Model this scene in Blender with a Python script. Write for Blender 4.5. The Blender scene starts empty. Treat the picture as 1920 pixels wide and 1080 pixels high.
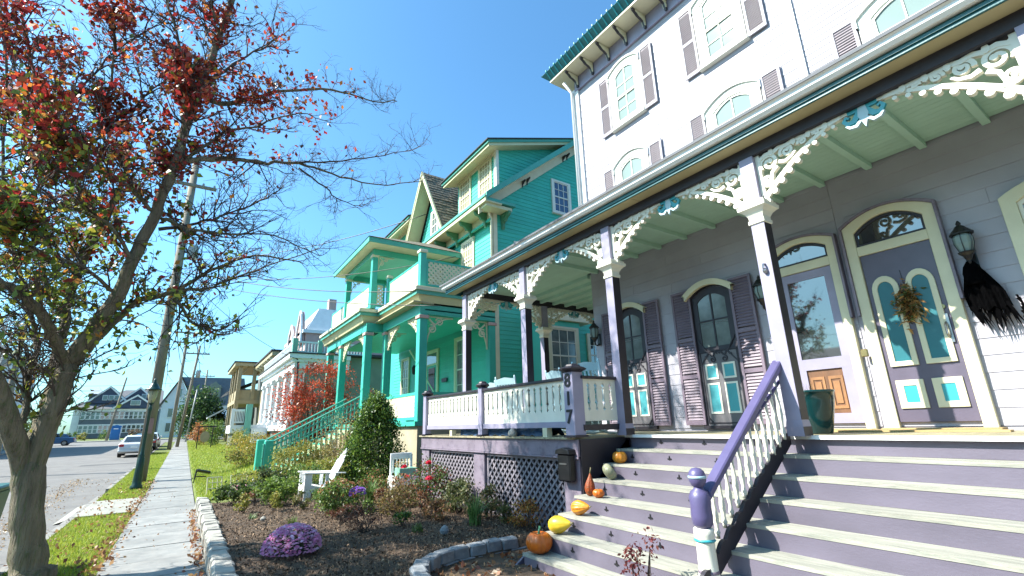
import bpy, bmesh, math, random
import numpy as np
from mathutils import Vector, Matrix
random.seed(7); rng = np.random.default_rng(7)
PI = math.pi
sc = bpy.context.scene
COL = sc.collection
# ---------------------------------------------------------------- camera, sky, sun, exposure
F_PX, W_PX = 881.0, 1920.0
VY = Vector((344 - 960, 811 - 540, F_PX)).normalized(); VZ = Vector((868 - 960, -2490 - 540, F_PX)).normalized()
VZ = (VZ - VY * VZ.dot(VY)).normalized(); VX = VY.cross(VZ)
rows = (VX, VY, VZ)
m = Matrix.Identity(4)
for i in range(3):
    m[i][0] = rows[i][0]; m[i][1] = -rows[i][1]; m[i][2] = -rows[i][2]
m[2][3] = 1.75
cd = bpy.data.cameras.new('camera'); cam = bpy.data.objects.new('camera', cd); COL.objects.link(cam)
cam.matrix_world = m
cd.sensor_width = 36; cd.lens = F_PX / W_PX * 36; cd.clip_start = .05; cd.clip_end = 2000
sc.camera = cam
SUN_TO = Vector((1.8, -.80, -1.82)).normalized()          # way the light travels
sl = bpy.data.lights.new('sun', 'SUN'); sl.energy = 4.8; sl.angle = math.radians(.5); sl.color = (1, .955, .87)
so = bpy.data.objects.new('sun', sl); COL.objects.link(so)
so.rotation_euler = SUN_TO.to_track_quat('-Z', 'Y').to_euler()
wd = bpy.data.worlds.new('World'); sc.world = wd; wd.use_nodes = True
nt = wd.node_tree; nt.nodes.clear()
sk = nt.nodes.new('ShaderNodeTexSky'); sk.sky_type = 'NISHITA'; sk.sun_disc = False
sk.sun_elevation = math.asin(-SUN_TO.z); sk.sun_rotation = math.atan2(-SUN_TO.x, -SUN_TO.y)
sk.air_density = 1.0; sk.dust_density = 1.6; sk.ozone_density = 3.0
hs = nt.nodes.new('ShaderNodeMix'); hs.data_type = 'RGBA'; hs.blend_type = 'MULTIPLY'; hs.inputs[0].default_value = 1; hs.inputs[7].default_value = (.86, 1.46, 1.62, 1)
bg = nt.nodes.new('ShaderNodeBackground'); bg.inputs[1].default_value = .08
wo = nt.nodes.new('ShaderNodeOutputWorld')
nt.links.new(sk.outputs[0], hs.inputs[6]); nt.links.new(hs.outputs[2], bg.inputs[0]); nt.links.new(bg.outputs[0], wo.inputs[0])
sc.view_settings.view_transform = 'Standard'; sc.view_settings.look = 'None'
sc.view_settings.exposure = 1.42; sc.view_settings.gamma = 1
sc.view_settings.use_curve_mapping = False
sc.cycles.max_bounces = 6; sc.cycles.transparent_max_bounces = 6

# ---------------------------------------------------------------- materials
M = {}
WHITES = {'white_paint': 0.85, 'white_metal': 0.95, 'white_plastic': 0.95, 'cream_white': 0.82, 'cream': 0.76, 'yellow_cream': 0.69, 'lavender_siding': 0.66, 'pumpkin_skin': 0.88, 'gourd_yellow': 0.88, 'pumpkin_amber': 0.88, 'pane_dark': 1, 'pane_pale': 0.8, 'number_black': 1, 'lamp_glass': 0.8, 'car_white': 0.76, 'green_siding': 0.69, 'green_trim': 0.69, 'teal_bright': 0.8, 'teal_panel': 0.8, 'teal_inset': 0.72, 'rocker_blue': 0.72, 'soil': 0.8, 'lattice_paint': 0.68}
def P(name, rgb, rough=.6, var=.12, scale=5., bump=.15, bscale=60., rnd=0., stretch=None, attr=False, trans=0., spec=.5, metal=0., rgb2=None, thr=.5, ior=1.5, bdist=.01):
    g = WHITES.get(name, .60); rgb = tuple(c * g for c in rgb); rgb2 = tuple(c * g for c in rgb2) if rgb2 else None
    mt = bpy.data.materials.new(name); mt.use_nodes = True; n = mt.node_tree.nodes; l = mt.node_tree.links
    b = n['Principled BSDF']; b.inputs['Roughness'].default_value = rough; b.inputs['Metallic'].default_value = metal; b.inputs['IOR'].default_value = ior
    b.inputs['Specular IOR Level'].default_value = spec
    ge = n.new('ShaderNodeNewGeometry'); mp = n.new('ShaderNodeMapping'); l.new(ge.outputs['Position'], mp.inputs[0])
    if stretch: mp.inputs['Scale'].default_value = stretch
    nz = n.new('ShaderNodeTexNoise'); nz.inputs['Scale'].default_value = scale; nz.inputs['Detail'].default_value = 6; l.new(mp.outputs[0], nz.inputs['Vector'])
    mr = n.new('ShaderNodeMapRange'); mr.inputs[1].default_value = .3; mr.inputs[2].default_value = .7; mr.inputs[3].default_value = 1 - var; mr.inputs[4].default_value = 1 + var
    l.new(nz.outputs[0], mr.inputs[0])
    if attr:
        src = n.new('ShaderNodeAttribute'); src.attribute_name = 'Col'; cs = src.outputs['Color']
    elif rgb2 is not None:
        n2 = n.new('ShaderNodeTexNoise'); n2.inputs['Scale'].default_value = scale * 2.3; n2.inputs['Detail'].default_value = 8; n2.inputs['Roughness'].default_value = .7; l.new(mp.outputs[0], n2.inputs['Vector'])
        cr = n.new('ShaderNodeValToRGB'); cr.color_ramp.elements[0].position = thr - .06; cr.color_ramp.elements[1].position = thr + .08
        cr.color_ramp.elements[0].color = (*rgb, 1); cr.color_ramp.elements[1].color = (*rgb2, 1)
        l.new(n2.outputs[0], cr.inputs[0]); cs = cr.outputs[0]
    else:
        src = n.new('ShaderNodeRGB'); src.outputs[0].default_value = (*rgb, 1); cs = src.outputs[0]
    vm = n.new('ShaderNodeVectorMath'); vm.operation = 'SCALE'; l.new(cs, vm.inputs[0]); l.new(mr.outputs[0], vm.inputs['Scale'])
    out = vm.outputs[0]
    if rnd:
        oi = n.new('ShaderNodeObjectInfo'); m2 = n.new('ShaderNodeMapRange'); m2.inputs[3].default_value = 1 - rnd; m2.inputs[4].default_value = 1 + rnd * .6
        l.new(oi.outputs['Random'], m2.inputs[0]); v2 = n.new('ShaderNodeVectorMath'); v2.operation = 'SCALE'; l.new(out, v2.inputs[0]); l.new(m2.outputs[0], v2.inputs['Scale']); out = v2.outputs[0]
    l.new(out, b.inputs['Base Color'])
    if bump:
        nb = n.new('ShaderNodeTexNoise'); nb.inputs['Scale'].default_value = bscale; nb.inputs['Detail'].default_value = 5; l.new(mp.outputs[0], nb.inputs['Vector'])
        bp = n.new('ShaderNodeBump'); bp.inputs['Strength'].default_value = bump; bp.inputs['Distance'].default_value = bdist; l.new(nb.outputs[0], bp.inputs['Height']); l.new(bp.outputs[0], b.inputs['Normal'])
    if trans:
        tr = n.new('ShaderNodeBsdfTranslucent'); l.new(out, tr.inputs[0]); mx = n.new('ShaderNodeMixShader'); mx.inputs[0].default_value = trans
        l.new(b.outputs[0], mx.inputs[1]); l.new(tr.outputs[0], mx.inputs[2]); l.new(mx.outputs[0], n['Material Output'].inputs[0])
    M[name] = mt; return mt
V_ = (1, 1, .25)
P('lavender_siding', (.52, .50, .565), .55, .07, 2.2, .12, 40, rnd=.05)
P('lavender_paint', (.44, .41, .56), .5, .09, 4, .12, rnd=.04)
P('purple_paint', (.15, .13, .29), .42, .12, 4, .12)
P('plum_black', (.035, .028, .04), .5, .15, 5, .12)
P('plum_shutter', (.27, .205, .265), .5, .1, 5, .12)
P('plum_door', (.16, .135, .195), .4, .1, 5, .1)
P('taupe_shutter', (.40, .34, .37), .55, .08, 5, .12)
P('cream', (.80, .75, .52), .5, .06, 4, .1, rnd=.03)
P('cream_white', (.82, .80, .68), .5, .05, 4, .1, rnd=.03)
P('tan_soffit', (.62, .53, .30), .6, .07, 3, .1)
P('teal_dark', (.02, .17, .19), .4, .15, 4, .1)
P('teal_bright', (.04, .36, .42), .4, .08, 5, .08)
P('teal_pot', (.006, .055, .06), .16, .3, 3, .08, 12)
P('ceiling_green', (.60, .92, .76), .6, .05, 3, .1, rnd=.04)
P('white_metal', (.80, .80, .78), .35, .05, 4, .05)
P('riser_paint', (.20, .175, .235), .5, .16, 3, .15, rnd=.06, stretch=(1, .4, 1))
P('tread_wood', (.50, .49, .41), .7, .22, 3, .35, 25, rnd=.08, stretch=(6, .5, 3), rgb2=(.36, .37, .31), thr=.55)
P('floor_wood', (.50, .44, .28), .7, .22, 3, .35, 25, rnd=.12, stretch=(.5, 6, 3))
P('skirt_paint', (.32, .265, .33), .6, .18, 3, .2, rnd=.06, rgb2=(.20, .15, .22), thr=.58)
P('lattice_paint', (.30, .27, .31), .6, .12, 6, .1)
P('black_metal', (.012, .012, .014), .35, .2, 8, .1)
P('number_black', (.008, .008, .01), .4, .1, 8, 0)
P('green_siding', (.065, .62, .46), .5, .07, 2, .1, 40, rnd=.06)
P('green_trim', (.06, .56, .42), .45, .07, 3, .08)
P('green_light', (.12, .55, .42), .5, .06, 3, .08)
P('green_bracket', (.10, .34, .17), .5, .1, 3, .08)
P('yellow_cream', (.78, .76, .46), .5, .06, 3, .08)
P('stone_base', (.58, .50, .34), .8, .15, 3, .3, 15)
P('shingle', (.32, .28, .20), .9, .25, 6, .4, 30, rnd=.35)
P('roof_dark', (.06, .06, .06), .8, .2, 3, .2)
P('roof_grey', (.20, .21, .23), .85, .12, 2, .2)
P('pane_pale', (.26, .34, .325), .10, .12, .8, .005, 2, ior=1.45, spec=.04)
P('pane_dark', (.022, .028, .03), .03, .3, 1.2, .01, 1.5, ior=2.3)
P('pane_blue', (.05, .10, .20), .06, .3, 1.2, .03, 2, ior=1.7)
P('pane_cream', (.50, .45, .28), .25, .1, 3, .02, 3)
P('pane_curtain', (.20, .25, .24), .12, .25, 5, .03, 4, ior=1.7)
P('brown_wood', (.24, .11, .05), .5, .25, 4, .2, 20, stretch=(1, 4, .6))
P('raw_wood', (.56, .40, .18), .7, .2, 4, .3, 20, rnd=.2)
P('asphalt', (.235, .222, .21), .9, .12, .8, .5, 50, rgb2=(.27, .255, .235), thr=.52)
P('kerb_stone', (.36, .34, .31), .85, .2, 3, .4, 25, rnd=.1)
P('slate_slab', (.33, .33, .315), .75, .16, 1.8, .3, 18, rnd=.13, rgb2=(.40, .39, .365), thr=.5)
P('apron', (.44, .43, .37), .85, .1, 1.5, .3, 30)
P('lawn', (.15, .20, .035), .95, .25, 3, .6, 40, rgb2=(.20, .24, .04), thr=.5)
P('soil', (.075, .048, .028), .95, .35, 5, .8, 30, rgb2=(.12, .075, .042), thr=.55)
P('blade', (1, 1, 1), .55, .1, 2, 0, attr=True, trans=.35)
P('leaf', (1, 1, 1), .45, .12, 3, 0, attr=True, trans=.42)
P('chip', (1, 1, 1), .85, .15, 10, 0, attr=True)
P('bark', (.30, .25, .17), .95, .35, 7, 1.0, 30, stretch=(1.8, 1.8, .22), rgb2=(.16, .20, .08), thr=.56, bdist=.05)
P('twig', (.11, .08, .065), .85, .2, 6, .2, 60)
P('pole_wood', (.33, .29, .22), .85, .2, 3, .5, 40, stretch=(3, 3, .25))
P('lamp_green', (.008, .055, .045), .35, .15, 6, .1)
P('lamp_glass', (.42, .40, .28), .15, .2, 6, .05)
P('transformer', (.50, .52, .50), .4, .1, 4, .05)
P('wire', (.02, .02, .02), .5, .1, 4, 0)
P('stone_wall', (.33, .35, .37), .85, .2, 7, .7, 30, rnd=.14, rgb2=(.42, .43, .43), thr=.55)
P('stone_kerb', (.52, .50, .44), .85, .18, 7, .7, 30, rnd=.12)
P('white_plastic', (.82, .82, .80), .4, .04, 4, .03)
P('planter_green', (.30, .62, .46), .5, .1, 6, .1)
P('rocker_blue', (.48, .68, .74), .45, .06, 5, .05)
P('pumpkin_skin', (.62, .14, .012), .35, .15, 9, .15, 30)
P('pumpkin_amber', (.62, .24, .02), .4, .3, 14, .2, 30, rgb2=(.45, .10, .015), thr=.6)
P('gourd_yellow', (.66, .46, .03), .38, .12, 9, .15, 40)
P('gourd_grey', (.34, .36, .22), .5, .2, 12, .2, 30, rgb2=(.5, .47, .34), thr=.55)
P('gourd_wart', (.45, .09, .015), .5, .3, 18, 1.0, 50, rgb2=(.12, .09, .02), thr=.58)
P('stem', (.22, .19, .09), .7, .2, 10, .3, 40)
P('car_white', (.74, .76, .78), .18, .03, 2, 0)
P('car_blue', (.05, .14, .30), .2, .05, 2, 0)
P('car_dark', (.02, .022, .026), .2, .05, 2, 0)
P('tyre', (.014, .014, .014), .8, .1, 8, .1)
P('rim', (.45, .45, .46), .3, .05, 8, 0, metal=.8)
P('tail_red', (.55, .02, .03), .25, .05, 8, 0)
P('bin_green', (.01, .10, .055), .45, .1, 4, .08)
P('blue_plastic', (.02, .22, .62), .4, .05, 3, .03)
P('navy_siding', (.06, .085, .15), .6, .1, 1, .1)
P('slate_siding', (.15, .18, .22), .6, .1, 1, .1)
P('white_paint', (.78, .80, .80), .5, .05, 2, .06, rnd=.04)
P('mint_paint', (.22, .62, .48), .5, .07, 2, .06)
P('tan_paint', (.58, .47, .28), .6, .1, 2, .1)
P('pale_green_wall', (.50, .60, .50), .6, .08, 2, .1)
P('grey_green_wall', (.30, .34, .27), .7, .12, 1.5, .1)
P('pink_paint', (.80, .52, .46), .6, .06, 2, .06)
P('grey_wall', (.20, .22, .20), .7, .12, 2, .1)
P('brick_red', (.28, .08, .05), .8, .2, 8, .3)
P('cloth_black', (.003, .003, .0035), 1, .3, 8, .3, 60, spec=.02)
P('teal_panel', (.016, .16, .19), .4, .08, 5, .05)
P('steel', (.5, .5, .5), .3, .05, 8, 0, metal=.9)
P('wood_orange', (.42, .20, .08), .5, .25, 4, .2, 20)
P('stile_grey', (.20, .19, .20), .5, .08, 4, .1)
P('teal_inset', (.10, .46, .50), .4, .08, 5, .05)
P('brass', (.45, .36, .16), .35, .1, 8, .05, metal=.8)
P('oval_tan', (.50, .40, .22), .6, .1, 4, .1)
P('blue_tarp', (.03, .09, .20), .5, .3, 8, .5, 12)
P('pink_sign', (.50, .27, .24), .5, .05, 4, 0)

# ---------------------------------------------------------------- mesh and object helpers
class MB:
    def __init__(s): s.v = []; s.f = []
    def add(s, vs, fs):
        b = len(s.v); s.v += [tuple(p) for p in vs]; s.f += [tuple(b + i for i in f) for f in fs]; return s
    def box(s, x0, x1, y0, y1, z0, z1):
        return s.add([(x0, y0, z0), (x1, y0, z0), (x1, y1, z0), (x0, y1, z0), (x0, y0, z1), (x1, y0, z1), (x1, y1, z1), (x0, y1, z1)],
                     [(0, 3, 2, 1), (4, 5, 6, 7), (0, 1, 5, 4), (1, 2, 6, 5), (2, 3, 7, 6), (3, 0, 4, 7)])
    def quad(s, *p): return s.add(p, [tuple(range(len(p)))])
    def tube(s, pts, rad, n=8, cap=True):
        pts = [Vector(p) for p in pts]; k = len(pts)
        if not hasattr(rad, '__len__'): rad = [rad] * k
        vs = []; up = None
        for i, p in enumerate(pts):
            d = (pts[min(i + 1, k - 1)] - pts[max(i - 1, 0)]).normalized()
            if up is None: up = d.orthogonal().normalized()
            a = (up - d * up.dot(d)).normalized(); up = a; b = d.cross(a)
            vs += [p + (a * math.cos(2 * PI * j / n) + b * math.sin(2 * PI * j / n)) * rad[i] for j in range(n)]
        fs = [(i * n + j, i * n + (j + 1) % n, (i + 1) * n + (j + 1) % n, (i + 1) * n + j) for i in range(k - 1) for j in range(n)]
        if cap: fs += [tuple(range(n))[::-1], tuple((k - 1) * n + j for j in range(n))]
        return s.add(vs, fs)
    def lathe(s, c, prof, n=16, ax=None):
        cx, cy, cz = c; vs = []
        for r, z in prof: vs += [(cx + r * math.cos(2 * PI * j / n), cy + r * math.sin(2 * PI * j / n), cz + z) for j in range(n)]
        k = len(prof)
        fs = [(i * n + j, i * n + (j + 1) % n, (i + 1) * n + (j + 1) % n, (i + 1) * n + j) for i in range(k - 1) for j in range(n)]
        fs += [tuple(range(n))[::-1], tuple((k - 1) * n + j for j in range(n))]
        return s.add(vs, fs)
    def prism(s, pts, fr, d0, d1):
        """2-D outline (u,w) on a wall frame, between depths d0 and d1 out of the wall"""
        n = len(pts); vs = [fr(u, w, d0) for u, w in pts] + [fr(u, w, d1) for u, w in pts]
        return s.add(vs, [tuple(range(n))[::-1], tuple(range(n, 2 * n))] + [(i, (i + 1) % n, n + (i + 1) % n, n + i) for i in range(n)])
    def ring(s, o, i_, fr, d0, d1, closed=True):
        n = len(o); vs = []
        for d in (d0, d1):
            vs += [fr(u, w, d) for u, w in o]; vs += [fr(u, w, d) for u, w in i_]
        fs = []
        for k in range(n if closed else n - 1):
            j = (k + 1) % n
            fs += [(k, j, n + j, n + k), (2 * n + k, 3 * n + k, 3 * n + j, 2 * n + j), (k, 2 * n + k, 2 * n + j, j), (n + k, n + j, 3 * n + j, 3 * n + k)]
        return s.add(vs, fs)
    def ribbon(s, pts, wid, fr, d0, d1):
        n = len(pts); o = []; i_ = []
        if not hasattr(wid, '__len__'): wid = [wid] * n
        for k in range(n):
            a = pts[max(k - 1, 0)]; b = pts[min(k + 1, n - 1)]; dx, dy = b[0] - a[0], b[1] - a[1]; L = math.hypot(dx, dy) or 1
            nx, ny = -dy / L * wid[k] / 2, dx / L * wid[k] / 2
            o.append((pts[k][0] + nx, pts[k][1] + ny)); i_.append((pts[k][0] - nx, pts[k][1] - ny))
        s.ring(o, i_, fr, d0, d1, closed=False)
        for k in (0, n - 1): s.add([fr(*o[k], d0), fr(*i_[k], d0), fr(*i_[k], d1), fr(*o[k], d1)], [(0, 1, 2, 3)])
        return s
    def disc(s, c, r, fr, d0, d1, n=10, ry=None):
        return s.prism([(c[0] + r * math.cos(2 * PI * k / n), c[1] + (ry or r) * math.sin(2 * PI * k / n)) for k in range(n)], fr, d0, d1)
    def mesh(s, name, mat, smooth=False, recalc=True):
        me = bpy.data.meshes.new(name); me.from_pydata(s.v, [], s.f)
        if recalc and len(s.f) < 20000:
            bm = bmesh.new(); bm.from_mesh(me); bmesh.ops.recalc_face_normals(bm, faces=bm.faces); bm.to_mesh(me); bm.free()
        me.materials.append(M[mat] if isinstance(mat, str) else mat)
        if smooth: me.polygons.foreach_set('use_smooth', [True] * len(me.polygons))
        me.update(); return me
def FX(x0): return lambda u, w, d: (x0 - d, u, w)          # wall facing the street: u along y
def FY(y0): return lambda u, w, d: (u, y0 - d, w)          # wall facing the camera side: u along x
WL = {}
def wloc(o): return WL.get(o.name, Vector((0, 0, 0)))
def tag(o, label=None, cat=None, group=None, kind=None):
    if label: o['label'] = label
    if cat: o['category'] = cat
    if group: o['group'] = group
    if kind: o['kind'] = kind
    return o
def link(o, parent=None, w=Vector((0, 0, 0))):
    """w: world location wanted for the object's origin"""
    COL.objects.link(o); w = Vector(w); WL[o.name] = w
    if parent is not None: o.parent = parent; o.location = w - wloc(parent)
    else: o.location = w
    return o
def thing(name, label, cat, loc=(0, 0, 0), group=None):
    o = bpy.data.objects.new(name, None); o.empty_display_size = .2; link(o, None, loc); return tag(o, label, cat, group)
def part(name, mb, mat, parent=None, smooth=False, kind=None, bevel=0, label=None, cat=None, group=None):
    me = mb if isinstance(mb, bpy.types.Mesh) else mb.mesh(name, mat, smooth)
    o = bpy.data.objects.new(name, me); link(o, parent)
    if bevel:
        b = o.modifiers.new('bevel', 'BEVEL'); b.width = bevel; b.segments = 1; b.limit_method = 'ANGLE'
    return tag(o, label, cat, group, kind)
def struct(name, mb, mat, smooth=False): return part(name, mb, mat, None, smooth, 'structure')
UNIT = {}
def plank(name, x0, x1, y0, y1, z0, z1, mat, parent, rot=None):
    """a box that shares one unit mesh per material"""
    if mat not in UNIT: UNIT[mat] = MB().box(-.5, .5, -.5, .5, -.5, .5).mesh('unit_block', mat)
    o = bpy.data.objects.new(name, UNIT[mat]); link(o, parent, ((x0 + x1) / 2, (y0 + y1) / 2, (z0 + z1) / 2))
    o.scale = (x1 - x0, y1 - y0, z1 - z0)
    if rot: o.rotation_euler = rot
    return o
def copy_thing(root, loc, rotz=0, label=None, group=None, parent=None):
    r = root.copy(); COL.objects.link(r); r.location = loc; r.rotation_euler = (0, 0, rotz); WL[r.name] = Vector(loc)
    if label: r['label'] = label
    if group: r['group'] = group
    for ch in list(root.children):
        c = ch.copy(); COL.objects.link(c); c.parent = r
        for g in list(ch.children):
            d = g.copy(); COL.objects.link(d); d.parent = c
    return r
LAP = {}
def board(parent, orient, plane, a0, a1, z0, h, mat, name='board'):
    """one lap siding board; orient 'X' lies along y facing -x, 'Y' lies along x facing -y"""
    key = (orient, mat)
    if key not in LAP:
        b = MB()
        if orient == 'X': b.add([(0, 0, 0), (-1, 0, 0), (-.35, 0, 1), (0, 0, 1), (0, 1, 0), (-1, 1, 0), (-.35, 1, 1), (0, 1, 1)], [(0, 1, 2, 3), (7, 6, 5, 4), (0, 4, 5, 1), (1, 5, 6, 2), (2, 6, 7, 3), (3, 7, 4, 0)])
        else: b.add([(0, 0, 0), (0, -1, 0), (0, -.35, 1), (0, 0, 1), (1, 0, 0), (1, -1, 0), (1, -.35, 1), (1, 0, 1)], [(0, 1, 2, 3), (7, 6, 5, 4), (0, 4, 5, 1), (1, 5, 6, 2), (2, 6, 7, 3), (3, 7, 4, 0)])
        LAP[key] = b.mesh('lap_board', mat)
    o = bpy.data.objects.new(name, LAP[key])
    link(o, parent, (plane, a0, z0) if orient == 'X' else (a0, plane, z0))
    o.scale = (.022 if 'lav' not in mat else .013, a1 - a0, h) if orient == 'X' else (a1 - a0, .022, h)
    return o
def siding(parent, orient, plane, z0, z1, pitch, mat, span):
    z = z0
    while z < z1 - .02:
        h = min(pitch, z1 - z)
        for a, b in span(z + h / 2):
            while b - a > .03:          # random butt joints along the course
                c = a + random.uniform(2.0, 4.2)
                if c > b - .5: c = b
                board(parent, orient, plane, a, c - (.004 if c < b else 0), z + random.uniform(-.0012, .0012), h, mat); a = c
        z += pitch
def arch(u0, u1, w0, ws, rise, n=12):
    """outline with a segmental arched head: (u0,w0) up to springing ws"""
    pts = [(u0, w0)]
    for k in range(n + 1):
        t = k / n; pts.append((u0 + (u1 - u0) * t, ws + rise * (1 - (2 * t - 1) ** 2)))
    pts.append((u1, w0)); return pts
def panes(f, fr, u0, u1, w0, w1, rise, cols, rows, mat, d0=-.015, d1=.006, g=.003):
    """every light of a sash is a pane of its own; the top row follows the arched head"""
    top = lambda u: w1 + rise * (1 - (2 * (u - u0) / (u1 - u0) - 1) ** 2)
    for i in range(cols):
        a = u0 + (u1 - u0) * i / cols + g; b = u0 + (u1 - u0) * (i + 1) / cols - g
        for j in range(rows):
            c = w0 + (w1 - w0) * j / rows + g; d = w0 + (w1 - w0) * (j + 1) / rows - g
            dd = d1 + random.uniform(-.001, .001)
            if j < rows - 1: pts = [(a, c), (a, d), (b, d), (b, c)]
            else: pts = [(a, c)] + [(a + (b - a) * k / 5, top(a + (b - a) * k / 5) - g) for k in range(6)] + [(b, c)]
            part('pane', MB().prism(pts, fr, d0, dd), mat, f)
def sash_window(parent, fr, u0, u1, w0, w1, rise=0, cas=.1, cmat='cream_white', smat='cream_white', pane='pane_pale', cols=2, rows=4, depth=.05, name='window', sill=True, bar=.02):
    o = arch(u0 - cas, u1 + cas, w0 - cas * .6, w1 + cas * .7, rise); i_ = arch(u0, u1, w0, w1, rise * .8)
    f = part(name, MB().ring(o, i_, fr, -.02, depth), cmat, parent, bevel=.004)
    panes(f, fr, u0, u1, w0, w1, rise * .8, cols, rows, pane)
    s = MB(); b = .035
    s.ring(arch(u0 + .001, u1 - .001, w0 + .001, w1, rise * .78), arch(u0 + b, u1 - b, w0 + b, w1 - b, rise * .8), fr, .007, .028)
    mid = (w0 + w1) / 2
    s.prism([(u0 + b, mid - .025), (u1 - b, mid - .025), (u1 - b, mid + .025), (u0 + b, mid + .025)], fr, .0075, .034)
    for k in range(1, cols):
        u = u0 + (u1 - u0) * k / cols
        s.prism([(u - bar / 2, w0 + b), (u + bar / 2, w0 + b), (u + bar / 2, w1 + rise * .7 - b), (u - bar / 2, w1 + rise * .7 - b)], fr, .0065, .022)
    for k in range(1, rows):
        w = w0 + (w1 - w0) * k / rows
        if abs(w - mid) > .06: s.prism([(u0 + b, w - bar / 2), (u1 - b, w - bar / 2), (u1 - b, w + bar / 2), (u0 + b, w + bar / 2)], fr, .006, .0205)
    part('sash', s, smat, f)
    if sill: part('sill', MB().prism([(u0 - cas - .03, w0 - cas * .6 - .05), (u1 + cas + .03, w0 - cas * .6 - .05), (u1 + cas + .03, w0 - cas * .6 - .003), (u0 - cas - .03, w0 - cas * .6 - .003)], fr, -.02, depth + .05), cmat, f, bevel=.004)
    return f
def shutter(parent, fr, u0, u1, w0, w1, mat, d=.03, mids=(.5,), rise=0, pitch=.045, fmat=None):
    f = MB(); st = .045; th = .035
    f.ring([(u0, w0), (u0, w1), (u1, w1), (u1, w0)], [(u0 + st, w0 + st * 1.6), (u0 + st, w1 - st), (u1 - st, w1 - st), (u1 - st, w0 + st * 1.6)], fr, d, d + th)
    for q in mids:
        w = w0 + (w1 - w0) * q; f.prism([(u0 + st, w - .035), (u1 - st, w - .035), (u1 - st, w + .035), (u0 + st, w + .035)], fr, d + .002, d + th - .002)
    o = part('shutter', f, fmat or mat, parent, bevel=.003)
    l = MB(); w = w0 + st * 1.6 + .01
    while w < w1 - st - .02:
        if all(abs(w - (w0 + (w1 - w0) * q)) > .05 for q in mids):
            a, b = u0 + st, u1 - st
            l.add([fr(a, w, d + .028), fr(b, w, d + .028), fr(b, w + pitch * .85, d + .008), fr(a, w + pitch * .85, d + .008), fr(a, w - .006, d + .024), fr(b, w - .006, d + .024), fr(b, w + pitch * .85 - .006, d + .004), fr(a, w + pitch * .85 - .006, d + .004)],
                  [(0, 1, 2, 3), (7, 6, 5, 4), (0, 4, 5, 1), (3, 2, 6, 7), (0, 3, 7, 4), (1, 5, 6, 2)])
        w += pitch
    part('louvres', l, mat, o, kind='stuff')
    return o
def attr_mesh(name, V, Fq, C, mat, smooth=False):
    me = bpy.data.meshes.new(name); nv = len(V); nf = len(Fq); k = Fq.shape[1]
    me.vertices.add(nv); me.vertices.foreach_set('co', np.asarray(V, np.float32).ravel())
    me.loops.add(nf * k); me.loops.foreach_set('vertex_index', np.asarray(Fq, np.int32).ravel())
    me.polygons.add(nf); me.polygons.foreach_set('loop_start', np.arange(nf, dtype=np.int32) * k)
    me.update(calc_edges=True)
    ca = me.color_attributes.new('Col', 'FLOAT_COLOR', 'POINT')
    cc = np.ones((nv, 4), np.float32); cc[:, :3] = C; ca.data.foreach_set('color', cc.ravel())
    me.materials.append(M[mat]); me.validate(); return me
def leaf_mesh(name, pos, size, col, mat='leaf', up=.3, aspect=.55, droop=0.):
    """one small folded rhombus per leaf"""
    n = len(pos); pos = np.asarray(pos, float); size = np.asarray(size, float).reshape(-1, 1) * np.ones((n, 1))
    d = rng.normal(size=(n, 3)); d[:, 2] -= droop; d /= np.linalg.norm(d, axis=1, keepdims=True)
    nn = rng.normal(size=(n, 3)); nn[:, 2] += up; s = np.cross(d, nn); s /= np.linalg.norm(s, axis=1, keepdims=True) + 1e-9
    nn = np.cross(s, d)
    V = np.stack([pos, pos + d * size * .5 + s * size * aspect * .5 + nn * size * .08, pos + d * size, pos + d * size * .5 - s * size * aspect * .5 + nn * size * .08], 1).reshape(-1, 3)
    Fq = np.arange(4 * n).reshape(-1, 4)
    return attr_mesh(name, V, Fq, np.repeat(np.asarray(col, float), 4, 0), mat)
def pal(cols, n, var=.2, w=None):
    c = np.array(cols, float); i = rng.choice(len(c), n, p=w); return c[i] * (1 + rng.uniform(-var, var, (n, 1)))
def gz(y): return .011 * max(0., y - 18)
# ---------------------------------------------------------------- ground, road, pavement
def hsm(t): t = min(1, max(0, t)); return t * t * (3 - 2 * t)
def wavy(x, y): return math.sin(x * 7.1 + 1.3 * math.sin(y * 5.3)) * math.sin(y * 6.3 + 1.1 * math.sin(x * 4.7))
def in_walk(x, y):      # the sunken landing at the foot of the steps
    if y > 5.92: return False
    if x > 2.35 + .35: return True
    return x > 2.3 + .45 * ((max(0, y - 4.9)) ** 2)
def yard(x, y):
    z = .16 + gz(y) + .42 * hsm((x - 1.0) / 2.2) * hsm((y - 13.6) / 3.0) * (1 - hsm((y - 34) / 20))
    return z
def strip_mesh(x0, x1, ys, zoff):
    b = MB(); vs = []
    for y in ys: vs += [(x0, y, gz(y) + zoff), (x1, y, gz(y) + zoff)]
    return b.add(vs, [(2 * i, 2 * i + 1, 2 * i + 3, 2 * i + 2) for i in range(len(ys) - 1)])
YS = [-12, -6, 0, 4, 6, 8, 10, 12, 14, 16, 18] + list(range(20, 78, 3)) + [77]
b = MB(); ys = [-60, -12, 0, 18, 77, 96, 130, 200, 400, 900]
vs = []
for y in ys: vs += [(-900, y, gz(min(y, 130)) - .26), (900, y, gz(min(y, 130)) - .26)]
b.add(vs, [(2 * i, 2 * i + 1, 2 * i + 3, 2 * i + 2) for i in range(len(ys) - 1)])
struct('ground', b, 'lawn')
struct('road', strip_mesh(-12.5, -1.87, YS, -.11), 'asphalt')
b = MB(); b.add([(-120, 77, gz(77) - .11), (120, 77, gz(77) - .11), (120, 96, gz(96) - .11), (-120, 96, gz(96) - .11)], [(0, 1, 2, 3)])
struct('side_street', b, 'asphalt')
kerb = struct('kerb', MB().box(-1.869, -1.80, 3.0, 3.1, -.2, 0), 'kerb_stone')
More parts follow.
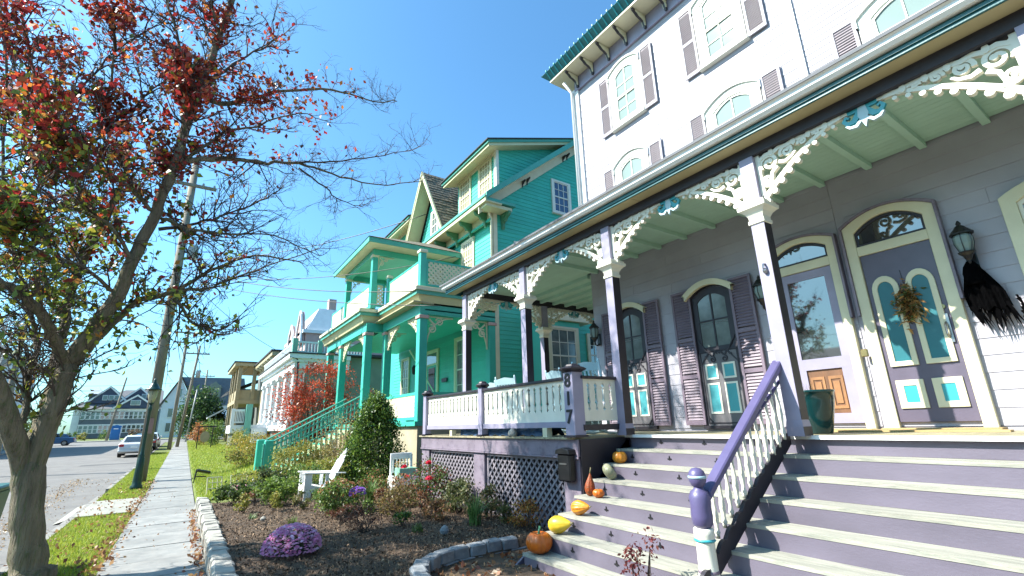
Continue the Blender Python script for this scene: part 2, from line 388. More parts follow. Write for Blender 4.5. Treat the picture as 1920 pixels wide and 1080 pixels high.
y = -4.0
while y < 76:
    L = 1.8
    if not (17.6 < y < 21.0 - .9): plank('kerb_stone', -1.868, -1.742, y, y + L - .012, gz(y + L / 2) - .24, gz(y + L / 2) + .004, 'kerb_stone', kerb)
    y += L
struct('verge', strip_mesh(-1.745, -.70, YS, -.012), 'lawn')
b = MB().add([(-1.99, 18.0, -.098), (-1.745, 18.0, .002), (-1.745, 21.3, .002 + gz(21.3)), (-1.99, 21.3, -.06)], [(0, 1, 2, 3)])
b.add([(-1.745, 18.0, .002), (-.702, 18.0, .002), (-.702, 21.3, gz(21.3) + .002), (-1.745, 21.3, gz(21.3) + .002)], [(0, 1, 2, 3)])
b = MB(); b.box(-1.745, -.72, 14.9, 17.9, -.05, .014); b.add([(-2.1, 14.9, -.10), (-1.745, 14.9, .012), (-1.745, 17.9, .012), (-2.1, 17.9, -.10)], [(0, 1, 2, 3)])
struct('driveway_apron', b, 'apron')
walk = struct('sidewalk', strip_mesh(-.70, .48, YS, -.02), 'soil')
y = 3.2; i = 0
while y < 76.5:
    L = random.choice([1.05, 1.2, 1.35, 1.5]); tilt = random.uniform(-.006, .006)
    plank('slab', -.70, .475, y, y + L - .022, gz(y + L / 2) - .05, gz(y + L / 2) + .006 + random.uniform(-.004, .006), 'slate_slab', walk, rot=(math.atan(.011) if y > 18 else 0, tilt, 0))
    y += L; i += 1
# yard: fine grid near, coarse beyond
def grid(xs, ys, zf):
    b = MB(); nx = len(xs)
    b.add([(x, y, zf(x, y)) for y in ys for x in xs], [(j * nx + i, j * nx + i + 1, (j + 1) * nx + i + 1, (j + 1) * nx + i) for j in range(len(ys) - 1) for i in range(nx - 1)]); return b
def bedz(x, y):
    if in_walk(x, y): return .0
    return yard(x, y) + .022 * wavy(x, y) + .012 * wavy(x * 3.1, y * 2.7) + .05 * hsm((x - 1) / 2.5)
xs = [.60 + .06 * i for i in range(86)]; ys = [3.0 + .06 * i for i in range(178)]
struct('flower_bed', grid(xs, ys, bedz), 'soil', True)
ys2 = [13.62 + .5 * i for i in range(127)]
struct('side_lawn', grid([.485, .6, .9, 1.3, 1.8, 2.4, 3.2, 4.5, 7, 12, 30, 90], ys2, lambda x, y: yard(x, y) - .13 * (1 if x < .5 else 0)), 'lawn', True)
struct('yard_under_houses', MB().add([(.485, -30, .10), (90, -30, .10), (90, 13.62, .10), (.485, 13.62, .10)], [(0, 1, 2, 3)]), 'soil')
b = MB(); b.add([(-120, 96, gz(96)), (120, 96, gz(96)), (120, 99, gz(99)), (-120, 99, gz(99))], [(0, 1, 2, 3)])
b.add([(-120, 96, gz(96) - .12), (120, 96, gz(96) - .12), (120, 96, gz(96)), (-120, 96, gz(96))], [(0, 1, 2, 3)])
struct('far_pavement', b, 'apron')
struct('far_lawn', MB().add([(-120, 99, gz(99) + .0), (120, 99, gz(99)), (120, 200, gz(135)), (-120, 200, gz(135))], [(0, 1, 2, 3)]), 'lawn')
b = strip_mesh(-14.5, -12.5, YS, .0); b.quad(*[(-12.5, y, gz(y) + z) for y, z in ((-12, -.12), (18, -.12), (18, 0), (-12, 0))]); b.quad(*[(-12.5, y, gz(y) + z) for y, z in ((18, -.12), (77, -.12), (77, 0), (18, 0))])
struct('opposite_pavement', b, 'apron')
struct('opposite_lawn', strip_mesh(-120, -14.5, YS, -.005), 'lawn')

# ---------------------------------------------------------------- stone borders
def rock(name, mat, seed):
    r_ = random.Random(seed); bm = bmesh.new(); bmesh.ops.create_cube(bm, size=1)
    bmesh.ops.bevel(bm, geom=bm.edges[:], offset=.11, segments=1, affect='EDGES', profile=.6)
    for v in bm.verts: v.co += Vector((r_.uniform(-.05, .05), r_.uniform(-.05, .05), r_.uniform(-.05, .05)))
    me = bpy.data.meshes.new(name); bm.to_mesh(me); bm.free(); me.materials.append(M[mat]); return me
kb = [rock('border_stone', 'stone_kerb', s) for s in range(4)]
t = thing('stone_border', 'low border of pale rough stones along the right edge of the slate sidewalk', 'stone border', (.6, 9, 0))
y = 4.2
while y < 14.2:
    L = random.uniform(.26, .38)
    o = bpy.data.objects.new('stone', random.choice(kb)); link(o, t, (.60 + random.uniform(-.012, .012), y + L / 2, .10)); o.scale = (.23, L - .008, .24 + random.uniform(0, .03)); o.rotation_euler = (0, random.uniform(-.04, .04), random.uniform(-.05, .05))
    y += L
wb = [rock('wall_block', 'stone_wall', s + 9) for s in range(5)]
t = thing('curved_block_wall', 'curved two-course wall of grey split-face blocks between mulch bed and steps', 'block wall', (3, 5.9, 0))
path = [(4.15, 5.98), (3.6, 6.0), (3.1, 5.98), (2.75, 5.88), (2.5, 5.68), (2.34, 5.42), (2.27, 5.1), (2.25, 4.7)]
def along(path, s):
    for a, b_ in zip(path, path[1:]):
        L = math.dist(a, b_)
        if s <= L: return (a[0] + (b_[0] - a[0]) * s / L, a[1] + (b_[1] - a[1]) * s / L, math.atan2(b_[1] - a[1], b_[0] - a[0]))
        s -= L
    return None
for c in range(2):
    s = .14 * c + .13
    while True:
        q = along(path, s)
        if q is None: break
        L = random.uniform(.24, .29)
        o = bpy.data.objects.new('block', random.choice(wb)); link(o, t, (q[0], q[1], .055 + .128 * c + random.uniform(-.004, .006))); o.scale = (L, .17, .135); o.rotation_euler = (0, random.uniform(-.02, .02), q[2] + random.uniform(-.05, .05))
        s += L + .005

# ---------------------------------------------------------------- loose ground cover (uncountable)
def scatter(name, n, fx, size, cols, mat, kind='stuff', w=None, up=6., aspect=.7, lift=.004, var=.25, zf=bedz):
    pts = []
    while len(pts) < n:
        x, y = fx()
        if x is None: continue
        pts.append((x, y, zf(x, y) + lift + random.random() * lift * 2))
    me = leaf_mesh(name, pts, rng.uniform(size[0], size[1], n), pal(cols, n, var, w), mat, up, aspect)
    o = bpy.data.objects.new(name, me); link(o); return tag(o, kind=kind)
def bed_pt():
    y = 5.0 + 8.6 * random.random() ** 1.5; x = random.uniform(.75, 4.7)
    return (None, None) if in_walk(x, y) else (x, y)
tag(scatter('mulch_chips', 26000, bed_pt, (.015, .05), [(.07, .042, .024), (.13, .08, .045), (.035, .022, .014), (.26, .17, .10)], 'chip', up=2, aspect=.45, lift=.01), 'brown bark mulch chips covering the flower bed', 'mulch')
def litter_pt():
    x = random.uniform(2.6, 4.2); y = random.uniform(4.3, 5.85); return (x, y) if in_walk(x, y) else (None, None)
tag(scatter('leaf_litter', 1500, litter_pt, (.05, .1), [(.30, .12, .05), (.36, .20, .10), (.20, .07, .04), (.42, .30, .18)], 'leaf', up=1., lift=.03), 'pile of dry brown leaves at the foot of the purple steps', 'leaves')
def verge_leaf():
    y = 7 + 16 * random.random() ** 1.4
    if random.random() < .6: x = -.72 + random.gauss(-.05, .09)
    else: x = random.uniform(-1.85, -.65)
    return (x, y)
tag(scatter('fallen_leaves', 1500, verge_leaf, (.035, .085), [(.22, .09, .04), (.30, .16, .07), (.14, .06, .04), (.40, .24, .12)], 'leaf', up=1.2, lift=.012, zf=lambda x, y: gz(y)), 'fallen brown leaves on the grass verge beside the slate sidewalk', 'leaves')
def kerb_leaf():
    y = 5 + 9 * random.random() ** 1.2; return (.44 - abs(random.gauss(0, .06)), y)
tag(scatter('fallen_leaves', 420, kerb_leaf, (.035, .08), [(.30, .14, .06), (.36, .22, .10), (.2, .08, .05)], 'leaf', up=1.2, lift=.02, zf=lambda x, y: gz(y)), 'fallen leaves gathered against the pale stone border', 'leaves')
def road_leaf():
    y = 11 + 16 * random.random(); return (-2.6 - .045 * (y - 11) + random.gauss(0, .22) if random.random() < .75 else random.uniform(-3.6, -2.0), y)
tag(scatter('gutter_leaves', 1200, road_leaf, (.03, .07), [(.32, .20, .09), (.40, .27, .13), (.2, .12, .06)], 'leaf', up=3, lift=.01, zf=lambda x, y: gz(y) - .11), 'line of tan leaves drifted along the road gutter', 'leaves')
def slab_leaf(): return (random.uniform(-.65, .42), 5 + 15 * random.random())
scatter('stray_leaves', 90, slab_leaf, (.03, .06), [(.2, .1, .05), (.3, .17, .08)], 'leaf', up=4, lift=.012, zf=lambda x, y: gz(y) + .006)
def grass(name, n, fn, h, cols, label, zf):
    P_ = []
    while len(P_) < n:
        x, y = fn()
        if x is not None: P_.append((x, y, zf(x, y)))
    P_ = np.array(P_); hh = rng.uniform(h[0], h[1], (n, 1)) * (1 + .25 * (P_[:, 1:2] > 16)); a = rng.uniform(0, 2 * PI, n); w = np.stack([np.cos(a), np.sin(a), 0 * a], 1) * hh * .11
    lean = np.concatenate([rng.normal(size=(n, 2)) * .38, np.ones((n, 1))], 1) * hh
    V = np.stack([P_ - w, P_ + w, P_ + lean], 1).reshape(-1, 3)
    me = attr_mesh(name, V, np.arange(3 * n).reshape(-1, 3), np.repeat(pal(cols, n, .3), 3, 0), 'blade')
    o = bpy.data.objects.new(name, me); link(o); return tag(o, label, 'grass', kind='stuff')
GC = [(.26, .35, .03), (.36, .42, .04), (.19, .28, .03), (.46, .46, .09)]
def vg():
    y = 6.5 + 40 * random.random() ** 2.0; x = random.uniform(-1.74, -.70)
    return (None, None) if 14.85 < y < 17.95 else (x, y)
grass('verge_grass', 60000, vg, (.03, .065), GC, 'sunlit patchy grass on the verge between road and sidewalk', lambda x, y: gz(y) - .012)
grass('lawn_grass', 45000, lambda: (.5 + 2.6 * random.random(), 14.2 + 55 * random.random() ** 1.5), (.04, .09), GC, 'bright green lawn beyond the wire flower border fence', yard)

P('asphalt_patch', (.13, .128, .125), .9, .15, 1.5, .5, 50); P('tar', (.03, .03, .03), .6, .1, 4, .2)
rp = MB()
for (x0, x1, y0, y1) in [(-6.2, -3.9, 24, 25.3), (-9.5, -8.1, 17, 22), (-4.6, -2.2, 36.5, 37.4)]: rp.add([(x0, y0, gz(y0) - .106), (x1, y0 + .1, gz(y0) - .106), (x1 + .05, y1, gz(y1) - .106), (x0, y1, gz(y1) - .106)], [(0, 1, 2, 3)])
struct('road_patch', rp, 'asphalt_patch')
cr = MB()
for (xa, xb, y) in [(-12, -2.0, 30.5), (-11, -3.5, 20.3), (-12, -2.0, 40.5), (-8, -3, 15.2)]:
    pts = [(xa + (xb - xa) * k / 24, y + .25 * math.sin(k * .9 + y) * .4 + random.uniform(-.04, .04)) for k in range(25)]
    for (ax, ay), (bx, by) in zip(pts, pts[1:]): cr.add([(ax, ay - .02, gz(ay) - .1015), (bx, by - .02, gz(by) - .1015), (bx, by + .02, gz(by) - .1015), (ax, ay + .02, gz(ay) - .1015)], [(0, 1, 2, 3)])
struct('road_cracks', cr, 'tar')
# ---------------------------------------------------------------- lavender house 817
FZ = 1.53; XP = 5.60; XW = 7.40
POSTS = [2.72, 5.26, 7.74, 10.30]; POSTS0 = .18
H = thing('lavender_house', 'lavender and white Victorian house with purple steps and lacy cream porch brackets', 'house', (7.4, 3, .1))
body = MB()
body.box(XW + .001, 15, -6, 7.6, .1, 10.35)
part('wall', body, 'lavender_siding', H)
def span817(z): return [(2.55, 7.6)] if z > FZ else []
siding(H, 'X', XW, FZ + .05, 10.12, .19, 'lavender_siding', lambda z: [(2.56, 7.6)])
siding(H, 'X', XW, FZ + .05, 5.05, .19, 'lavender_siding', lambda z: [(-2.0, 2.44)])
siding(H, 'X', XW, 5.3, 10.12, .105, 'lavender_siding', lambda z: [(-3.0, 2.44)])
siding(H, 'Y', 7.6 - 15.2 + 7.6, 0, 0, .2, 'lavender_siding', lambda z: [])
part('corner_board', MB().box(7.33, 7.44, 7.601, 7.72, 5.1, 10.1).box(7.34, 7.398, 7.50, 7.600, 5.1, 10.1), 'white_metal', H)
part('corner_board', MB().box(7.345, 7.399, 2.442, 2.558, 5.2, 10.1), 'white_metal', H)
part('downspout', MB().tube([(7.28, 7.66, 5.6), (7.28, 7.66, 10.0), (7.05, 7.7, 10.25)], .04, 8), 'white_metal', H, smooth=True)
fw = FX(XW - .022)
# upper storeys: windows with shutters
for (yc, w2, z0, z1, rise) in [(5.98, .36, 8.28, 9.68, .14), (3.66, .36, 8.28, 9.68, .14), (6.05, .38, 5.95, 7.28, .17), (3.68, .42, 5.95, 7.28, .17), (1.18, .42, 5.95, 7.28, .17), (1.3, .36, 8.28, 9.68, .14)]:
    wn = sash_window(H, fw, yc - w2 + .06, yc + w2 - .06, z0, z1 - .15, rise, cas=.16, pane='pane_pale', cols=2, rows=4, depth=.045)
    part('head_mould', MB().ring(arch(yc - w2 - .13, yc + w2 + .13, z1 - .2, z1 - .03, rise + .03), arch(yc - w2 - .10, yc + w2 + .10, z1 - .2, z1 - .06, rise + .03), fw, .0, .085, closed=False), 'white_metal', wn)
    for s in (1, -1):
        a = yc + s * (w2 + .12); bb = a + s * .33
        shutter(H, fw, min(a, bb), max(a, bb), z0 - .12, z1 + .02, 'taupe_shutter', d=.012, fmat='lavender_siding')
# main cornice
part('soffit', MB().box(6.86, 7.42, -6, 8.02, 10.40, 10.44).box(7.42, 15, 7.6, 8.02, 10.40, 10.44), 'cream', H)
part('frieze', MB().box(7.33, 7.379, -6, 7.6, 10.02, 10.399), 'lavender_paint', H)
part('cornice_gutter', MB().add([(6.86, -6, 10.44), (6.70, -6, 10.62), (6.72, -6, 10.66), (6.86, -6, 10.66), (6.86, 8.02, 10.44), (6.70, 8.18, 10.62), (6.72, 8.18, 10.66), (6.86, 8.02, 10.66)], [(0, 1, 2, 3), (7, 6, 5, 4), (0, 4, 5, 1), (1, 5, 6, 2), (2, 6, 7, 3), (3, 7, 4, 0)])
     .add([(6.86, 8.02, 10.44), (6.70, 8.18, 10.62), (6.70, 8.18, 10.66), (15, 8.02, 10.44), (15, 8.18, 10.62), (15, 8.18, 10.66)], [(0, 3, 4, 1), (1, 4, 5, 2)]), 'teal_dark', H)
rb = MB()
y = -5.5
while y < 8.1: rb.add([(6.845, y, 10.45), (6.68, y, 10.62), (6.68, y, 10.67), (6.86, y, 10.67), (6.845, y + .03, 10.45), (6.68, y + .03, 10.62), (6.68, y + .03, 10.67), (6.86, y + .03, 10.67)], [(0, 1, 2, 3), (7, 6, 5, 4), (0, 4, 5, 1), (1, 5, 6, 2), (2, 6, 7, 3)]); y += .16
part('gutter_rib', rb, 'teal_bright', H, kind='stuff')
part('roof', MB().add([(6.72, -6, 10.66), (6.72, 8.18, 10.66), (15, 8.18, 10.66), (15, -6, 10.66), (9, -6, 11.1), (9, 6.5, 11.1), (15, 6.5, 11.1)], [(0, 1, 5, 4), (1, 2, 6, 5), (4, 5, 6, 3)]), 'roof_dark', H)
cb = MB(); prof = [(0, 0), (0, -.34), (.05, -.36), (.07, -.30), (.10, -.22), (.20, -.17), (.28, -.15), (.36, -.08), (.42, -.05), (.42, 0)]
cb.prism(prof, lambda u, w, d: (7.33 - u, d, 10.398 + w), -.022, .022)
cm = cb.mesh('cornice_bracket', 'plum_black'); cm2 = MB().prism([(p[0] * .74 + .03, p[1] * .78 - .02) for p in prof], lambda u, w, d: (7.33 - u, d, 10.398 + w), -.034, .034).mesh('bracket_face', 'cream')
for k in range(16):
    yy = 7.45 - .56 * k
    o = bpy.data.objects.new('cornice_bracket', cm); link(o, H, (0, yy, 0)); q = bpy.data.objects.new('bracket_face', cm2); link(q, o, (0, yy, 0))
# porch roof, gutter, fascia, soffit, beam
part('porch_roof', MB().add([(5.12, -2, 5.29), (5.12, 10.95, 5.29), (7.38, 10.95, 5.72), (7.38, -2, 5.72), (5.12, -2, 5.25), (5.12, 10.95, 5.25), (7.38, 10.95, 5.68), (7.38, -2, 5.68)], [(0, 1, 2, 3), (7, 6, 5, 4), (0, 4, 5, 1), (1, 5, 6, 2), (3, 2, 6, 7)])
     .add([(7.38, 7.73, 5.29), (7.38, 10.95, 5.29), (15, 10.95, 5.29), (15, 7.73, 5.7)], [(0, 1, 2, 3)]), 'roof_grey', H)
g = MB(); gp = [(5.27, 5.16), (5.20, 5.155), (5.165, 5.19), (5.16, 5.235), (5.135, 5.25), (5.13, 5.285), (5.15, 5.29), (5.27, 5.27)]
n = len(gp); g.add([(x, -2, z) for x, z in gp] + [(x, 10.9, z) for x, z in gp], [tuple(range(n))[::-1], tuple(range(n, 2 * n))] + [(i, (i + 1) % n, n + (i + 1) % n, n + i) for i in range(n)])
part('gutter', g, 'white_metal', H)
part('fascia', MB().box(5.272, 5.30, -2, 10.86, 5.065, 5.245).box(5.252, 5.272, -2, 10.86, 5.10, 5.135), 'teal_dark', H)
part('fascia', MB().box(5.3, 15, 10.84, 10.87, 5.065, 5.245), 'teal_dark', H)
for (a, b_) in [(-2, 4.45), (4.455, 10.83)]: part('soffit_board', MB().box(5.301, 5.515, a, b_ - .004, 5.062, 5.082), 'tan_soffit', H)
part('porch_beam', MB().box(5.52, 5.70, -2, 10.37, 4.92, 5.075), 'plum_black', H, bevel=.008)
part('porch_beam', MB().box(5.70, 15, 10.21, 10.37, 4.915, 5.07), 'plum_black', H)
part('porch_end_board', MB().box(5.7, 15, 10.38, 10.83, 5.05, 5.07), 'tan_soffit', H)
# green beadboard ceiling in boards, with joists
x = 5.705
while x < 7.37: plank('ceiling_board', x, x + .108, -2, 7.73, 5.055, 5.075, 'ceiling_green', H); x += .112
x = 5.705
while x < 10.5: plank('ceiling_board', x, x + .145, 7.734, 10.2, 5.055, 5.075, 'ceiling_green', H); x += .15
for k in range(17):
    yy = -1.6 + .595 * k
    if yy < 7.6: plank('joist', 5.70, 7.37, yy, yy + .075, 4.975, 5.054, 'ceiling_green', H)
for k in range(8): plank('joist', 7.42 + .45 * k, 7.50 + .45 * k, 7.75, 10.2, 4.975, 5.054, 'ceiling_green', H)
o = plank('joist', 5.72, 7.9, -.04, .04, 4.965, 5.053, 'ceiling_green', H, rot=(0, 0, .94)); o.location = Vector((6.50, 8.95, 5.01)) - wloc(H)
# posts
def make_post():
    t = MB().box(-.082, .082, -.082, .082, FZ + .0, 4.06).mesh('porch_post', 'lavender_paint')
    return t
post_me = MB().box(-.080, .080, -.080, .080, FZ, 4.07).mesh('post', 'lavender_paint')
blk_me = MB().box(-.088, .088, -.088, .088, 4.30, 4.918).mesh('post_block', 'lavender_paint')
def sq(prof):
    b = MB(); vs = []
    for r, z in prof: vs += [(-r, -r, z), (r, -r, z), (r, r, z), (-r, r, z)]
    k = len(prof); b.add(vs, [(i * 4 + j, i * 4 + (j + 1) % 4, (i + 1) * 4 + (j + 1) % 4, (i + 1) * 4 + j) for i in range(k - 1) for j in range(4)] + [(3, 2, 1, 0), (4 * k - 4, 4 * k - 3, 4 * k - 2, 4 * k - 1)]); return b
side_me = MB().box(-.0795, .0795, -.0845, -.0805, FZ + .172, 4.02).box(-.091, .091, -.0935, -.0905, FZ + .004, FZ + .099).mesh('post_side', 'plum_black')
cap_me = sq([(.085, 4.02), (.098, 4.03), (.098, 4.07), (.088, 4.08), (.09, 4.12), (.115, 4.17), (.145, 4.20), (.17, 4.215), (.175, 4.26), (.155, 4.27), (.155, 4.299)]).mesh('capital', 'cream_white')
base_me = sq([(.090, FZ + .0), (.090, FZ + .10), (.084, FZ + .15), (.079, FZ + .17)]).mesh('post_base', 'lavender_paint')
PPOS = [(XP, y) for y in [POSTS0 - 2.54 * 0] + POSTS] + [(8.05, 10.30), (10.4, 10.30)]
for (x, y) in PPOS:
    p = part('porch_post', post_me, None, H); p.location = Vector((x, y, 0)) - wloc(H); WL[p.name] = Vector((x, y, 0))
    for nm, me in (('post_side', side_me), ('capital', cap_me), ('post_block', blk_me), ('post_base', base_me)):
        c = bpy.data.objects.new(nm, me); link(c, p, (x, y, 0))
# fretwork brackets: scrolls cut from board
def spiral(cx, cy, r0, r1, a0, turns, n=26):
    return [(cx + (r0 + (r1 - r0) * k / n) * math.cos(a0 + 2 * PI * turns * k / n), cy + (r0 + (r1 - r0) * k / n) * math.sin(a0 + 2 * PI * turns * k / n)) for k in range(n + 1)]
def fret(L=1.02, D=.60):
    b = MB(); fr = lambda s, t, d: (s, d, -t); e = [0]
    def th():
        e[0] += .0006; return -.02 - e[0], .02 + e[0]
    W_ = 1.2
    T = lambda s: D * (1 - s / (L * 1.04)) ** 1.75 + .035
    ss = [L * k / 22 for k in range(23)]
    b.ribbon([(s + .02, T(s) - .03) for s in ss], [.068 - .034 * k / 22 for k in range(23)], fr, *th())
    for cx, cy, r, a, tn, w in [(.155, .155, .115, 2.6, 1.45, .040), (.375, .105, .080, 2.8, 1.4, .034), (.105, .375, .075, 1.0, 1.4, .034), (.56, .075, .052, 2.8, 1.3, .026), (.72, .055, .036, 2.8, 1.2, .022)]:
        pts = spiral(cx, cy, r, r * .22, a, tn); b.ribbon(pts, [w * W_ * (1.0 - .35 * k / 26) for k in range(27)], fr, *th())
        b.disc(pts[-1], w * .75, fr, *th())
    b.ribbon([(.0, .02), (.06, .07), (.13, .035), (.22, .05), (.29, .02), (.38, .035), (.48, .012), (.60, .03), (.72, .012), (.86, .03), (.98, .012)], .052, fr, *th())
    b.ribbon([(.02, .0), (.025, .2), (.02, .4), (.03, .55)], .058, fr, *th())
    b.ribbon([(.24, .24), (.17, .30), (.15, .40), (.17, .46)], [.05, .04, .034, .03], fr, *th())
    b.ribbon([(.27, .20), (.34, .225), (.42, .20), (.47, .15)], [.045, .04, .032, .024], fr, *th())
    for k in range(9):
        s = .02 + .105 * k; b.disc((s + .035, T(s) + .022), (.042 - .0024 * k), fr, *th(), n=9)
    for s in (.20, .47, .64, .82): b.disc((s, .012 + .02), .03, fr, *th(), n=8, ry=.045)
    return b.mesh('bracket', 'cream_white')
fret_me = fret(); fret_far = fret(.85, .55)
fret_me.materials[0] = M['cream_white']
def put_fret(x, y, ang, me=fret_me, z=4.917, par=H):
    o = bpy.data.objects.new('fretwork_bracket', me); link(o, par, (x, y, z)); o.rotation_euler = (0, 0, ang); return o
for y in [POSTS0] + POSTS:
    if y < 10: put_fret(XP, y + .09, PI / 2)
    put_fret(XP, y - .09, -PI / 2)
for x in (XP, 8.05, 10.4):
    if x > 6: put_fret(x - .09, 10.3, PI)
    put_fret(x + .09, 10.3, 0)
# teal fleur pendants midway between posts
pb = MB(); fr0 = lambda s, t, d: (s, d, -t)
pb.prism([(-.035, 0), (.035, 0), (.05, .10), (.0, .25), (-.05, .10)], fr0, -.022, .022)
pt = MB().prism([(-.17, 0), (.17, 0), (.13, .04), (-.13, .04)], fr0, -.018, .018)
for s in (1, -1):
    pt.ribbon([(s * .03, .05), (s * .09, .13), (s * .15, .14), (s * .185, .09), (s * .16, .055), (s * .13, .075)], [.06, .06, .05, .04, .035, .03], fr0, -.0185 - .001 * s, .0185 + .001 * s)
    pb.ribbon([(s * .03, .15), (s * .08, .20), (s * .14, .19), (s * .175, .15)], [.03, .035, .03, .018], fr0, -.024 - .001 * s, .024 + .001 * s)
pbm = pb.mesh('petal', 'rocker_blue'); ptm = pt.mesh('pendant', 'teal_bright')
for (x, y, a) in [(XP, 1.45, PI / 2), (XP, 3.99, PI / 2), (XP, 6.50, PI / 2), (XP, 9.02, PI / 2), (6.8, 10.3, 0), (9.2, 10.3, 0)]:
    o = bpy.data.objects.new('pendant', ptm); link(o, H, (x, y, 4.917)); o.rotation_euler = (0, 0, a)
    q = bpy.data.objects.new('petal', pbm); COL.objects.link(q); q.parent = o
# deck floor
y = -2.5
while y < 10.9:
    plank('floor_board', 5.66 if y < 5.3 else 4.66, 7.37, y, y + .128, FZ - .03, FZ, 'floor_wood', H); y += .132
for k in range(20):
    plank('floor_board', 7.38, 11, 7.73 + .158 * k, 7.73 + .158 * k + .154, FZ - .03, FZ, 'floor_wood', H)
# skirt: fascia, piers, lattice
part('skirt_board', MB().box(4.70, 4.74, 5.36, 10.9, 1.26, 1.498), 'skirt_paint', H, bevel=.004)
part('skirt_board', MB().box(4.68, 4.70, 5.34, 10.9, 1.235, 1.26), 'skirt_paint', H)
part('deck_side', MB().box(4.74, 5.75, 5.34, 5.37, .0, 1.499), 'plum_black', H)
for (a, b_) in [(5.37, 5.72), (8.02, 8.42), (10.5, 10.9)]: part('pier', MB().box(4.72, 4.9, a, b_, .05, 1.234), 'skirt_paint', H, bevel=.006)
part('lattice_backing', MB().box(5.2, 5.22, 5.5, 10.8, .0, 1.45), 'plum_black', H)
def lattice(par, y0, y1, z0, z1, x, mat, step=.145, wd=.036):
    fr = FX(x); f = part('lattice_frame', MB().ring([(y0, z0), (y0, z1), (y1, z1), (y1, z0)], [(y0 + .05, z0 + .05), (y0 + .05, z1 - .05), (y1 - .05, z1 - .05), (y1 - .05, z0 + .05)], fr, -.01, .03), mat, par)
    b = MB(); a0, a1, w0, w1 = y0 + .04, y1 - .04, z0 + .04, z1 - .04
    for sgn in (1, -1):
        c = (a0 - (w1 - w0)) if sgn > 0 else a0
        end = a1 if sgn > 0 else a1 + (w1 - w0)
        while c < end:
            pts = []
            for w in (w0, w1):
                pts.append((c + sgn * (w - w0), w))
            (ua, wa), (ub, wb_) = pts
            # clip in u
            def clip(ua, wa, ub, wb_):
                for lim, side in ((a0, 1), (a1, -1)):
                    if (ua - lim) * side < 0 and (ub - lim) * side < 0: return None
                    if (ua - lim) * side < 0: t_ = (lim - ua) / (ub - ua); ua, wa = lim, wa + (wb_ - wa) * t_
                    if (ub - lim) * side < 0: t_ = (lim - ub) / (ua - ub); ub, wb_ = lim, wb_ + (wa - wb_) * t_
                return ua, wa, ub, wb_
            q = clip(ua, wa, ub, wb_)
            if q and abs(q[2] - q[0]) > .03: b.ribbon([(q[0], q[1]), (q[2], q[3])], wd, fr, .0 if sgn > 0 else .0105, .010 if sgn > 0 else .0205)
            c += step
    part('lattice_strips', b, mat, f, kind='stuff')
lattice(H, 5.74, 8.0, .06, 1.23, 4.80, 'lattice_paint'); lattice(H, 8.44, 10.48, .06, 1.23, 4.80, 'lattice_paint')
# stairs
for k in range(1, 9):
    xk = 5.72 - .293 * k; zk = FZ - .187 * k
    if k <= 8 and zk > 0:
        plank('stair_tread', xk - .02, xk + .136, -2.4, 5.30, zk - .032, zk, 'tread_wood', H); plank('stair_tread', xk + .141, xk + .30, -2.4, 5.298, zk - .031, zk - .001 + random.uniform(-.001, .002), 'tread_wood', H)
    r = plank('stair_riser', xk + .278, xk + .299, -2.4, 5.27, zk, zk + .187 - .033, 'riser_paint', H)
    # small dark fleur cut-outs in the risers of the left flight
    for yy in ([3.3, 4.0, 4.7] if k % 2 else [3.65, 4.35, 5.0]):
        b = MB(); fr = FX(xk + .2745); zz = zk + .085
        b.disc((yy, zz + .006), .011, fr, 0, .003, n=6, ry=.034); b.disc((yy + .02, zz - .006), .016, fr, 0, .0028, n=6, ry=.010); b.disc((yy - .02, zz - .006), .016, fr, 0, .0026, n=6, ry=.010)
        q = part('fleur_cutout', b, 'number_black', None); q.parent = H; q.location = -wloc(H)
part('floor_edge', MB().box(5.64, 5.70, -2.5, 5.33, FZ - .036, FZ - .001 + .006), 'white_metal', H)
part('stair_stringer', MB().prism([(5.72 - .293 * k * .5 if 0 else x_, z_) for x_, z_ in ([(5.7, FZ - .05)] + sum([[(5.72 - .293 * k + .29, FZ - .187 * k - .02), (5.72 - .293 * k + .02, FZ - .187 * k - .035)] for k in range(1, 8)], []) + [(3.4, .0), (5.7, .0)])], lambda u, w, d: (u, 5.30 + d, w), .0, .03), 'plum_door', H)
# scalloped stringer under the hand rail
sb = MB(); top = []; bot = []
for k in range(64):
    x_ = 3.75 + (5.62 - 3.75) * k / 63; base = FZ - .187 * ((5.72 - x_) / .293)
    top.append((x_, base + .13 + .035 * abs(math.sin(k * .62)))); bot.append((x_, base - .02))
sb.prism(top + bot[::-1], lambda u, w, d: (u, 2.86 + d, w), -.02, .02)
part('scalloped_stringer', sb, 'plum_black', H)
# stair rail
rail = part('stair_rail', MB().tube([(3.98, 2.95, 1.10), (4.20, 2.93, 1.16), (5.58, 2.83, 2.13)], .02, 6), 'purple_paint', H)
hr = MB()
for (a, b_) in [((4.03, 2.89, 1.02), (5.55, 2.80, 2.27))]:
    dx = .055
    hr.add([(a[0], a[1] - dx, a[2]), (a[0], a[1] + dx, a[2]), (a[0], a[1] + dx, a[2] + .09), (a[0], a[1] - dx, a[2] + .09), (b_[0], b_[1] - dx, b_[2]), (b_[0], b_[1] + dx, b_[2]), (b_[0], b_[1] + dx, b_[2] + .10), (b_[0], b_[1] - dx, b_[2] + .10)], [(0, 3, 2, 1), (4, 5, 6, 7), (0, 1, 5, 4), (1, 2, 6, 5), (2, 3, 7, 6), (3, 0, 4, 7)])
part('hand_rail', hr, 'purple_paint', rail, bevel=.012)
bal = MB().lathe((0, 0, 0), [(.020, 0), (.020, .06), (.028, .10), (.020, .14), (.017, .20), (.027, .30), (.030, .38), (.022, .50), (.015, .62), (.020, .66), (.015, .70), (.019, .95)], 8).mesh('baluster', 'cream_white')
bal.polygons.foreach_set('use_smooth', [True] * len(bal.polygons))
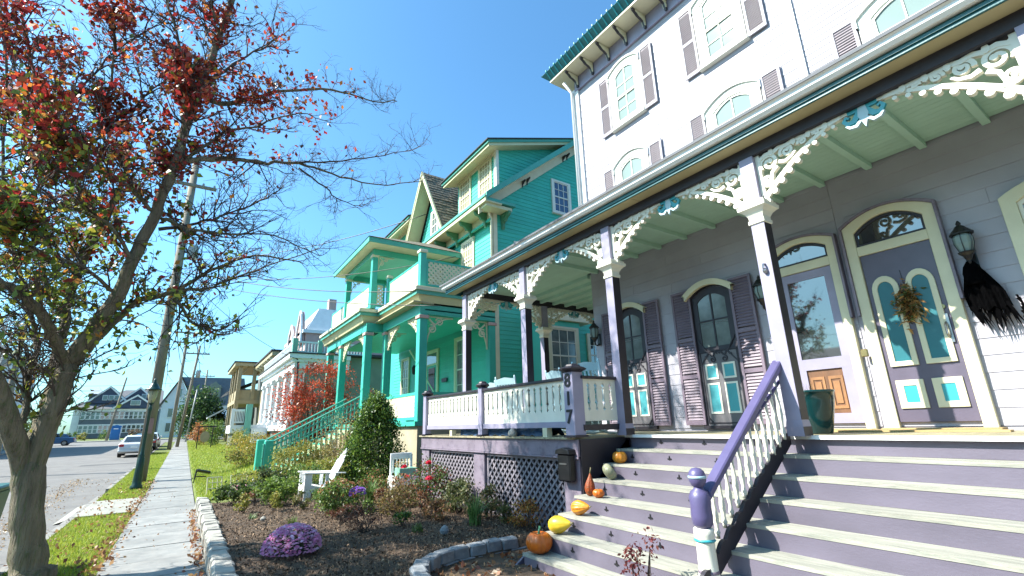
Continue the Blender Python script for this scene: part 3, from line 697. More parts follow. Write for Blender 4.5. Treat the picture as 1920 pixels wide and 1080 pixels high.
for k in range(13):
    f = (k + .6) / 13.2; x_ = 4.02 + 1.53 * f; y_ = 2.95 - .12 * f; zt = 1.0 + 1.26 * f; zb = FZ - .187 * ((5.72 - x_) / .293) + .12
    o = bpy.data.objects.new('baluster', bal); link(o, rail, (x_, y_, zb)); o.scale = (1, 1, (zt - zb) / .95)
nw = part('newel_post', MB().lathe((3.96, 2.90, .08), [(.085, 0), (.085, .18), (.065, .21), (.085, .26), (.095, .34), (.082, .40), (.078, .62), (.088, .68), (.088, .72), (.078, .73)], 20), 'cream_white', H, smooth=True)
part('newel_block', MB().lathe((3.96, 2.90, .81), [(.062, 0), (.086, .03), (.094, .10), (.088, .18), (.094, .25), (.074, .30), (.045, .32), (.04, .345)], 20), 'purple_paint', nw, smooth=True)
part('newel_ball', MB().lathe((3.96, 2.90, 1.14), [(.03, 0), (.058, .02), (.076, .06), (.078, .10), (.066, .14), (.040, .165), (.01, .172)], 20), 'purple_paint', nw, smooth=True)
part('newel_band', MB().lathe((3.96, 2.90, 1.22), [(.0792, 0), (.0802, .012), (.0792, .024)], 20), 'rocker_blue', nw, smooth=True)
part('newel_band', MB().lathe((3.96, 2.90, .70), [(.082, 0), (.094, .012), (.082, .026)], 20), 'teal_bright', nw, smooth=True)
part('newel_band', MB().lathe((3.96, 2.90, .44), [(.081, 0), (.088, .01), (.088, .03), (.081, .04)], 20), 'plum_shutter', nw, smooth=True)
# porch railing with sawn balusters
RX = 4.74
rl = part('porch_railing', MB().box(RX - .04, RX + .04, 5.5, 10.62, 1.665, 1.75), 'lavender_paint', H)
part('rail_cap', MB().box(RX - .055, RX + .055, 5.5, 10.62, 2.36, 2.405), 'plum_black', rl, bevel=.006)
part('rail_cap', MB().box(4.8, 5.56, 5.285, 5.395, 2.36, 2.405), 'plum_black', rl, bevel=.006)
part('bottom_rail', MB().box(4.8, 5.56, 5.30, 5.38, 1.62, 1.70), 'plum_black', rl)
half = [(.0835, .0), (.0835, .14), (.070, .16), (.055, .175), (.070, .20), (.066, .24), (.045, .27), (.056, .30), (.060, .36), (.060, .44), (.052, .46), (.066, .48), (.058, .50), (.046, .515), (.062, .535), (.0835, .56), (.0835, .61)]
bw = MB().prism(half + [(-u, w) for u, w in half[::-1]], lambda u, w, d: (d, u, w), -.012, .012).mesh('sawn_baluster', 'cream_white')
for (a, b_) in [(5.56, 8.02), (8.16, 10.6)]:
    n = 15; p_ = (b_ - a) / n
    for k in range(n):
        o = bpy.data.objects.new('sawn_baluster', bw); link(o, rl, (RX, a + p_ * (k + .5), 1.75)); o.scale = (1, p_ / .1675, 1)
for k in range(5):
    o = bpy.data.objects.new('sawn_baluster', bw); link(o, rl, (4.80 + .152 * (k + .5), 5.34, 1.75)); o.scale = (1, .152 / .1675, 1); o.rotation_euler = (0, 0, PI / 2)
def newel(y, x=RX, w=.085, ht=.93):
    p = part('railing_newel', MB().box(x - w, x + w, y - w, y + w, FZ, FZ + ht), 'lavender_paint', rl if 0 else H, bevel=.006)
    part('newel_cap', MB().lathe((x, y, FZ + ht), [(w * 1.2, 0), (w * 1.9, .03), (w * 2.0, .05), (w * 1.7, .07), (w * 1.2, .085), (w * 1.05, .11), (w * .6, .125)], 8), 'plum_black', p)
    part('base_block', MB().box(x - w - .02, x + w + .02, y - w - .02, y + w + .02, FZ, FZ + .03), 'plum_black', p)
    return p
n817 = newel(5.42, w=.105); newel(8.09, w=.07, ht=.90); newel(10.69, w=.075, ht=.90)
for (y, w, h_) in [(9.35, .05, .10), (6.1, .055, .125)]: part('support_block', MB().box(RX - .05, RX + .05, y - w, y + w, FZ, FZ + h_ + .01), 'cream', H)
part('support_stone', MB().lathe((RX - .02, 7.05, FZ), [(.075, 0), (.08, .05), (.06, .10), (.03, .13)], 10), 'stone_kerb', H, smooth=True)
tarp = MB(); vs = []
for j in range(31):
    for i, (x_, z_) in enumerate([(4.82, 0), (4.84, .09), (4.95, .13), (5.1, .11), (5.2, 0)]): vs.append((x_ + .02 * math.sin(j * 1.3 + i), 6.2 + .1 * j, FZ + .002 + max(0, z_ + .03 * math.sin(j * 2.1 + i))))
tarp.add(vs, [(j * 5 + i, j * 5 + i + 1, (j + 1) * 5 + i + 1, (j + 1) * 5 + i) for j in range(30) for i in range(4)])
part('folded_tarp', tarp, 'blue_tarp', None, smooth=True, label='blue tarpaulin lying on the porch floor behind the white railing', cat='tarpaulin')
def digits(txt, size, mtx, mat, name, parent):
    cu = bpy.data.curves.new(name, 'FONT'); cu.body = txt; cu.size = size; cu.extrude = .006; cu.align_x = 'CENTER'; cu.align_y = 'CENTER'; cu.offset = .006
    tmp = bpy.data.objects.new('tmp', cu); COL.objects.link(tmp); dg = bpy.context.evaluated_depsgraph_get()
    me = bpy.data.meshes.new_from_object(tmp.evaluated_get(dg)); bpy.data.objects.remove(tmp); me.transform(mtx); me.materials.clear(); me.materials.append(M[mat])
    return part(name, me, None, parent)
for k, ch in enumerate('817'):
    digits(ch, .27, Matrix(((0, 0, -1, RX - .111), (-1, 0, 0, 5.42), (0, 1, 0, FZ + .80 - .26 * k), (0, 0, 0, 1))), 'number_black', 'house_number', n817)
# ---- doors and shuttered french doors on the porch wall
def screen_door(yc, hw):
    y0, y1 = yc - hw, yc + hw; z0, z1 = FZ + .09, 3.86
    f = part('door', MB().ring(arch(y0 - .07, y1 + .07, z0 - .05, z1, .18), arch(y0, y1, z0, z1 - .03, .15), fw, -.02, .05), 'plum_black', H)
    part('head_mould', MB().ring(arch(y0 - .13, y1 + .13, z1 + .02, z1 + .03, .20), arch(y0 - .09, y1 + .09, z1 + .02, z1 - .07, .20), fw, .0, .12, closed=False), 'cream', f)
    part('door_panel', MB().box(XW - .045, XW - .024, y0, y1, z0, 2.82), 'plum_shutter' if 0 else 'stile_grey', f)
    panes(f, fw, y0 + .09, y1 - .09, 2.89, z1 - .12, .12, 2, 2, 'pane_curtain', .003, .010)
    s = MB(); s.ring(arch(y0 + .001, y1 - .001, 2.821, z1 - .035, .14), arch(y0 + .10, y1 - .10, 2.92, z1 - .14, .12), fw, .0, .022)
    s.prism([(yc - .014, 2.9), (yc + .014, 2.9), (yc + .014, z1 - .02), (yc - .014, z1 - .02)], fw, .0105, .024)
    s.prism([(y0 + .08, 3.36), (y1 - .08, 3.36), (y1 - .08, 3.385), (y0 + .08, 3.385)], fw, .011, .0245)
    part('sash', s, 'plum_black', f)
    sc_ = MB(); i = 0
    for sg in (1, -1):
        i += 1
        sc_.ribbon([(yc + sg * (hw - .02), 3.06), (yc + sg * (hw - .20), 2.80)], .022, fw, .026, .036 + .001 * i)
        sc_.ribbon([(yc + sg * (hw - .02), 2.62), (yc + sg * (hw - .16), 2.78)], .022, fw, .026, .034 + .001 * i)
        sc_.ribbon([(yc + sg * (hw - .01), 1.78), (yc + sg * (hw - .13), 1.64)], .022, fw, .026, .034 + .001 * i)
        sc_.ribbon([(yc + sg * .02 + sg * (hw - .14) * t, 2.79 + .035 * math.sin(t * 12)) for t in [q / 16 for q in range(17)]], .026, fw, .026, .0365 + .001 * i)
        sc_.ribbon(spiral(yc + sg * .11, 2.70, .055, .012, 1.5, 1.3), .016, fw, .026, .0375 + .001 * i)
    sc_.ring([(y0 + .02, z0 + .03), (y0 + .02, 2.86), (y1 - .02, 2.86), (y1 - .02, z0 + .03)], [(y0 + .04, z0 + .05), (y0 + .04, 2.84), (y1 - .04, 2.84), (y1 - .04, z0 + .05)], fw, .025, .033)
    part('screen_scrollwork', sc_, 'plum_black', f)
    for sg in (1, -1):
        for (w0, w1, wd) in [(2.40, 2.60, .085), (1.84, 2.28, .085)]:
            c = yc + sg * .16; part('inset_panel', MB().ring([(c - wd - .03, w0 - .03), (c - wd - .03, w1 + .03), (c + wd + .03, w1 + .03), (c + wd + .03, w0 - .03)], [(c - wd, w0), (c - wd, w1), (c + wd, w1), (c + wd, w0)], fw, .0235, .034).prism([(c - wd, w0), (c - wd, w1), (c + wd, w1), (c + wd, w0)], fw, .0232, .0233), 'cream_white', f)
            part('inset_field', MB().prism([(c - wd, w0), (c - wd, w1), (c + wd, w1), (c + wd, w0)], fw, .0234, .028), 'teal_inset', f)
screen_door(4.66, .37); screen_door(6.53, .36)
for (a, b_) in [(5.04, 5.44), (3.88, 4.27), (6.90, 7.30), (5.76, 6.15)]:
    shutter(H, fw, a, b_, FZ + .10, 4.0, 'plum_shutter', d=.03, mids=(.345, .62) if 1 else (), pitch=.05)
# purple front door
def casing(y0, y1, z1, rise, cas, mat='cream', ztr=3.80):
    o = arch(y0 - cas, y1 + cas, FZ + .0, z1 + cas * .8, rise); i_ = arch(y0, y1, FZ + .0, z1, rise)
    f = part('door', MB().ring(o, i_, fw, -.02, .06), mat, H, bevel=.006)
    part('outer_mould', MB().ring(arch(y0 - cas - .03, y1 + cas + .03, 3.0, z1 + cas * .8 + .03, rise), arch(y0 - cas - .001, y1 + cas + .001, 3.0, z1 + cas * .8 + .001, rise), fw, -.015, .085, closed=False), 'skirt_paint', f)
    part('transom_bar', MB().box(XW - .072, XW - .024, y0, y1, ztr, ztr + .13), mat, f, bevel=.004)
    part('transom_pane', MB().prism(arch(y0, y1, ztr + .13, z1 - .001, rise - .005), fw, .0, .012), 'pane_dark', f)
    part('transom_frame', MB().ring(arch(y0 + .001, y1 - .001, ztr + .131, z1 - .002, rise - .01), arch(y0 + .03, y1 - .03, ztr + .16, z1 - .03, rise - .015), fw, .0125, .03), 'plum_black', f)
    return f
d1 = casing(1.60, 2.36, 4.13, .17, .125)
leaf_ = part('door_leaf', MB().box(XW - .052, XW - .024, 1.605, 2.355, FZ + .10, 3.795), 'plum_door', d1, bevel=.003)
f2 = FX(XW - .052)
for c in (1.80, 2.16):
    a = lambda w, r: [(c - w, 2.30 - r), (c - w, 3.28)] + [(c - w * math.cos(PI * k / 10), 3.28 + w * 1.3 * math.sin(PI * k / 10)) for k in range(1, 10)] + [(c + w, 3.28), (c + w, 2.30 - r)]
    part('arched_moulding', MB().ring(a(.145, .0), a(.085, -.06), f2, .0005, .025), 'cream', d1, bevel=.004)
    part('arched_panel', MB().prism(a(.085, -.06), f2, .0008, .010), 'teal_bright' if 0 else 'teal_panel', d1)
    part('square_moulding', MB().ring([(c - .14, 1.79), (c - .14, 2.13), (c + .14, 2.13), (c + .14, 1.79)], [(c - .065, 1.86), (c - .065, 2.06), (c + .065, 2.06), (c + .065, 1.86)], f2, .0005, .02), 'cream', d1, bevel=.003)
    part('square_panel', MB().prism([(c - .065, 1.86), (c - .065, 2.06), (c + .065, 2.06), (c + .065, 1.86)], f2, .0008, .012), 'teal_bright', d1)
part('handle', MB().box(XW - .075, XW - .053, 1.63, 1.70, 2.52, 2.86).tube([(XW - .08, 1.665, 2.58), (XW - .13, 1.665, 2.62), (XW - .13, 1.665, 2.72), (XW - .08, 1.665, 2.76)], .012, 6), 'steel', d1)
part('deadbolt', MB().prism([(1.66 + .03 * math.cos(k * PI / 5), 2.95 + .03 * math.sin(k * PI / 5)) for k in range(10)], f2, .0, .02), 'brass', d1)
part('threshold', MB().box(7.14, 7.37, 1.42, 2.5, FZ + .001, FZ + .035), 'raw_wood', d1)
d2 = casing(2.72, 3.46, 4.10, .13, .11)
sd = MB(); sd.ring([(2.725, FZ + .1), (2.725, 3.79), (3.455, 3.79), (3.455, FZ + .1)], [(2.83, 2.52), (2.83, 3.68), (3.35, 3.68), (3.35, 2.52)], fw, .0, .03)
sd2 = MB().prism([(2.725, FZ + .1), (2.725, 1.76), (3.455, 1.76), (3.455, FZ + .1)], fw, .0, .031).prism([(2.725, 2.36), (2.725, 2.515), (3.455, 2.515), (3.455, 2.36)], fw, .0, .0305).prism([(2.725, 1.75), (2.725, 2.37), (2.86, 2.37), (2.86, 1.75)], fw, -.002, .0295).prism([(3.32, 1.75), (3.32, 2.37), (3.455, 2.37), (3.455, 1.75)], fw, -.002, .0298)
sdm = MB()
sdm.prism([(2.725, 2.36), (2.725, 3.79), (2.83, 3.79), (2.83, 2.36)], fw, .0, .03).prism([(3.35, 2.36), (3.35, 3.79), (3.455, 3.79), (3.455, 2.36)], fw, .0, .03).prism([(2.83, 3.67), (2.83, 3.79), (3.35, 3.79), (3.35, 3.67)], fw, .0, .03)
part('storm_door', sdm, 'lavender_paint', d2); part('storm_door', sd2, 'lavender_paint', d2)
part('pane', MB().prism([(2.83, 2.515), (2.83, 3.67), (3.35, 3.67), (3.35, 2.515)], fw, .002, .014), 'pane_dark', d2)
wp = MB().prism([(2.86, 1.76), (2.86, 2.36), (3.32, 2.36), (3.32, 1.76)], fw, .001, .006)
part('wood_panel', wp, 'brown_wood', d2)
for c in (2.97, 3.20): part('wood_field', MB().ring([(c - .09, 1.82), (c - .09, 2.26), (c + .09, 2.26), (c + .09, 1.82)], [(c - .06, 1.86), (c - .06, 2.22), (c + .06, 2.22), (c + .06, 1.86)], fw, .007, .016).prism([(c - .04, 1.89), (c - .04, 2.19), (c + .04, 2.19), (c + .04, 1.89)], fw, .0065, .017), 'wood_orange', d2)
part('threshold', MB().box(7.2, 7.37, 2.62, 3.56, FZ + .001, FZ + .03), 'raw_wood', d2)
# window at the right edge
sash_window(H, fw, .12, .80, 2.2, 3.95, .15, cas=.13, cmat='cream', pane='pane_dark', cols=2, rows=4, depth=.06)
part('doorbell', MB().box(XW - .115, XW - .083, 2.50, 2.58, 2.46, 2.56), 'brass', H, bevel=.01)
# ---------------------------------------------------------------- turquoise house next door
G = thing('turquoise_house', 'turquoise Victorian house with pale yellow eaves, balconies and a steep shingled gable', 'house', (8.16, 16, .4))
def roofz(x): return 13.35 - .82 * (12.5 - x)
part('wall', MB().box(8.19, 16, 13.03, 24, .3, 9.75).add([(8.19, 13.03, 9.75), (12.5, 13.03, roofz(12.5) - .12), (16, 13.03, 10.2), (8.19, 24, 9.75), (12.5, 24, roofz(12.5) - .12), (16, 24, 10.2)], [(0, 1, 2), (3, 5, 4), (0, 3, 4, 1)]), 'green_siding', G)
siding(G, 'Y', 13.03, 1.9, 13.1, .15, 'green_siding', lambda z: [(8.27 if z < 9.6 else max(8.27, 12.5 - (13.15 - z) / .82), 15.9)])
siding(G, 'X', 8.19, 5.9, 9.2, .15, 'green_siding', lambda z: [(13.15, 21.5)])
siding(G, 'X', 8.19, 1.9, 5.0, .15, 'green_siding', lambda z: [(13.15, 22.5)])
part('corner_board', MB().box(8.11, 8.26, 12.965, 13.15, 1.9, 9.3), 'cream', G)
part('downspout', MB().tube([(8.06, 13.02, 5.9), (8.06, 13.02, 8.7), (7.95, 13.0, 8.95), (7.7, 12.95, 9.1)], .05, 8), 'cream', G, smooth=True)
part('foundation', MB().box(8.1, 16, 12.98, 24, .2, 1.86), 'stone_base', G)
gy = FY(13.005); gx = FX(8.165)
sash_window(G, gy, 10.98, 11.72, 9.72, 11.02, 0, cas=.12, cmat='cream_white', pane='pane_blue', cols=3, rows=4, depth=.05)
sash_window(G, gy, 9.1, 9.9, 6.5, 7.95, 0, cas=.13, cmat='cream_white', pane='pane_blue', cols=3, rows=4, depth=.05)
sash_window(G, gx, 14.55, 15.3, 7.0, 8.5, 0, cas=.13, cmat='cream', pane='pane_cream', cols=4, rows=5, depth=.05, bar=.03)
sash_window(G, gx, 17.3, 18.1, 6.4, 8.0, 0, cas=.13, cmat='cream', pane='pane_cream', cols=3, rows=4, depth=.05)
# two storey bay on the side, seen through the lavender porch
bayb = MB(); bp = [(9.35, 13.02), (9.75, 12.45), (11.35, 12.45), (11.8, 13.02)]
bayb.add([(x, y, 1.9) for x, y in bp] + [(x, y, 5.15) for x, y in bp], [(0, 1, 5, 4), (1, 2, 6, 5), (2, 3, 7, 6), (4, 5, 6, 7)])
by = part('bay', bayb, 'green_siding', G)
siding(G, 'Y', 12.45, 1.95, 5.1, .15, 'green_siding', lambda z: [(9.75, 11.35)])
part('bay_cornice', MB().box(9.3, 11.85, 12.3, 13.0, 5.16, 5.5), 'cream', G)
sash_window(G, FY(12.42), 9.98, 11.1, 3.0, 4.85, 0, cas=.13, cmat='cream', pane='pane_curtain', cols=3, rows=4, depth=.05)
sash_window(G, FY(13.0), 12.3, 13.0, 3.4, 4.85, 0, cas=.13, cmat='cream', pane='pane_dark', cols=3, rows=4, depth=.05)
# eaves and roof
part('roof', MB().add([(7.5, 12.45, roofz(7.5) + .1), (12.5, 12.45, roofz(12.5) + .1), (12.5, 24.5, roofz(12.5) + .1), (7.5, 24.5, roofz(7.5) + .1), (17.5, 12.45, roofz(7.5) + .1), (17.5, 24.5, roofz(7.5) + .1)], [(0, 3, 2, 1), (1, 2, 5, 4)]), 'shingle', G)
def rakeb(name, y0, y1, lo, hi, mat):
    b = MB(); xs_ = (7.5, 12.5); vs = []
    for y in (y0, y1): vs += [(7.5, y, roofz(7.5) + lo), (12.5, y, roofz(12.5) + lo), (12.5, y, roofz(12.5) + hi), (7.5, y, roofz(7.5) + hi)]
    part(name, b.add(vs, [(0, 1, 2, 3), (7, 6, 5, 4), (0, 4, 5, 1), (2, 6, 7, 3), (1, 5, 6, 2), (0, 3, 7, 4)]), mat, G)
rakeb('rake_board', 12.40, 12.448, -.12, .12, 'green_light'); rakeb('rake_soffit', 12.45, 13.02, -.10, .06, 'cream')
rakeb('rake_frieze', 12.93, 12.975, -.50, -.10, 'cream')
part('eave_soffit', MB().box(7.52, 8.16, 12.46, 24.3, 9.05, 9.10), 'yellow_cream', G)
part('eave_fascia', MB().box(7.46, 7.52, 12.42, 24.3, 9.03, 9.24), 'yellow_cream', G)
part('eave_drip', MB().box(7.42, 7.459, 12.40, 24.3, 9.18, 9.28), 'green_light', G)
part('eave_frieze', MB().box(8.05, 8.11, 13.02, 21.5, 8.70, 9.045), 'yellow_cream', G)
part('frieze_mould', MB().box(7.99, 8.05, 13.0, 21.5, 8.66, 8.74), 'green_trim', G)
part('return_cornice', MB().box(7.50, 8.75, 12.47, 13.0, 9.11, 9.22), 'green_light', G)
part('return_cornice', MB().box(7.56, 8.62, 12.53, 13.0, 8.93, 9.048), 'yellow_cream', G)
def corbel(par, x, y, z, ang, mat='green_bracket', s=1.):
    key = 'corbel' + mat
    if key not in UNIT:
        b = MB(); pr = [(0, 0), (0, -.52), (.06, -.56), (.10, -.46), (.10, -.34), (.16, -.28), (.24, -.30), (.28, -.22), (.36, -.16), (.44, -.16), (.50, -.08), (.50, 0)]
        UNIT[key] = b.prism(pr, lambda u, w, d: (-u, d, w), -.05, .05).mesh('eave_bracket', mat)
    o = bpy.data.objects.new('eave_bracket', UNIT[key]); link(o, par, (x, y, z)); o.rotation_euler = (0, 0, ang); o.scale = (s, s, s)
for y in (13.35, 14.45, 15.55, 16.65, 17.75, 18.85, 20.0): corbel(G, 8.05, y, 9.046, 0)
corbel(G, 8.5, 13.0, 8.93, PI / 2); corbel(G, 8.45, 12.96, 9.046, PI / 2, s=.8)
for x in (9.4, 11.5): corbel(G, x, 12.95, roofz(x) - .28, PI / 2, 'black_metal', .45); corbel(G, x + .22, 12.95, roofz(x + .22) - .30, PI / 2, 'black_metal', .45)
# dormers
def dormer(y0, y1, wins):
    d = part('dormer_wall', MB().add([(8.35, y0, 9.6), (8.35, y0, 11.62), (12.2, y0, 12.9), (8.35, y1, 9.6), (8.35, y1, 11.62), (12.2, y1, 12.9)], [(0, 1, 2), (5, 4, 3), (0, 3, 4, 1), (1, 4, 5, 2)]), 'green_siding', G)
    z = 9.9
    while z < 12.7:
        x1 = 12.5 - (13.35 - z) / .82; x0 = max(8.36, 7.8 + (z - 11.42) / .355)
        if x1 > x0: board(G, 'Y', y0 - .002, x0, x1 + .1, z, .15, 'green_siding')
        z += .15
    siding(G, 'X', 8.35, 9.75, 11.55, .15, 'green_siding', lambda z: [(y0, y1)])
    part('dormer_trim', MB().box(8.30, 8.42, y0 - .06, y0 + .10, 9.7, 11.6), 'cream_white', G)
    part('dormer_trim', MB().box(8.30, 8.325, y0 + .1, y1, 11.42, 11.6), 'cream', G)
    sl_ = lambda x: 11.48 + .345 * (x - 7.75)
    ro = lambda lo, hi, xa, xb, ya, yb: MB().add([(xa, ya, sl_(xa) + lo), (xb, ya, sl_(xb) + lo), (xb, ya, sl_(xb) + hi), (xa, ya, sl_(xa) + hi), (xa, yb, sl_(xa) + lo), (xb, yb, sl_(xb) + lo), (xb, yb, sl_(xb) + hi), (xa, yb, sl_(xa) + hi)], [(0, 1, 2, 3), (7, 6, 5, 4), (0, 4, 5, 1), (1, 5, 6, 2), (2, 6, 7, 3), (3, 7, 4, 0)])
    part('dormer_roof', ro(.13, .17, 7.66, 12.3, y0 - .52, y1 + .4), 'roof_dark', G)
    part('dormer_fascia', ro(.02, .128, 7.72, 12.2, y0 - .47, y1 + .35), 'green_light', G)
    part('dormer_soffit', ro(-.10, .018, 7.78, 12.1, y0 - .42, y1 + .3), 'yellow_cream', G)
    for (a, b_) in wins: sash_window(G, FX(8.328), a, b_, 9.95, 11.42, 0, cas=.10, cmat='yellow_cream', smat='cream', pane='pane_cream', cols=4, rows=6, depth=.04, bar=.028)
dormer(13.08, 16.1, [(13.45, 14.25), (15.05, 15.85)])
dormer(20.6, 23.2, [(21.0, 21.8)])
# steep front gable with shingled roof
gyc = 18.1; gap = 12.9; gbs = 9.25; gh = 2.25
tri = MB().prism([(gyc - 1.75, gbs), (gyc, gap - .75), (gyc + 1.75, gbs)], FX(8.14), -1, .0); part('gable_wall', tri, 'green_siding', G)
siding(G, 'X', 8.14, gbs, gap - .9, .15, 'green_siding', lambda z: [(gyc - 1.75 * (1 - (z - gbs) / (gap - .7 - gbs)), gyc + 1.75 * (1 - (z - gbs) / (gap - .7 - gbs)))])
for s in (-1, 1):
    a = (gyc + s * gh, gbs - .1); c = (gyc, gap)
    nx = s * .86; nz = .5
    b = MB(); course = 22
    for k in range(course):     # overlapping shingle courses down the slope
        t0 = k / course; t1 = (k + 1.12) / course; t1 = min(t1, 1.0)
        p0 = (c[0] + (a[0] - c[0]) * t0, c[1] + (a[1] - c[1]) * t0); p1 = (c[0] + (a[0] - c[0]) * t1, c[1] + (a[1] - c[1]) * t1)
        xb = 8.0
        x_ = 7.56
        while x_ < 12.4:
            wd = random.uniform(.14, .24); th = random.uniform(.02, .045)
            b.add([(x_, p0[0] + nx * .01, p0[1] + nz * .01), (x_ + wd - .012, p0[0] + nx * .01, p0[1] + nz * .01), (x_ + wd - .012, p1[0] + nx * th, p1[1] + nz * th), (x_, p1[0] + nx * th, p1[1] + nz * th), (x_, p1[0], p1[1]), (x_ + wd - .012, p1[0], p1[1])], [(0, 1, 2, 3), (3, 2, 5, 4)])
            x_ += wd
    part('gable_shingles', b, 'shingle', G, kind='stuff')
    part('gable_roof_deck', MB().add([(7.56, c[0], c[1]), (7.56, a[0], a[1]), (12.4, a[0], a[1]), (12.4, c[0], c[1])], [(0, 1, 2, 3)]), 'roof_dark', G)
    L_ = MB(); o_ = [(c[0], c[1] + .05), (a[0] + s * .05, a[1] + .0)]; i_ = [(c[0], c[1] - .28), (a[0] - s * .13, a[1] - .0)]
    part('barge_board', MB().ring([o_[0], o_[1]], [i_[0], i_[1]], FX(7.56), .0, .05, closed=False).ring([o_[0], o_[1]], [(c[0], c[1] - .05), (a[0], a[1])], FX(7.56), .051, .075, closed=False), 'yellow_cream', G)
    part('gable_soffit', MB().add([(7.57, c[0], c[1] - .22), (7.57, a[0] - s * .10, a[1] - .02), (8.13, a[0] - s * .10, a[1] - .02), (8.13, c[0], c[1] - .22)], [(0, 1, 2, 3)]), 'yellow_cream', G)
sash_window(G, FX(8.115), 17.62, 18.18, 9.65, 11.0, 0, cas=.12, cmat='cream_white', pane='pane_curtain', cols=2, rows=4, depth=.04)
# lower porch
FG = 1.87
part('porch_floor', MB().box(5.35, 8.1, 12.9, 16.3, FG - .12, FG).box(4.8, 8.1, 16.302, 22.0, FG - .12, FG), 'green_trim', G)
part('porch_base', MB().box(5.45, 8.05, 12.95, 16.2, .2, FG - .121).box(4.9, 8.05, 16.22, 21.9, .2, FG - .121), 'stone_base', G)
part('porch_ceiling', MB().box(5.6, 8.1, 12.95, 22, 5.12, 5.16), 'green_trim', G)
def gpost(x, y, z0, z1, w, mat='green_trim', par=G, cap=None):
    p = part('porch_post', MB().box(x - w, x + w, y - w, y + w, z0, z1), mat, par, bevel=.01)
    if cap: part('capital', MB().box(x - w * 1.3, x + w * 1.3, y - w * 1.3, y + w * 1.3, cap, cap + .10), 'pink_paint' if z0 < 3 else 'cream', p, bevel=.01)
    return p
for (x, y) in [(5.56, 13.06), (5.56, 16.1), (4.98, 16.45), (4.98, 19.7), (4.98, 21.8), (8.0, 13.1)]: gpost(x, y, FG, 5.0, .125, cap=4.86)
bm_ = part('porch_beam', MB().box(5.44, 5.68, 12.95, 16.3, 5.0, 5.30).box(5.681, 8.1, 12.95, 13.2, 5.0, 5.30).box(4.86, 5.10, 16.301, 22, 5.0, 5.30).box(5.101, 5.68, 16.32, 16.5, 5.0, 5.29), 'green_trim', G)
def cornice(y0, y1, x, ret=True):
    part('cornice_soffit', MB().box(x + .03, x + .5, y0 + .03, y1, 5.301, 5.34), 'tan_soffit', G)
    part('cornice', MB().add([(x + .05, y0 + .05, 5.341), (x - .10, y0 - .10, 5.62), (x - .10, y1, 5.62), (x + .05, y1, 5.341), (8.1, y0 + .05, 5.341), (8.1, y0 - .10, 5.62)], [(0, 1, 2, 3), (0, 4, 5, 1)]), 'tan_soffit' if 0 else 'yellow_cream', G)
    part('cornice_band', MB().box(x - .13, x - .10, y0 - .13, y1, 5.54, 5.66).box(x - .10, 8.1, y0 - .13, y0 - .10, 5.54, 5.66), 'green_light', G)
    part('cornice_gutter', MB().box(x - .19, x - .131, y0 - .19, y1, 5.66, 5.76).box(x - .13, 8.1, y0 - .19, y0 - .131, 5.66, 5.76), 'cream', G)
    part('balcony_floor', MB().box(x - .12, 8.1, y0 - .12, y1, 5.662, 5.80), 'cream', G)
cornice(12.83, 16.35, 5.35); cornice(16.36, 22.2, 4.72)
part('soffit_board', MB().box(5.15, 5.44, 12.78, 16.3, 5.30, 5.338), 'tan_soffit', G)
gf = fret(1.0, .62); gf2 = gf.copy(); gf2.materials[0] = M['cream']
for (x, y, a) in [(5.56, 13.19, PI / 2), (5.56, 15.97, -PI / 2), (4.98, 16.6, PI / 2), (4.98, 19.57, -PI / 2), (4.98, 19.83, PI / 2)]: put_fret(x, y, a, gf2, 5.0, G)
def bigscroll(mat='cream'):
    b = MB(); fr = lambda s, t, d: (s, d, -t); e = [0]
    def th(): e[0] += .0006; return -.02 - e[0], .02 + e[0]
    b.ribbon([(0, .02), (.95, .02)], .035, fr, *th()); b.ribbon([(.02, 0), (.02, .95)], .035, fr, *th())
    b.ribbon([(.95 - .93 * math.sin(t), .95 - .93 * math.cos(t)) if 0 else (.93 * (1 - math.sin(t)) + .02, .93 * (1 - math.cos(t)) + .02) for t in [PI / 2 * k / 12 for k in range(13)]], .04, fr, *th())
    for cx, cy, r, a in [(.20, .42, .15, 4.2), (.46, .17, .14, 3.4)]: b.ribbon(spiral(cx, cy, r, r * .15, a, 1.6), .036, fr, *th())
    b.ribbon([(.1, .1), (.22, .22), (.3, .26)], .05, fr, *th())
    return b.mesh('scroll_bracket', mat)
bs = bigscroll()
for (x, y, z, a, s) in [(5.70, 13.08, 4.98, 0, .95), (7.86, 13.08, 4.98, PI, .95), (5.68, 16.1, 4.98, 0, .6)]:
    o = bpy.data.objects.new('scroll_bracket', bs); link(o, G, (x, y, z)); o.rotation_euler = (0, 0, a); o.scale = (s, s, s)
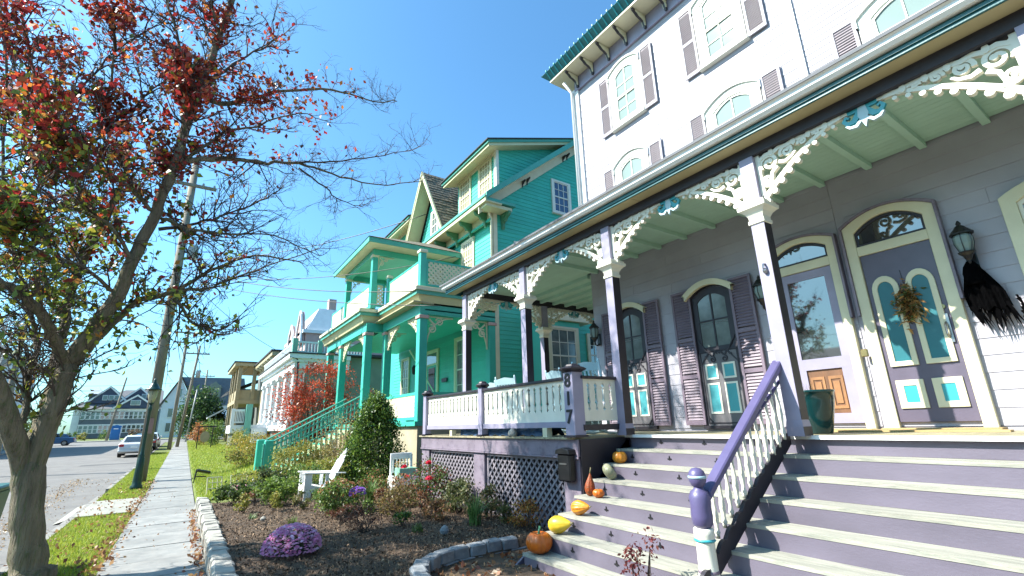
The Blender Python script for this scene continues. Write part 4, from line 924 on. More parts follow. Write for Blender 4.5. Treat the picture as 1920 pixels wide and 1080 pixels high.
def lat(par, fr, u0, u1, w0, w1, fmat, smat, step=.13, wd=.06, fw_=.06, name='lattice_panel'):
    f = part(name, MB().ring([(u0, w0), (u0, w1), (u1, w1), (u1, w0)], [(u0 + fw_, w0 + fw_), (u0 + fw_, w1 - fw_), (u1 - fw_, w1 - fw_), (u1 - fw_, w0 + fw_)], fr, -.03, .03), fmat, par)
    b = MB(); a0, a1, q0, q1 = u0 + fw_ * .8, u1 - fw_ * .8, w0 + fw_ * .8, w1 - fw_ * .8
    for sg in (1, -1):
        c = a0 - (q1 - q0)
        while c < a1 + (q1 - q0):
            t0 = max(0, min(1, 0)); us = (c, c + sg * (q1 - q0)); lo, hi = 0., 1.
            du = us[1] - us[0]
            for lim, s_ in ((a0, 1), (a1, -1)):
                v0 = (us[0] - lim) * s_; dv = du * s_
                if dv > 0: lo = max(lo, -v0 / dv)
                elif dv < 0: hi = min(hi, -v0 / dv)
            if hi - lo > .05: b.ribbon([(us[0] + du * lo, q0 + (q1 - q0) * lo), (us[0] + du * hi, q0 + (q1 - q0) * hi)], wd, fr, -.006 if sg > 0 else .0065, .006 if sg > 0 else .018)
            c += step
    part('lattice_strips', b, smat, f, kind='stuff'); return f
lat(G, FX(5.50), 13.15, 15.9, 5.90, 6.76, 'green_trim', 'cream', .10, .062)
lat(G, FY(13.0), 5.62, 8.0, 5.90, 6.76, 'green_trim', 'cream', .16, .062)
gpost(5.50, 13.02, 5.80, 6.95, .10, cap=6.95); gpost(5.50, 16.0, 5.80, 6.95, .08, cap=6.93)
lat(G, FX(4.98), 16.55, 19.6, 5.90, 6.76, 'green_trim', 'cream', .10, .062)
lat(G, FX(4.98), 19.8, 22, 5.90, 6.76, 'green_trim', 'cream', .10, .062)
lat(G, FY(16.25), 5.08, 5.42, 5.90, 6.76, 'green_trim', 'cream', .14, .062)
lat(G, FX(5.52), 13.2, 16.0, FG + .05, 2.70, 'green_trim', 'cream', .12, .065, .08)
lat(G, FY(13.05), 5.7, 7.9, FG + .05, 2.70, 'green_trim', 'cream', .16, .065, .08)
# roofed upper porch
for y in (16.25, 19.7): gpost(5.0, y, 5.80, 7.80, .10, cap=7.72)
part('upper_beam', MB().box(4.9, 5.1, 16.1, 19.9, 7.80, 8.02).box(5.101, 8.1, 16.1, 16.3, 7.80, 8.02).box(5.101, 8.1, 19.7, 19.9, 7.80, 8.02), 'green_trim', G)
part('upper_ceiling', MB().box(5.1, 8.1, 16.3, 19.7, 8.0, 8.03), 'green_trim', G)
part('upper_soffit', MB().box(4.55, 8.1, 15.45, 20.3, 8.03, 8.08), 'cream', G)
part('upper_fascia', MB().box(4.50, 4.549, 15.40, 20.35, 8.0, 8.18).box(4.55, 8.1, 15.40, 15.449, 8.0, 8.18), 'green_light', G)
part('upper_roof', MB().add([(4.48, 15.36, 8.185), (4.48, 20.38, 8.185), (8.15, 17.0, 9.05), (8.15, 18.9, 9.05), (8.15, 15.36, 8.185), (8.15, 20.38, 8.185)], [(0, 2, 3, 1), (0, 4, 2), (1, 3, 5)]), 'shingle', G)
for (x, y, z, a, s) in [(5.12, 16.22, 7.80, 0, .62), (5.12, 19.7, 7.80, 0, .62)]:
    o = bpy.data.objects.new('scroll_bracket', bs); link(o, G, (x, y, z)); o.rotation_euler = (0, 0, a); o.scale = (s, s, s)
# things on the porch wall of the turquoise house
sash_window(G, gx, 20.55, 21.3, 3.0, 4.7, 0, cas=.13, cmat='yellow_cream', pane='pane_curtain', cols=3, rows=4, depth=.05)
gd = part('door', MB().ring([(17.35, FG), (17.35, 4.75), (18.55, 4.75), (18.55, FG)], [(17.5, FG + .01), (17.5, 4.6), (18.4, 4.6), (18.4, FG + .01)], gx, .0, .06), 'yellow_cream', G)
part('door_leaf', MB().box(8.12, 8.14, 17.5, 18.4, FG, 4.1), 'green_trim', gd); part('pane', MB().box(8.10, 8.119, 17.65, 18.25, 2.9, 4.0).box(8.10, 8.135, 17.5, 18.4, 4.18, 4.6), 'pane_dark', gd)
part('transom_bar', MB().box(8.095, 8.14, 17.5, 18.4, 4.1, 4.18), 'yellow_cream', gd)
sash_window(G, gx, 14.95, 15.8, 2.6, 4.8, 0, cas=.15, cmat='yellow_cream', pane='pane_curtain', cols=2, rows=4, depth=.06)
part('wall_lantern', MB().lathe((8.02, 19.6, 3.9), [(.03, 0), (.08, .05), (.1, .3), (.06, .36), (.02, .42)], 8), 'black_metal', G)
part('name_plate', MB().box(8.10, 8.135, 16.55, 17.0, 3.35, 3.5), 'black_metal', G)
part('flag_pole', MB().tube([(8.1, 17.1, 2.6), (6.2, 15.6, 4.3)], .025, 8), 'cream', G)
# side stair of the turquoise house
yS = 16.75
for k in range(1, 10):
    xk = 4.85 - .27 * k; zk = FG - .15 * k
    plank('stair_tread', xk, xk + .29, yS, 18.6, zk - .04, zk, 'green_trim', G); plank('stair_riser', xk + .27, xk + .288, yS, 18.6, zk - .001, zk + .11, 'yellow_cream', G)
for yy in (yS - .02, 18.62):
    rr = part('stair_rail', MB().tube([(2.35, yy, 1.42), (4.95, yy, 2.80)], .032, 6).tube([(2.35, yy, 1.28), (4.95, yy, 2.64)], .02, 6).tube([(2.35, yy, 1.12), (4.95, yy, 2.46)], .022, 6).tube([(2.35, yy, .86), (4.95, yy, 2.14)], .028, 6), 'green_light', G)
    for k in range(20):
        x_ = 2.45 + .128 * k; z_ = .88 + .51 * (x_ - 2.35); plank('baluster', x_ - .018, x_ + .018, yy - .018, yy + .018, z_, z_ + .50, 'green_light', rr)
part('newel_post', MB().box(2.1, 2.34, yS - .14, yS + .10, .45, 1.45), 'green_trim', G, bevel=.02); part('newel_post', MB().box(2.1, 2.34, 18.5, 18.74, .45, 1.45), 'green_trim', G, bevel=.02)
lat(G, FX(2.09), yS - .12, yS + .08, .6, 1.35, 'green_light', 'green_trim', .07, .03, .02)
# picket skirt beside the stair
for k in range(17):
    x_ = 2.5 + .15 * k; plank('skirt_picket', x_, x_ + .07, yS - .09, yS - .06, .3, .84 + .5 * (x_ - 2.4), 'yellow_cream', G)

# ---------------------------------------------------------------- houses further along
Wc = thing('white_columned_house', 'white house with tall square porch columns and railed flat roof beyond the turquoise house', 'house', (5.6, 34, .4))
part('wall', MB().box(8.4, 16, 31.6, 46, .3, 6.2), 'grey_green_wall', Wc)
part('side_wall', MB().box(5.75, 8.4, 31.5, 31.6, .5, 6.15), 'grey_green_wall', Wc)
part('porch_floor', MB().box(5.0, 8.4, 31.6, 46, 1.7, 2.05), 'white_paint', Wc)
part('porch_base', MB().box(5.2, 8.3, 31.7, 46, .3, 1.7), 'grey_wall', Wc)
part('entablature', MB().box(5.1, 8.4, 31.45, 46, 5.35, 5.75).box(4.95, 8.4, 31.35, 46, 5.751, 5.95).box(4.75, 8.4, 31.2, 46, 5.951, 6.22), 'white_paint', Wc)
part('roof_edge', MB().box(4.70, 14, 31.15, 46.1, 6.221, 6.30), 'roof_dark', Wc)
part('corner_pipe', MB().tube([(5.0, 31.3, 6.1), (5.3, 31.42, 5.8), (5.45, 31.42, .6)], .06, 8), 'black_metal', Wc)
for y in (32.1, 34.9, 37.7, 40.5, 43.3, 45.8):
    c = part('column', MB().box(5.15, 5.75, y - .32, y + .32, 2.3, 5.1), 'white_paint', Wc, bevel=.03)
    part('column_base', MB().box(5.05, 5.85, y - .42, y + .42, 2.05, 2.299), 'white_paint', c); part('column_cap', MB().box(5.05, 5.85, y - .42, y + .42, 5.101, 5.349), 'white_paint', c)
part('pane', MB().box(8.36, 8.39, 33, 34.5, 2.6, 4.8).box(8.36, 8.39, 36, 37.5, 2.6, 4.8).box(8.36, 8.39, 39, 40.5, 2.6, 4.8), 'pane_dark', Wc)
rw = part('roof_railing', MB().box(5.1, 9.5, 31.5, 31.56, 6.95, 7.05).box(5.1, 9.5, 31.5, 31.56, 6.36, 6.42).box(5.0, 5.08, 31.5, 45.5, 6.95, 7.05).box(5.0, 5.08, 31.5, 45.5, 6.36, 6.42), 'white_paint', Wc)
part('corner_pier', MB().box(4.9, 5.2, 31.4, 31.7, 6.3, 7.2), 'planter_green', Wc); part('corner_pier', MB().box(6.4, 6.65, 31.42, 31.66, 6.3, 7.15), 'planter_green', Wc)
for k in range(22): plank('baluster', 5.25 + .19 * k, 5.32 + .19 * k, 31.51, 31.55, 6.42, 6.95, 'white_paint', rw)
for k in range(40): plank('baluster', 5.02, 5.06, 31.9 + .34 * k, 32.02 + .34 * k, 6.42, 6.95, 'white_paint', rw)
pr_ = part('porch_rail', MB().box(5.3, 5.38, 31.9, 45.8, 2.95, 3.05), 'white_paint', Wc)
part('brick_pier', MB().box(5.3, 5.8, 31.7, 32.3, .5, 1.69), 'brick_red', Wc)
Mp = thing('mint_trimmed_porch', 'small white porch with mint green corner post in front of the white columned house', 'porch', (3.6, 40, .4))
part('deck', MB().box(2.7, 5.0, 40.0, 44, 1.6, 2.15), 'white_paint', Mp); part('base', MB().box(2.9, 4.9, 40.2, 44, .4, 1.6), 'grey_wall', Mp)
part('corner_post', MB().box(3.55, 3.95, 39.7, 39.98, 1.2, 3.6), 'mint_paint', Mp); part('corner_post', MB().box(2.68, 2.9, 40, 40.2, 2.15, 3.3), 'white_paint', Mp)
part('rail', MB().box(2.72, 3.5, 39.98, 40.06, 3.1, 3.25).box(2.72, 3.5, 39.98, 40.06, 2.3, 2.4), 'white_paint', Mp)
for k in range(6): plank('baluster', 2.95 + .1 * k, 3.0 + .1 * k, 40.0, 40.04, 2.4, 3.1, 'white_paint', Mp)
part('step', MB().box(4.0, 5.0, 39.2, 39.95, 1.1, 1.3).box(4.0, 5.0, 38.7, 39.9, .9, 1.09).box(4.0, 5.0, 39.4, 39.98, 1.31, 1.9), 'white_paint', Mp)
part('porch_fence', MB().box(3.9, 5.2, 35, 35.05, 1.25, 1.32).box(3.9, 5.2, 35, 35.05, .6, .68), 'white_paint', Mp)
for k in range(9): plank('picket', 3.95 + .14 * k, 4.02 + .14 * k, 34.97, 35.0, .5, 1.3, 'white_paint', Mp)
Bk = thing('bracketed_cornice_house', 'tall house whose tan cornice has dark curved brackets, behind the white railing', 'house', (6, 50, .5))
part('wall', MB().box(6.3, 16, 46.2, 58, .4, 8.0), 'tan_paint', Bk)
part('cornice', MB().box(5.5, 16, 45.4, 58.4, 8.0, 8.35), 'tan_soffit', Bk); part('roof_edge', MB().box(5.4, 16, 45.3, 58.4, 8.351, 8.5), 'roof_dark', Bk)
for k in range(6): corbel(Bk, 6.28, 46.4 + 1.9 * k, 8.0, 0, 'cream', 1.7); corbel(Bk, 6.28, 46.75 + 1.9 * k, 7.99, 0, 'black_metal', 1.7)
Tn = thing('tan_porch_house', 'tan two-storey open porch with slim posts beyond the white columned house', 'house', (5.4, 60, .5))
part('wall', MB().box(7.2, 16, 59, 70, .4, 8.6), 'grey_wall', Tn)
part('porch_roof', MB().box(3.6, 7.6, 57.6, 68, 8.4, 8.75), 'tan_soffit', Tn); part('roof_edge', MB().box(3.5, 7.6, 57.5, 68, 8.751, 8.86), 'roof_dark', Tn)
part('upper_floor', MB().box(4.0, 7.2, 58, 68, 4.5, 4.9), 'tan_paint', Tn)
for (x, y) in [(4.2, 58.2), (5.6, 58.2), (4.2, 61.5), (4.2, 65), (4.2, 67.6)]: part('porch_post', MB().box(x - .18, x + .18, y - .18, y + .18, .5, 8.4), 'tan_paint', Tn)
part('balcony_rail', MB().box(4.1, 4.2, 58.3, 67.8, 4.9, 5.9).box(4.3, 7.2, 58.15, 58.25, 4.9, 5.9), 'tan_paint', Tn)
part('brace', MB().tube([(4.2, 58.2, 7.4), (5.0, 58.2, 8.4)], .09, 6).tube([(5.6, 58.2, 7.4), (6.4, 58.2, 8.4)], .09, 6), 'tan_paint', Tn)
Gr = thing('grey_gabled_house', 'grey house with low sloping porch roofs at the far end of the row', 'house', (5, 74, .6))
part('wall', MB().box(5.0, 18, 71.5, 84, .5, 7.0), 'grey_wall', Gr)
part('roof', MB().add([(3.9, 71, 6.6), (3.9, 85, 6.6), (9, 85, 9.0), (9, 71, 9.0), (14, 71, 6.6), (14, 85, 6.6)], [(0, 1, 2, 3), (3, 2, 5, 4)]), 'roof_grey', Gr)
part('porch_roof', MB().add([(2.2, 71, 3.5), (5.0, 71, 5.2), (5.0, 84, 5.2), (2.2, 84, 3.5), (2.2, 71, 3.3), (5.0, 71, 5.0), (5.0, 84, 5.0), (2.2, 84, 3.3)], [(0, 1, 2, 3), (7, 6, 5, 4), (0, 4, 5, 1), (0, 3, 7, 4)]), 'white_paint', Gr)
for y in (71.3, 75, 79): part('porch_post', MB().box(2.4, 2.6, y - .1, y + .1, .6, 3.4), 'white_paint', Gr)
Pk = thing('pink_towered_house', 'pale pink house with curved gables and white trim behind the turquoise balcony', 'house', (10, 48, .5))
part('wall', MB().box(8.2, 16, 46.1, 56, .4, 10.5), 'pink_paint', Pk)
for (yc, zt, w) in [(47.6, 12.6, 1.3), (52, 12.0, 1.3)]:
    part('curved_gable', MB().prism([(yc - w, 9.5), (yc - w * .8, 11), (yc - w * .3, zt - .4), (yc, zt), (yc + w * .3, zt - .4), (yc + w * .8, 11), (yc + w, 9.5)], FX(8.15), 0, .25), 'pink_paint', Pk)
    part('gable_trim', MB().ribbon([(yc - w, 9.5), (yc - w * .8, 11), (yc - w * .3, zt - .4), (yc, zt), (yc + w * .3, zt - .4), (yc + w * .8, 11), (yc + w, 9.5)], .22, FX(8.15), .251, .4), 'white_paint', Pk)
part('mansard', MB().add([(8.2, 46.1, 10.5), (8.2, 56, 10.5), (16, 56, 10.5), (16, 46.1, 10.5), (9.4, 47.3, 13), (9.4, 55, 13), (15, 55, 13), (15, 47.3, 13)], [(0, 1, 5, 4), (4, 5, 6, 7), (0, 4, 7, 3)]), 'white_paint', Pk)
part('chimney', MB().box(10.3, 11.0, 47.4, 48.2, 12, 14.1), 'pink_paint', Pk)
part('cornice', MB().box(7.9, 16, 45.9, 56, 10.3, 10.6), 'white_paint', Pk)
part('balcony', MB().box(6.6, 8.15, 46.3, 50, 7.0, 8.4), 'white_paint', Pk)
# white gabled house across the side street
Wg = thing('white_gabled_house', 'white house with steep grey roof facing the street end behind the evergreen', 'house', (-1, 112, 1))
part('wall', MB().box(-4.0, 9, 110, 124, .8, 6.7).prism([(-4.0, 6.7), (-1.6, 11.6), (.8, 6.7)], FY(110), -.5, .0) , 'white_paint', Wg)
part('roof', MB().add([(-4.6, 109.5, 6.3), (-1.6, 109.5, 12.1), (-1.6, 118, 12.1), (-4.6, 118, 6.3), (1.4, 109.5, 6.3), (1.4, 118, 6.3)], [(0, 1, 2, 3), (1, 4, 5, 2)]).add([(-1.6, 112, 12.1), (9, 112, 12.1), (9.8, 109.6, 6.6), (.9, 109.6, 6.6)], [(0, 1, 2, 3)]), 'roof_grey', Wg)
for (a, c) in [(-1.9, 8.2), (-2.9, 4.6), (-.6, 4.6), (-2.9, 2.0), (-.6, 2.0), (2.5, 4.4), (5, 4.4)]:
    w = part('window', MB().ring([(a - .1, c - .1), (a - .1, c + 1.6), (a + .8, c + 1.6), (a + .8, c - .1)], [(a, c), (a, c + 1.5), (a + .7, c + 1.5), (a + .7, c)], FY(109.98), 0, .12), 'white_paint', Wg); part('pane', MB().box(a, a + .7, 109.95, 109.975, c, c + 1.5), 'pane_dark', w)
part('dormer', MB().box(2.9, 5.0, 109.7, 113, 8.3, 10).prism([(2.7, 10), (3.95, 11.2), (5.2, 10)], FY(109.6), -3, 0), 'grey_green_wall', Wg)
part('porch', MB().box(3.0, 9, 107.6, 109.9, 3.9, 4.2), 'white_paint', Wg)
for x in (3.2, 5.2, 7.2): part('porch_post', MB().box(x - .12, x + .12, 107.8, 108.04, .9, 3.9), 'white_paint', Wg)
# navy house with glazed porches
Nv = thing('navy_porch_house', 'dark blue gabled house with two storeys of white glazed porches at the street end', 'house', (-13, 131, 1.2))
part('wall', MB().box(-18.6, -5.0, 131, 146, 1.1, 8.0), 'slate_siding', Nv)
part('porch_wall', MB().box(-17.6, -5.2, 128.5, 130.99, 1.1, 6.7), 'slate_siding', Nv)
part('porch_wall', MB().box(-18.8, -17.61, 129.2, 130.99, 1.1, 6.7), 'white_paint', Nv)
fy = FY(128.48)
for (z0, z1) in [(2.05, 3.6), (4.75, 6.3)]:
    x_ = -18.6
    for k in range(16):
        a = -17.5 + .76 * k
        if a > -5.9: break
        w = part('window', MB().ring([(a, z0), (a, z1), (a + .72, z1), (a + .72, z0)], [(a + .09, z0 + .09), (a + .09, z1 - .09), (a + .63, z1 - .09), (a + .63, z0 + .09)], fy, 0, .12).box(a + .09, a + .63, 128.36, 128.40, (z0 + z1) / 2 - .04, (z0 + z1) / 2 + .04), 'white_paint', Nv)
        part('pane', MB().box(a + .09, a + .63, 128.42, 128.47, z0 + .09, z1 - .09), 'pane_pale' if k < 4 else 'pane_dark', w)
part('trim_band', MB().box(-17.8, -5.0, 128.3, 128.47, 6.35, 6.8).box(-17.7, -5.1, 128.38, 128.47, 3.62, 3.8), 'white_paint', Nv)
part('porch_roof', MB().add([(-18.2, 127.9, 6.81), (-4.6, 127.9, 6.81), (-4.6, 131.5, 8.3), (-18.2, 131.5, 8.3)], [(0, 1, 2, 3)]), 'roof_grey', Nv)
def far_gable(x0, x1, zb, zt, y, mat):
    xm = (x0 + x1) / 2
    part('gable', MB().prism([(x0, zb), (xm, zt), (x1, zb)], FY(y), -6, 0), mat, Nv)
    part('gable_trim', MB().ribbon([(x0 - .4, zb - .2), (xm, zt + .15), (x1 + .4, zb - .2)], .35, FY(y), .01, .25), 'white_paint', Nv)
    part('gable_roof', MB().add([(x0 - .5, y - .3, zb), (xm, y - .3, zt + .35), (xm, y + 8, zt + .35), (x0 - .5, y + 8, zb), (x1 + .5, y - .3, zb), (x1 + .5, y + 8, zb)], [(0, 1, 2, 3), (1, 4, 5, 2)]), 'roof_grey', Nv)
far_gable(-12.4, -5.6, 7.0, 9.4, 128.2, 'navy_siding'); far_gable(-17.2, -10.6, 8.0, 11.2, 130.2, 'navy_siding'); far_gable(-11.6, -6.2, 8.6, 11.1, 130.4, 'navy_siding')
part('roof', MB().add([(-18.9, 130.5, 7.5), (-18.9, 146, 7.5), (-12, 138, 11.3), (-5, 138, 11.3), (-4.6, 130.5, 7.5), (-4.6, 146, 7.5)], [(0, 2, 1), (0, 4, 3, 2)]), 'roof_grey', Nv)
part('turret', MB().box(-17.3, -15.2, 132, 134, 8.0, 10.0), 'navy_siding', Nv); part('turret_roof', MB().add([(-17.6, 131.7, 10), (-14.9, 131.7, 10), (-14.9, 134.3, 10), (-17.6, 134.3, 10), (-16.25, 133, 11.6)], [(0, 1, 4), (1, 2, 4), (2, 3, 4), (3, 0, 4)]), 'white_paint', Nv)
for (a, c) in [(-9.9, 7.6), (-9.1, 7.6), (-14.8, 8.7), (-13.8, 8.7), (-12.9, 8.7), (-8.4, 9.0)]:
    yy = 128.0 if c < 8 else 130.0
    w = part('window', MB().box(a - .08, a + .78, yy - .06, yy + .1, c - .08, c + .95), 'white_paint', Nv); part('pane', MB().box(a, a + .7, yy - .1, yy - .061, c, c + .87), 'pane_pale', w)
part('entry_door', MB().box(-6.6, -5.7, 128.3, 128.47, 1.2, 3.5), 'pane_dark', Nv)
# house on the left across the road whose shadow falls on the roadway
Lh = thing('left_edge_house', 'pale house glimpsed behind the tree trunk at the left edge of the photo', 'house', (-20, 62, .4))
part('wall', MB().box(-27, -14.9, 56, 76, .3, 9.5), 'white_paint', Lh)
part('roof', MB().add([(-27.6, 55.4, 9.4), (-14.3, 55.4, 9.4), (-14.3, 76.6, 9.4), (-27.6, 76.6, 9.4), (-21, 55.4, 13.5), (-21, 76.6, 13.5)], [(0, 4, 5, 3), (4, 1, 2, 5), (0, 1, 4), (3, 5, 2)]), 'roof_grey', Lh)
for y in (58, 62, 66, 70, 74):
    for z in (1.6, 5.2):
        w = part('window', MB().box(-14.899, -14.86, y, y + 1.1, z, z + 1.7), 'white_paint', Lh); part('pane', MB().box(-14.859, -14.84, y + .1, y + 1.0, z + .1, z + 1.6), 'pane_dark', w)

# row of houses on the opposite side of the road: outside the frame, mirrored in the door glass and blocking the low sky
for k, (y0, y1, h_, wm, lb) in enumerate([(-24, -10, 8.5, 'tan_paint', 'tan house across the road'), (-6, 7, 5.0, 'slate_siding', 'slate blue house across the road, opposite the lavender house'), (11, 24, 4.6, 'pale_green_wall', 'pale green house across the road'), (29, 42, 9.2, 'brick_red', 'brick house across the road')]):
    t = thing('opposite_house', lb, 'house', (-24, (y0 + y1) / 2, 0))
    part('wall', MB().box(-32, -22, y0, y1, -.1, h_), wm, t)
    part('roof', MB().add([(-33, y0 - .6, h_ - .1), (-21.3, y0 - .6, h_ - .1), (-21.3, y1 + .6, h_ - .1), (-33, y1 + .6, h_ - .1), (-27, y0 - .6, h_ + (4 if h_ > 7 else 2.2)), (-27, y1 + .6, h_ + (4 if h_ > 7 else 2.2))], [(0, 4, 5, 3), (4, 1, 2, 5), (0, 1, 4), (3, 5, 2)]), 'roof_grey', t)
    part('porch', MB().box(-21.9, -19.6, y0 + .5, y1 - .5, 3.0, 3.4), 'white_paint', t)
    for j in range(4):
        yy = y0 + 1.5 + j * 3.1
        part('porch_post', MB().box(-19.9, -19.7, yy, yy + .2, 0, 3.0), 'white_paint', t)
        for z in ((1.0, 5.0) if h_ > 7 else (1.0,)): w = part('window', MB().box(-21.999, -21.95, yy, yy + 1.2, z, z + 1.7), 'white_paint', t); part('pane', MB().box(-21.949, -21.93, yy + .1, yy + 1.1, z + .1, z + 1.6), 'pane_dark', w)

t = thing('sky_block_house', 'added grey house right of the steps, unseen, blocking the low sky', 'house', (9, -16, 0))  # unseen house volume added to block sky light from the right
part('wall', MB().box(6.5, 18, -24, -9, -.1, 10), 'grey_wall', t); part('roof', MB().add([(6, -24.5, 9.9), (18.5, -24.5, 9.9), (18.5, -8.5, 9.9), (6, -8.5, 9.9), (12, -24.5, 14), (12, -8.5, 14)], [(0, 4, 5, 3), (4, 1, 2, 5), (0, 1, 4), (3, 5, 2)]), 'roof_grey', t)
part('porch', MB().box(4.4, 6.49, -23.5, -9.5, 3.2, 3.6), 'white_paint', t); part('porch_floor', MB().box(4.4, 6.49, -23.5, -9.5, -.1, 1.2), 'grey_wall', t)
# ---------------------------------------------------------------- the street tree
TB = {
'trunk':[(-1.36,8.90,-.05),(-1.38,8.90,.15),(-1.47,8.90,.58),(-1.56,8.90,1.09),(-1.62,8.90,1.48)],
'R':[(-1.53,8.90,.95),(-1.57,8.90,1.38),(-1.52,8.85,1.87),(-1.46,8.80,2.29),(-1.44,8.80,2.72)],
'R2':[(-1.44,8.80,2.72),(-1.27,8.70,3.13),(-1.08,8.60,3.63),(-0.95,8.50,4.19),(-0.81,8.50,4.99),(-0.68,8.40,5.72),(-0.62,8.40,6.62),(-0.50,8.40,7.61),(-0.40,8.40,8.45),(-0.25,8.30,9.52),(-.2,8.3,10.4)],
'R1':[(-1.43,8.80,2.65),(-1.57,8.50,2.96),(-1.72,8.20,3.25),(-1.91,8.00,3.45),(-2.10,7.80,3.55),(-2.7,7.5,3.9)],
'R3':[(-1.29,8.75,2.87),(-1.11,8.90,3.29),(-0.84,9.00,3.71),(-0.40,9.10,3.97),(0.06,9.20,4.43),(0.68,9.30,4.82),(1.42,9.40,4.87)],
'R3b':[(-0.40,9.10,3.97),(0.02,9.20,4.09),(0.32,9.30,4.31),(0.89,9.50,4.71),(1.82,9.60,5.29)],
'R3c':[(-0.39,9.10,3.83),(-0.16,9.20,3.52),(-0.00,9.20,3.40),(0.19,9.20,3.37)],
'R4':[(-0.68,8.40,5.72),(-0.44,8.50,6.04),(0.03,8.60,6.26),(0.62,8.80,6.47),(1.16,8.90,6.69),(1.78,9.00,6.69),(2.68,9.10,6.75),(3.81,9.20,7.18)],
'R4b':[(1.16,8.90,6.69),(1.92,8.80,6.94),(2.75,8.70,7.25),(3.47,8.60,7.65)],
'R4c':[(1.17,8.90,6.58),(1.70,9.00,6.37),(2.05,9.10,6.21),(2.48,9.10,6.17)],
'R5':[(-0.36,8.40,7.13),(-0.02,8.50,7.32),(0.37,8.60,7.70),(0.98,8.60,8.08),(1.76,8.60,8.36),(2.42,8.60,8.40),(2.94,8.60,8.61)],
'R6':[(-0.54,8.50,6.00),(-0.10,8.70,6.78),(0.37,8.80,7.17),(1.07,9.00,7.84),(1.69,9.00,7.84)],
'R7':[(-0.71,8.50,4.75),(-0.26,8.70,5.02),(0.16,8.80,5.35),(0.70,8.90,5.83),(0.93,8.90,6.12)],
'R8':[(-0.70,8.50,4.93),(-0.31,8.40,4.80),(0.20,8.40,4.82),(0.81,8.40,4.94),(1.60,8.40,4.70)],
'R9':[(-0.59,8.40,6.33),(-0.72,8.30,6.82),(-0.78,8.20,7.45),(-0.96,8.10,8.02),(-1.18,8.00,8.57)],
'R10':[(-0.40,8.40,8.45),(-0.54,8.20,8.78),(-0.71,8.10,9.17)],
'R11':[(-0.41,8.40,7.54),(-0.04,8.60,8.31),(0.35,8.80,8.97),(0.82,8.90,9.83)],
'M':[(-1.57,8.93,1.1),(-1.62,8.97,1.45),(-1.65,9.20,1.88),(-1.67,9.50,2.33),(-1.70,9.60,2.80),(-1.74,9.70,3.47),(-1.77,9.80,4.18),(-1.67,9.90,5.06),(-2.11,10.00,5.98),(-2.48,10.10,6.85),(-3.04,10.20,7.99),(-3.48,10.30,9.35)],
'M2':[(-1.77,9.80,4.18),(-1.53,9.60,5.27),(-1.39,9.40,6.00),(-1.78,9.30,6.53),(-1.79,9.20,7.50),(-1.92,9.10,8.58)],
'L':[(-1.52,8.90,.85),(-1.62,8.90,1.25),(-1.80,8.70,1.81),(-1.95,8.50,2.26),(-2.17,8.30,2.76),(-2.35,8.10,3.36),(-2.58,7.90,4.13),(-2.84,7.60,5.16)],
'L2':[(-1.79,8.80,1.82),(-1.79,9.00,2.09),(-1.88,9.10,2.37),(-1.86,9.20,2.67),(-1.93,9.30,3.06),(-2.15,9.40,3.68),(-2.54,9.50,4.73),(-2.86,9.60,5.85),(-3.10,9.70,7.28),(-3.49,9.80,8.76)],
'N1':[(-2.78,9.60,5.59),(-2.51,9.40,5.94),(-2.23,9.30,6.86),(-1.92,9.20,7.88),(-1.51,9.10,8.56)],
'N2':[(-2.55,9.50,4.81),(-2.23,9.20,5.56),(-1.81,9.00,6.15),(-1.40,8.90,6.94),(-1.00,8.80,7.68)],
'N3':[(-0.95,8.50,4.19),(-1.28,8.20,4.60),(-1.71,8.00,4.66),(-2.03,7.80,4.42)],
'N4':[(-1.06,8.60,3.71),(-1.47,8.30,3.96),(-1.83,8.10,4.06),(-2.13,7.90,4.08)],
'N5':[(-0.81,8.50,4.99),(-1.16,8.30,5.26),(-1.60,8.20,5.43),(-2.01,8.10,5.66),(-2.30,8.00,6.17)],
}
RAD = {'trunk': (.36, .20), 'R': (.13, .115), 'R2': (.108, .04), 'R1': (.075, .045), 'R3': (.065, .012), 'R3b': (.032, .008), 'R3c': (.03, .006), 'R4': (.055, .008), 'R4b': (.02, .006), 'R4c': (.02, .006), 'R5': (.05, .007), 'R6': (.032, .006), 'R7': (.03, .006), 'R8': (.032, .006), 'R9': (.04, .012), 'R10': (.03, .01), 'R11': (.03, .007),
       'M': (.11, .02), 'M2': (.06, .012), 'L': (.135, .07), 'L2': (.05, .014), 'N1': (.03, .01), 'N2': (.03, .01), 'N3': (.03, .01), 'N4': (.03, .01), 'N5': (.035, .01)}
def smooth_path(p, sub=3, jit=.0):
    p = [Vector(q) for q in p]; out = []
    for i in range(len(p) - 1):
        a = p[max(i - 1, 0)]; b_ = p[i]; c = p[i + 1]; d = p[min(i + 2, len(p) - 1)]
        for k in range(sub):
            t = k / sub; out.append(.5 * ((2 * b_) + (c - a) * t + (2 * a - 5 * b_ + 4 * c - d) * t * t + (3 * b_ - a - 3 * c + d) * t ** 3) + Vector((random.gauss(0, jit), random.gauss(0, jit), random.gauss(0, jit))))
    return out + [p[-1]]
tree = thing('street_tree', 'big forked pear tree with red and green autumn leaves on the verge at left', 'tree', (-1.37, 8.9, 0))
def thick_of(k, i, n):
    a, b_ = RAD[k]; t = i / (n - 1)
    if k == 'trunk': return [.26, .185, .165, .16, .165, .11][min(5, int(t * 5.01))]
    return a + (b_ - a) * t ** .8
twigs = MB(); leafpos = []
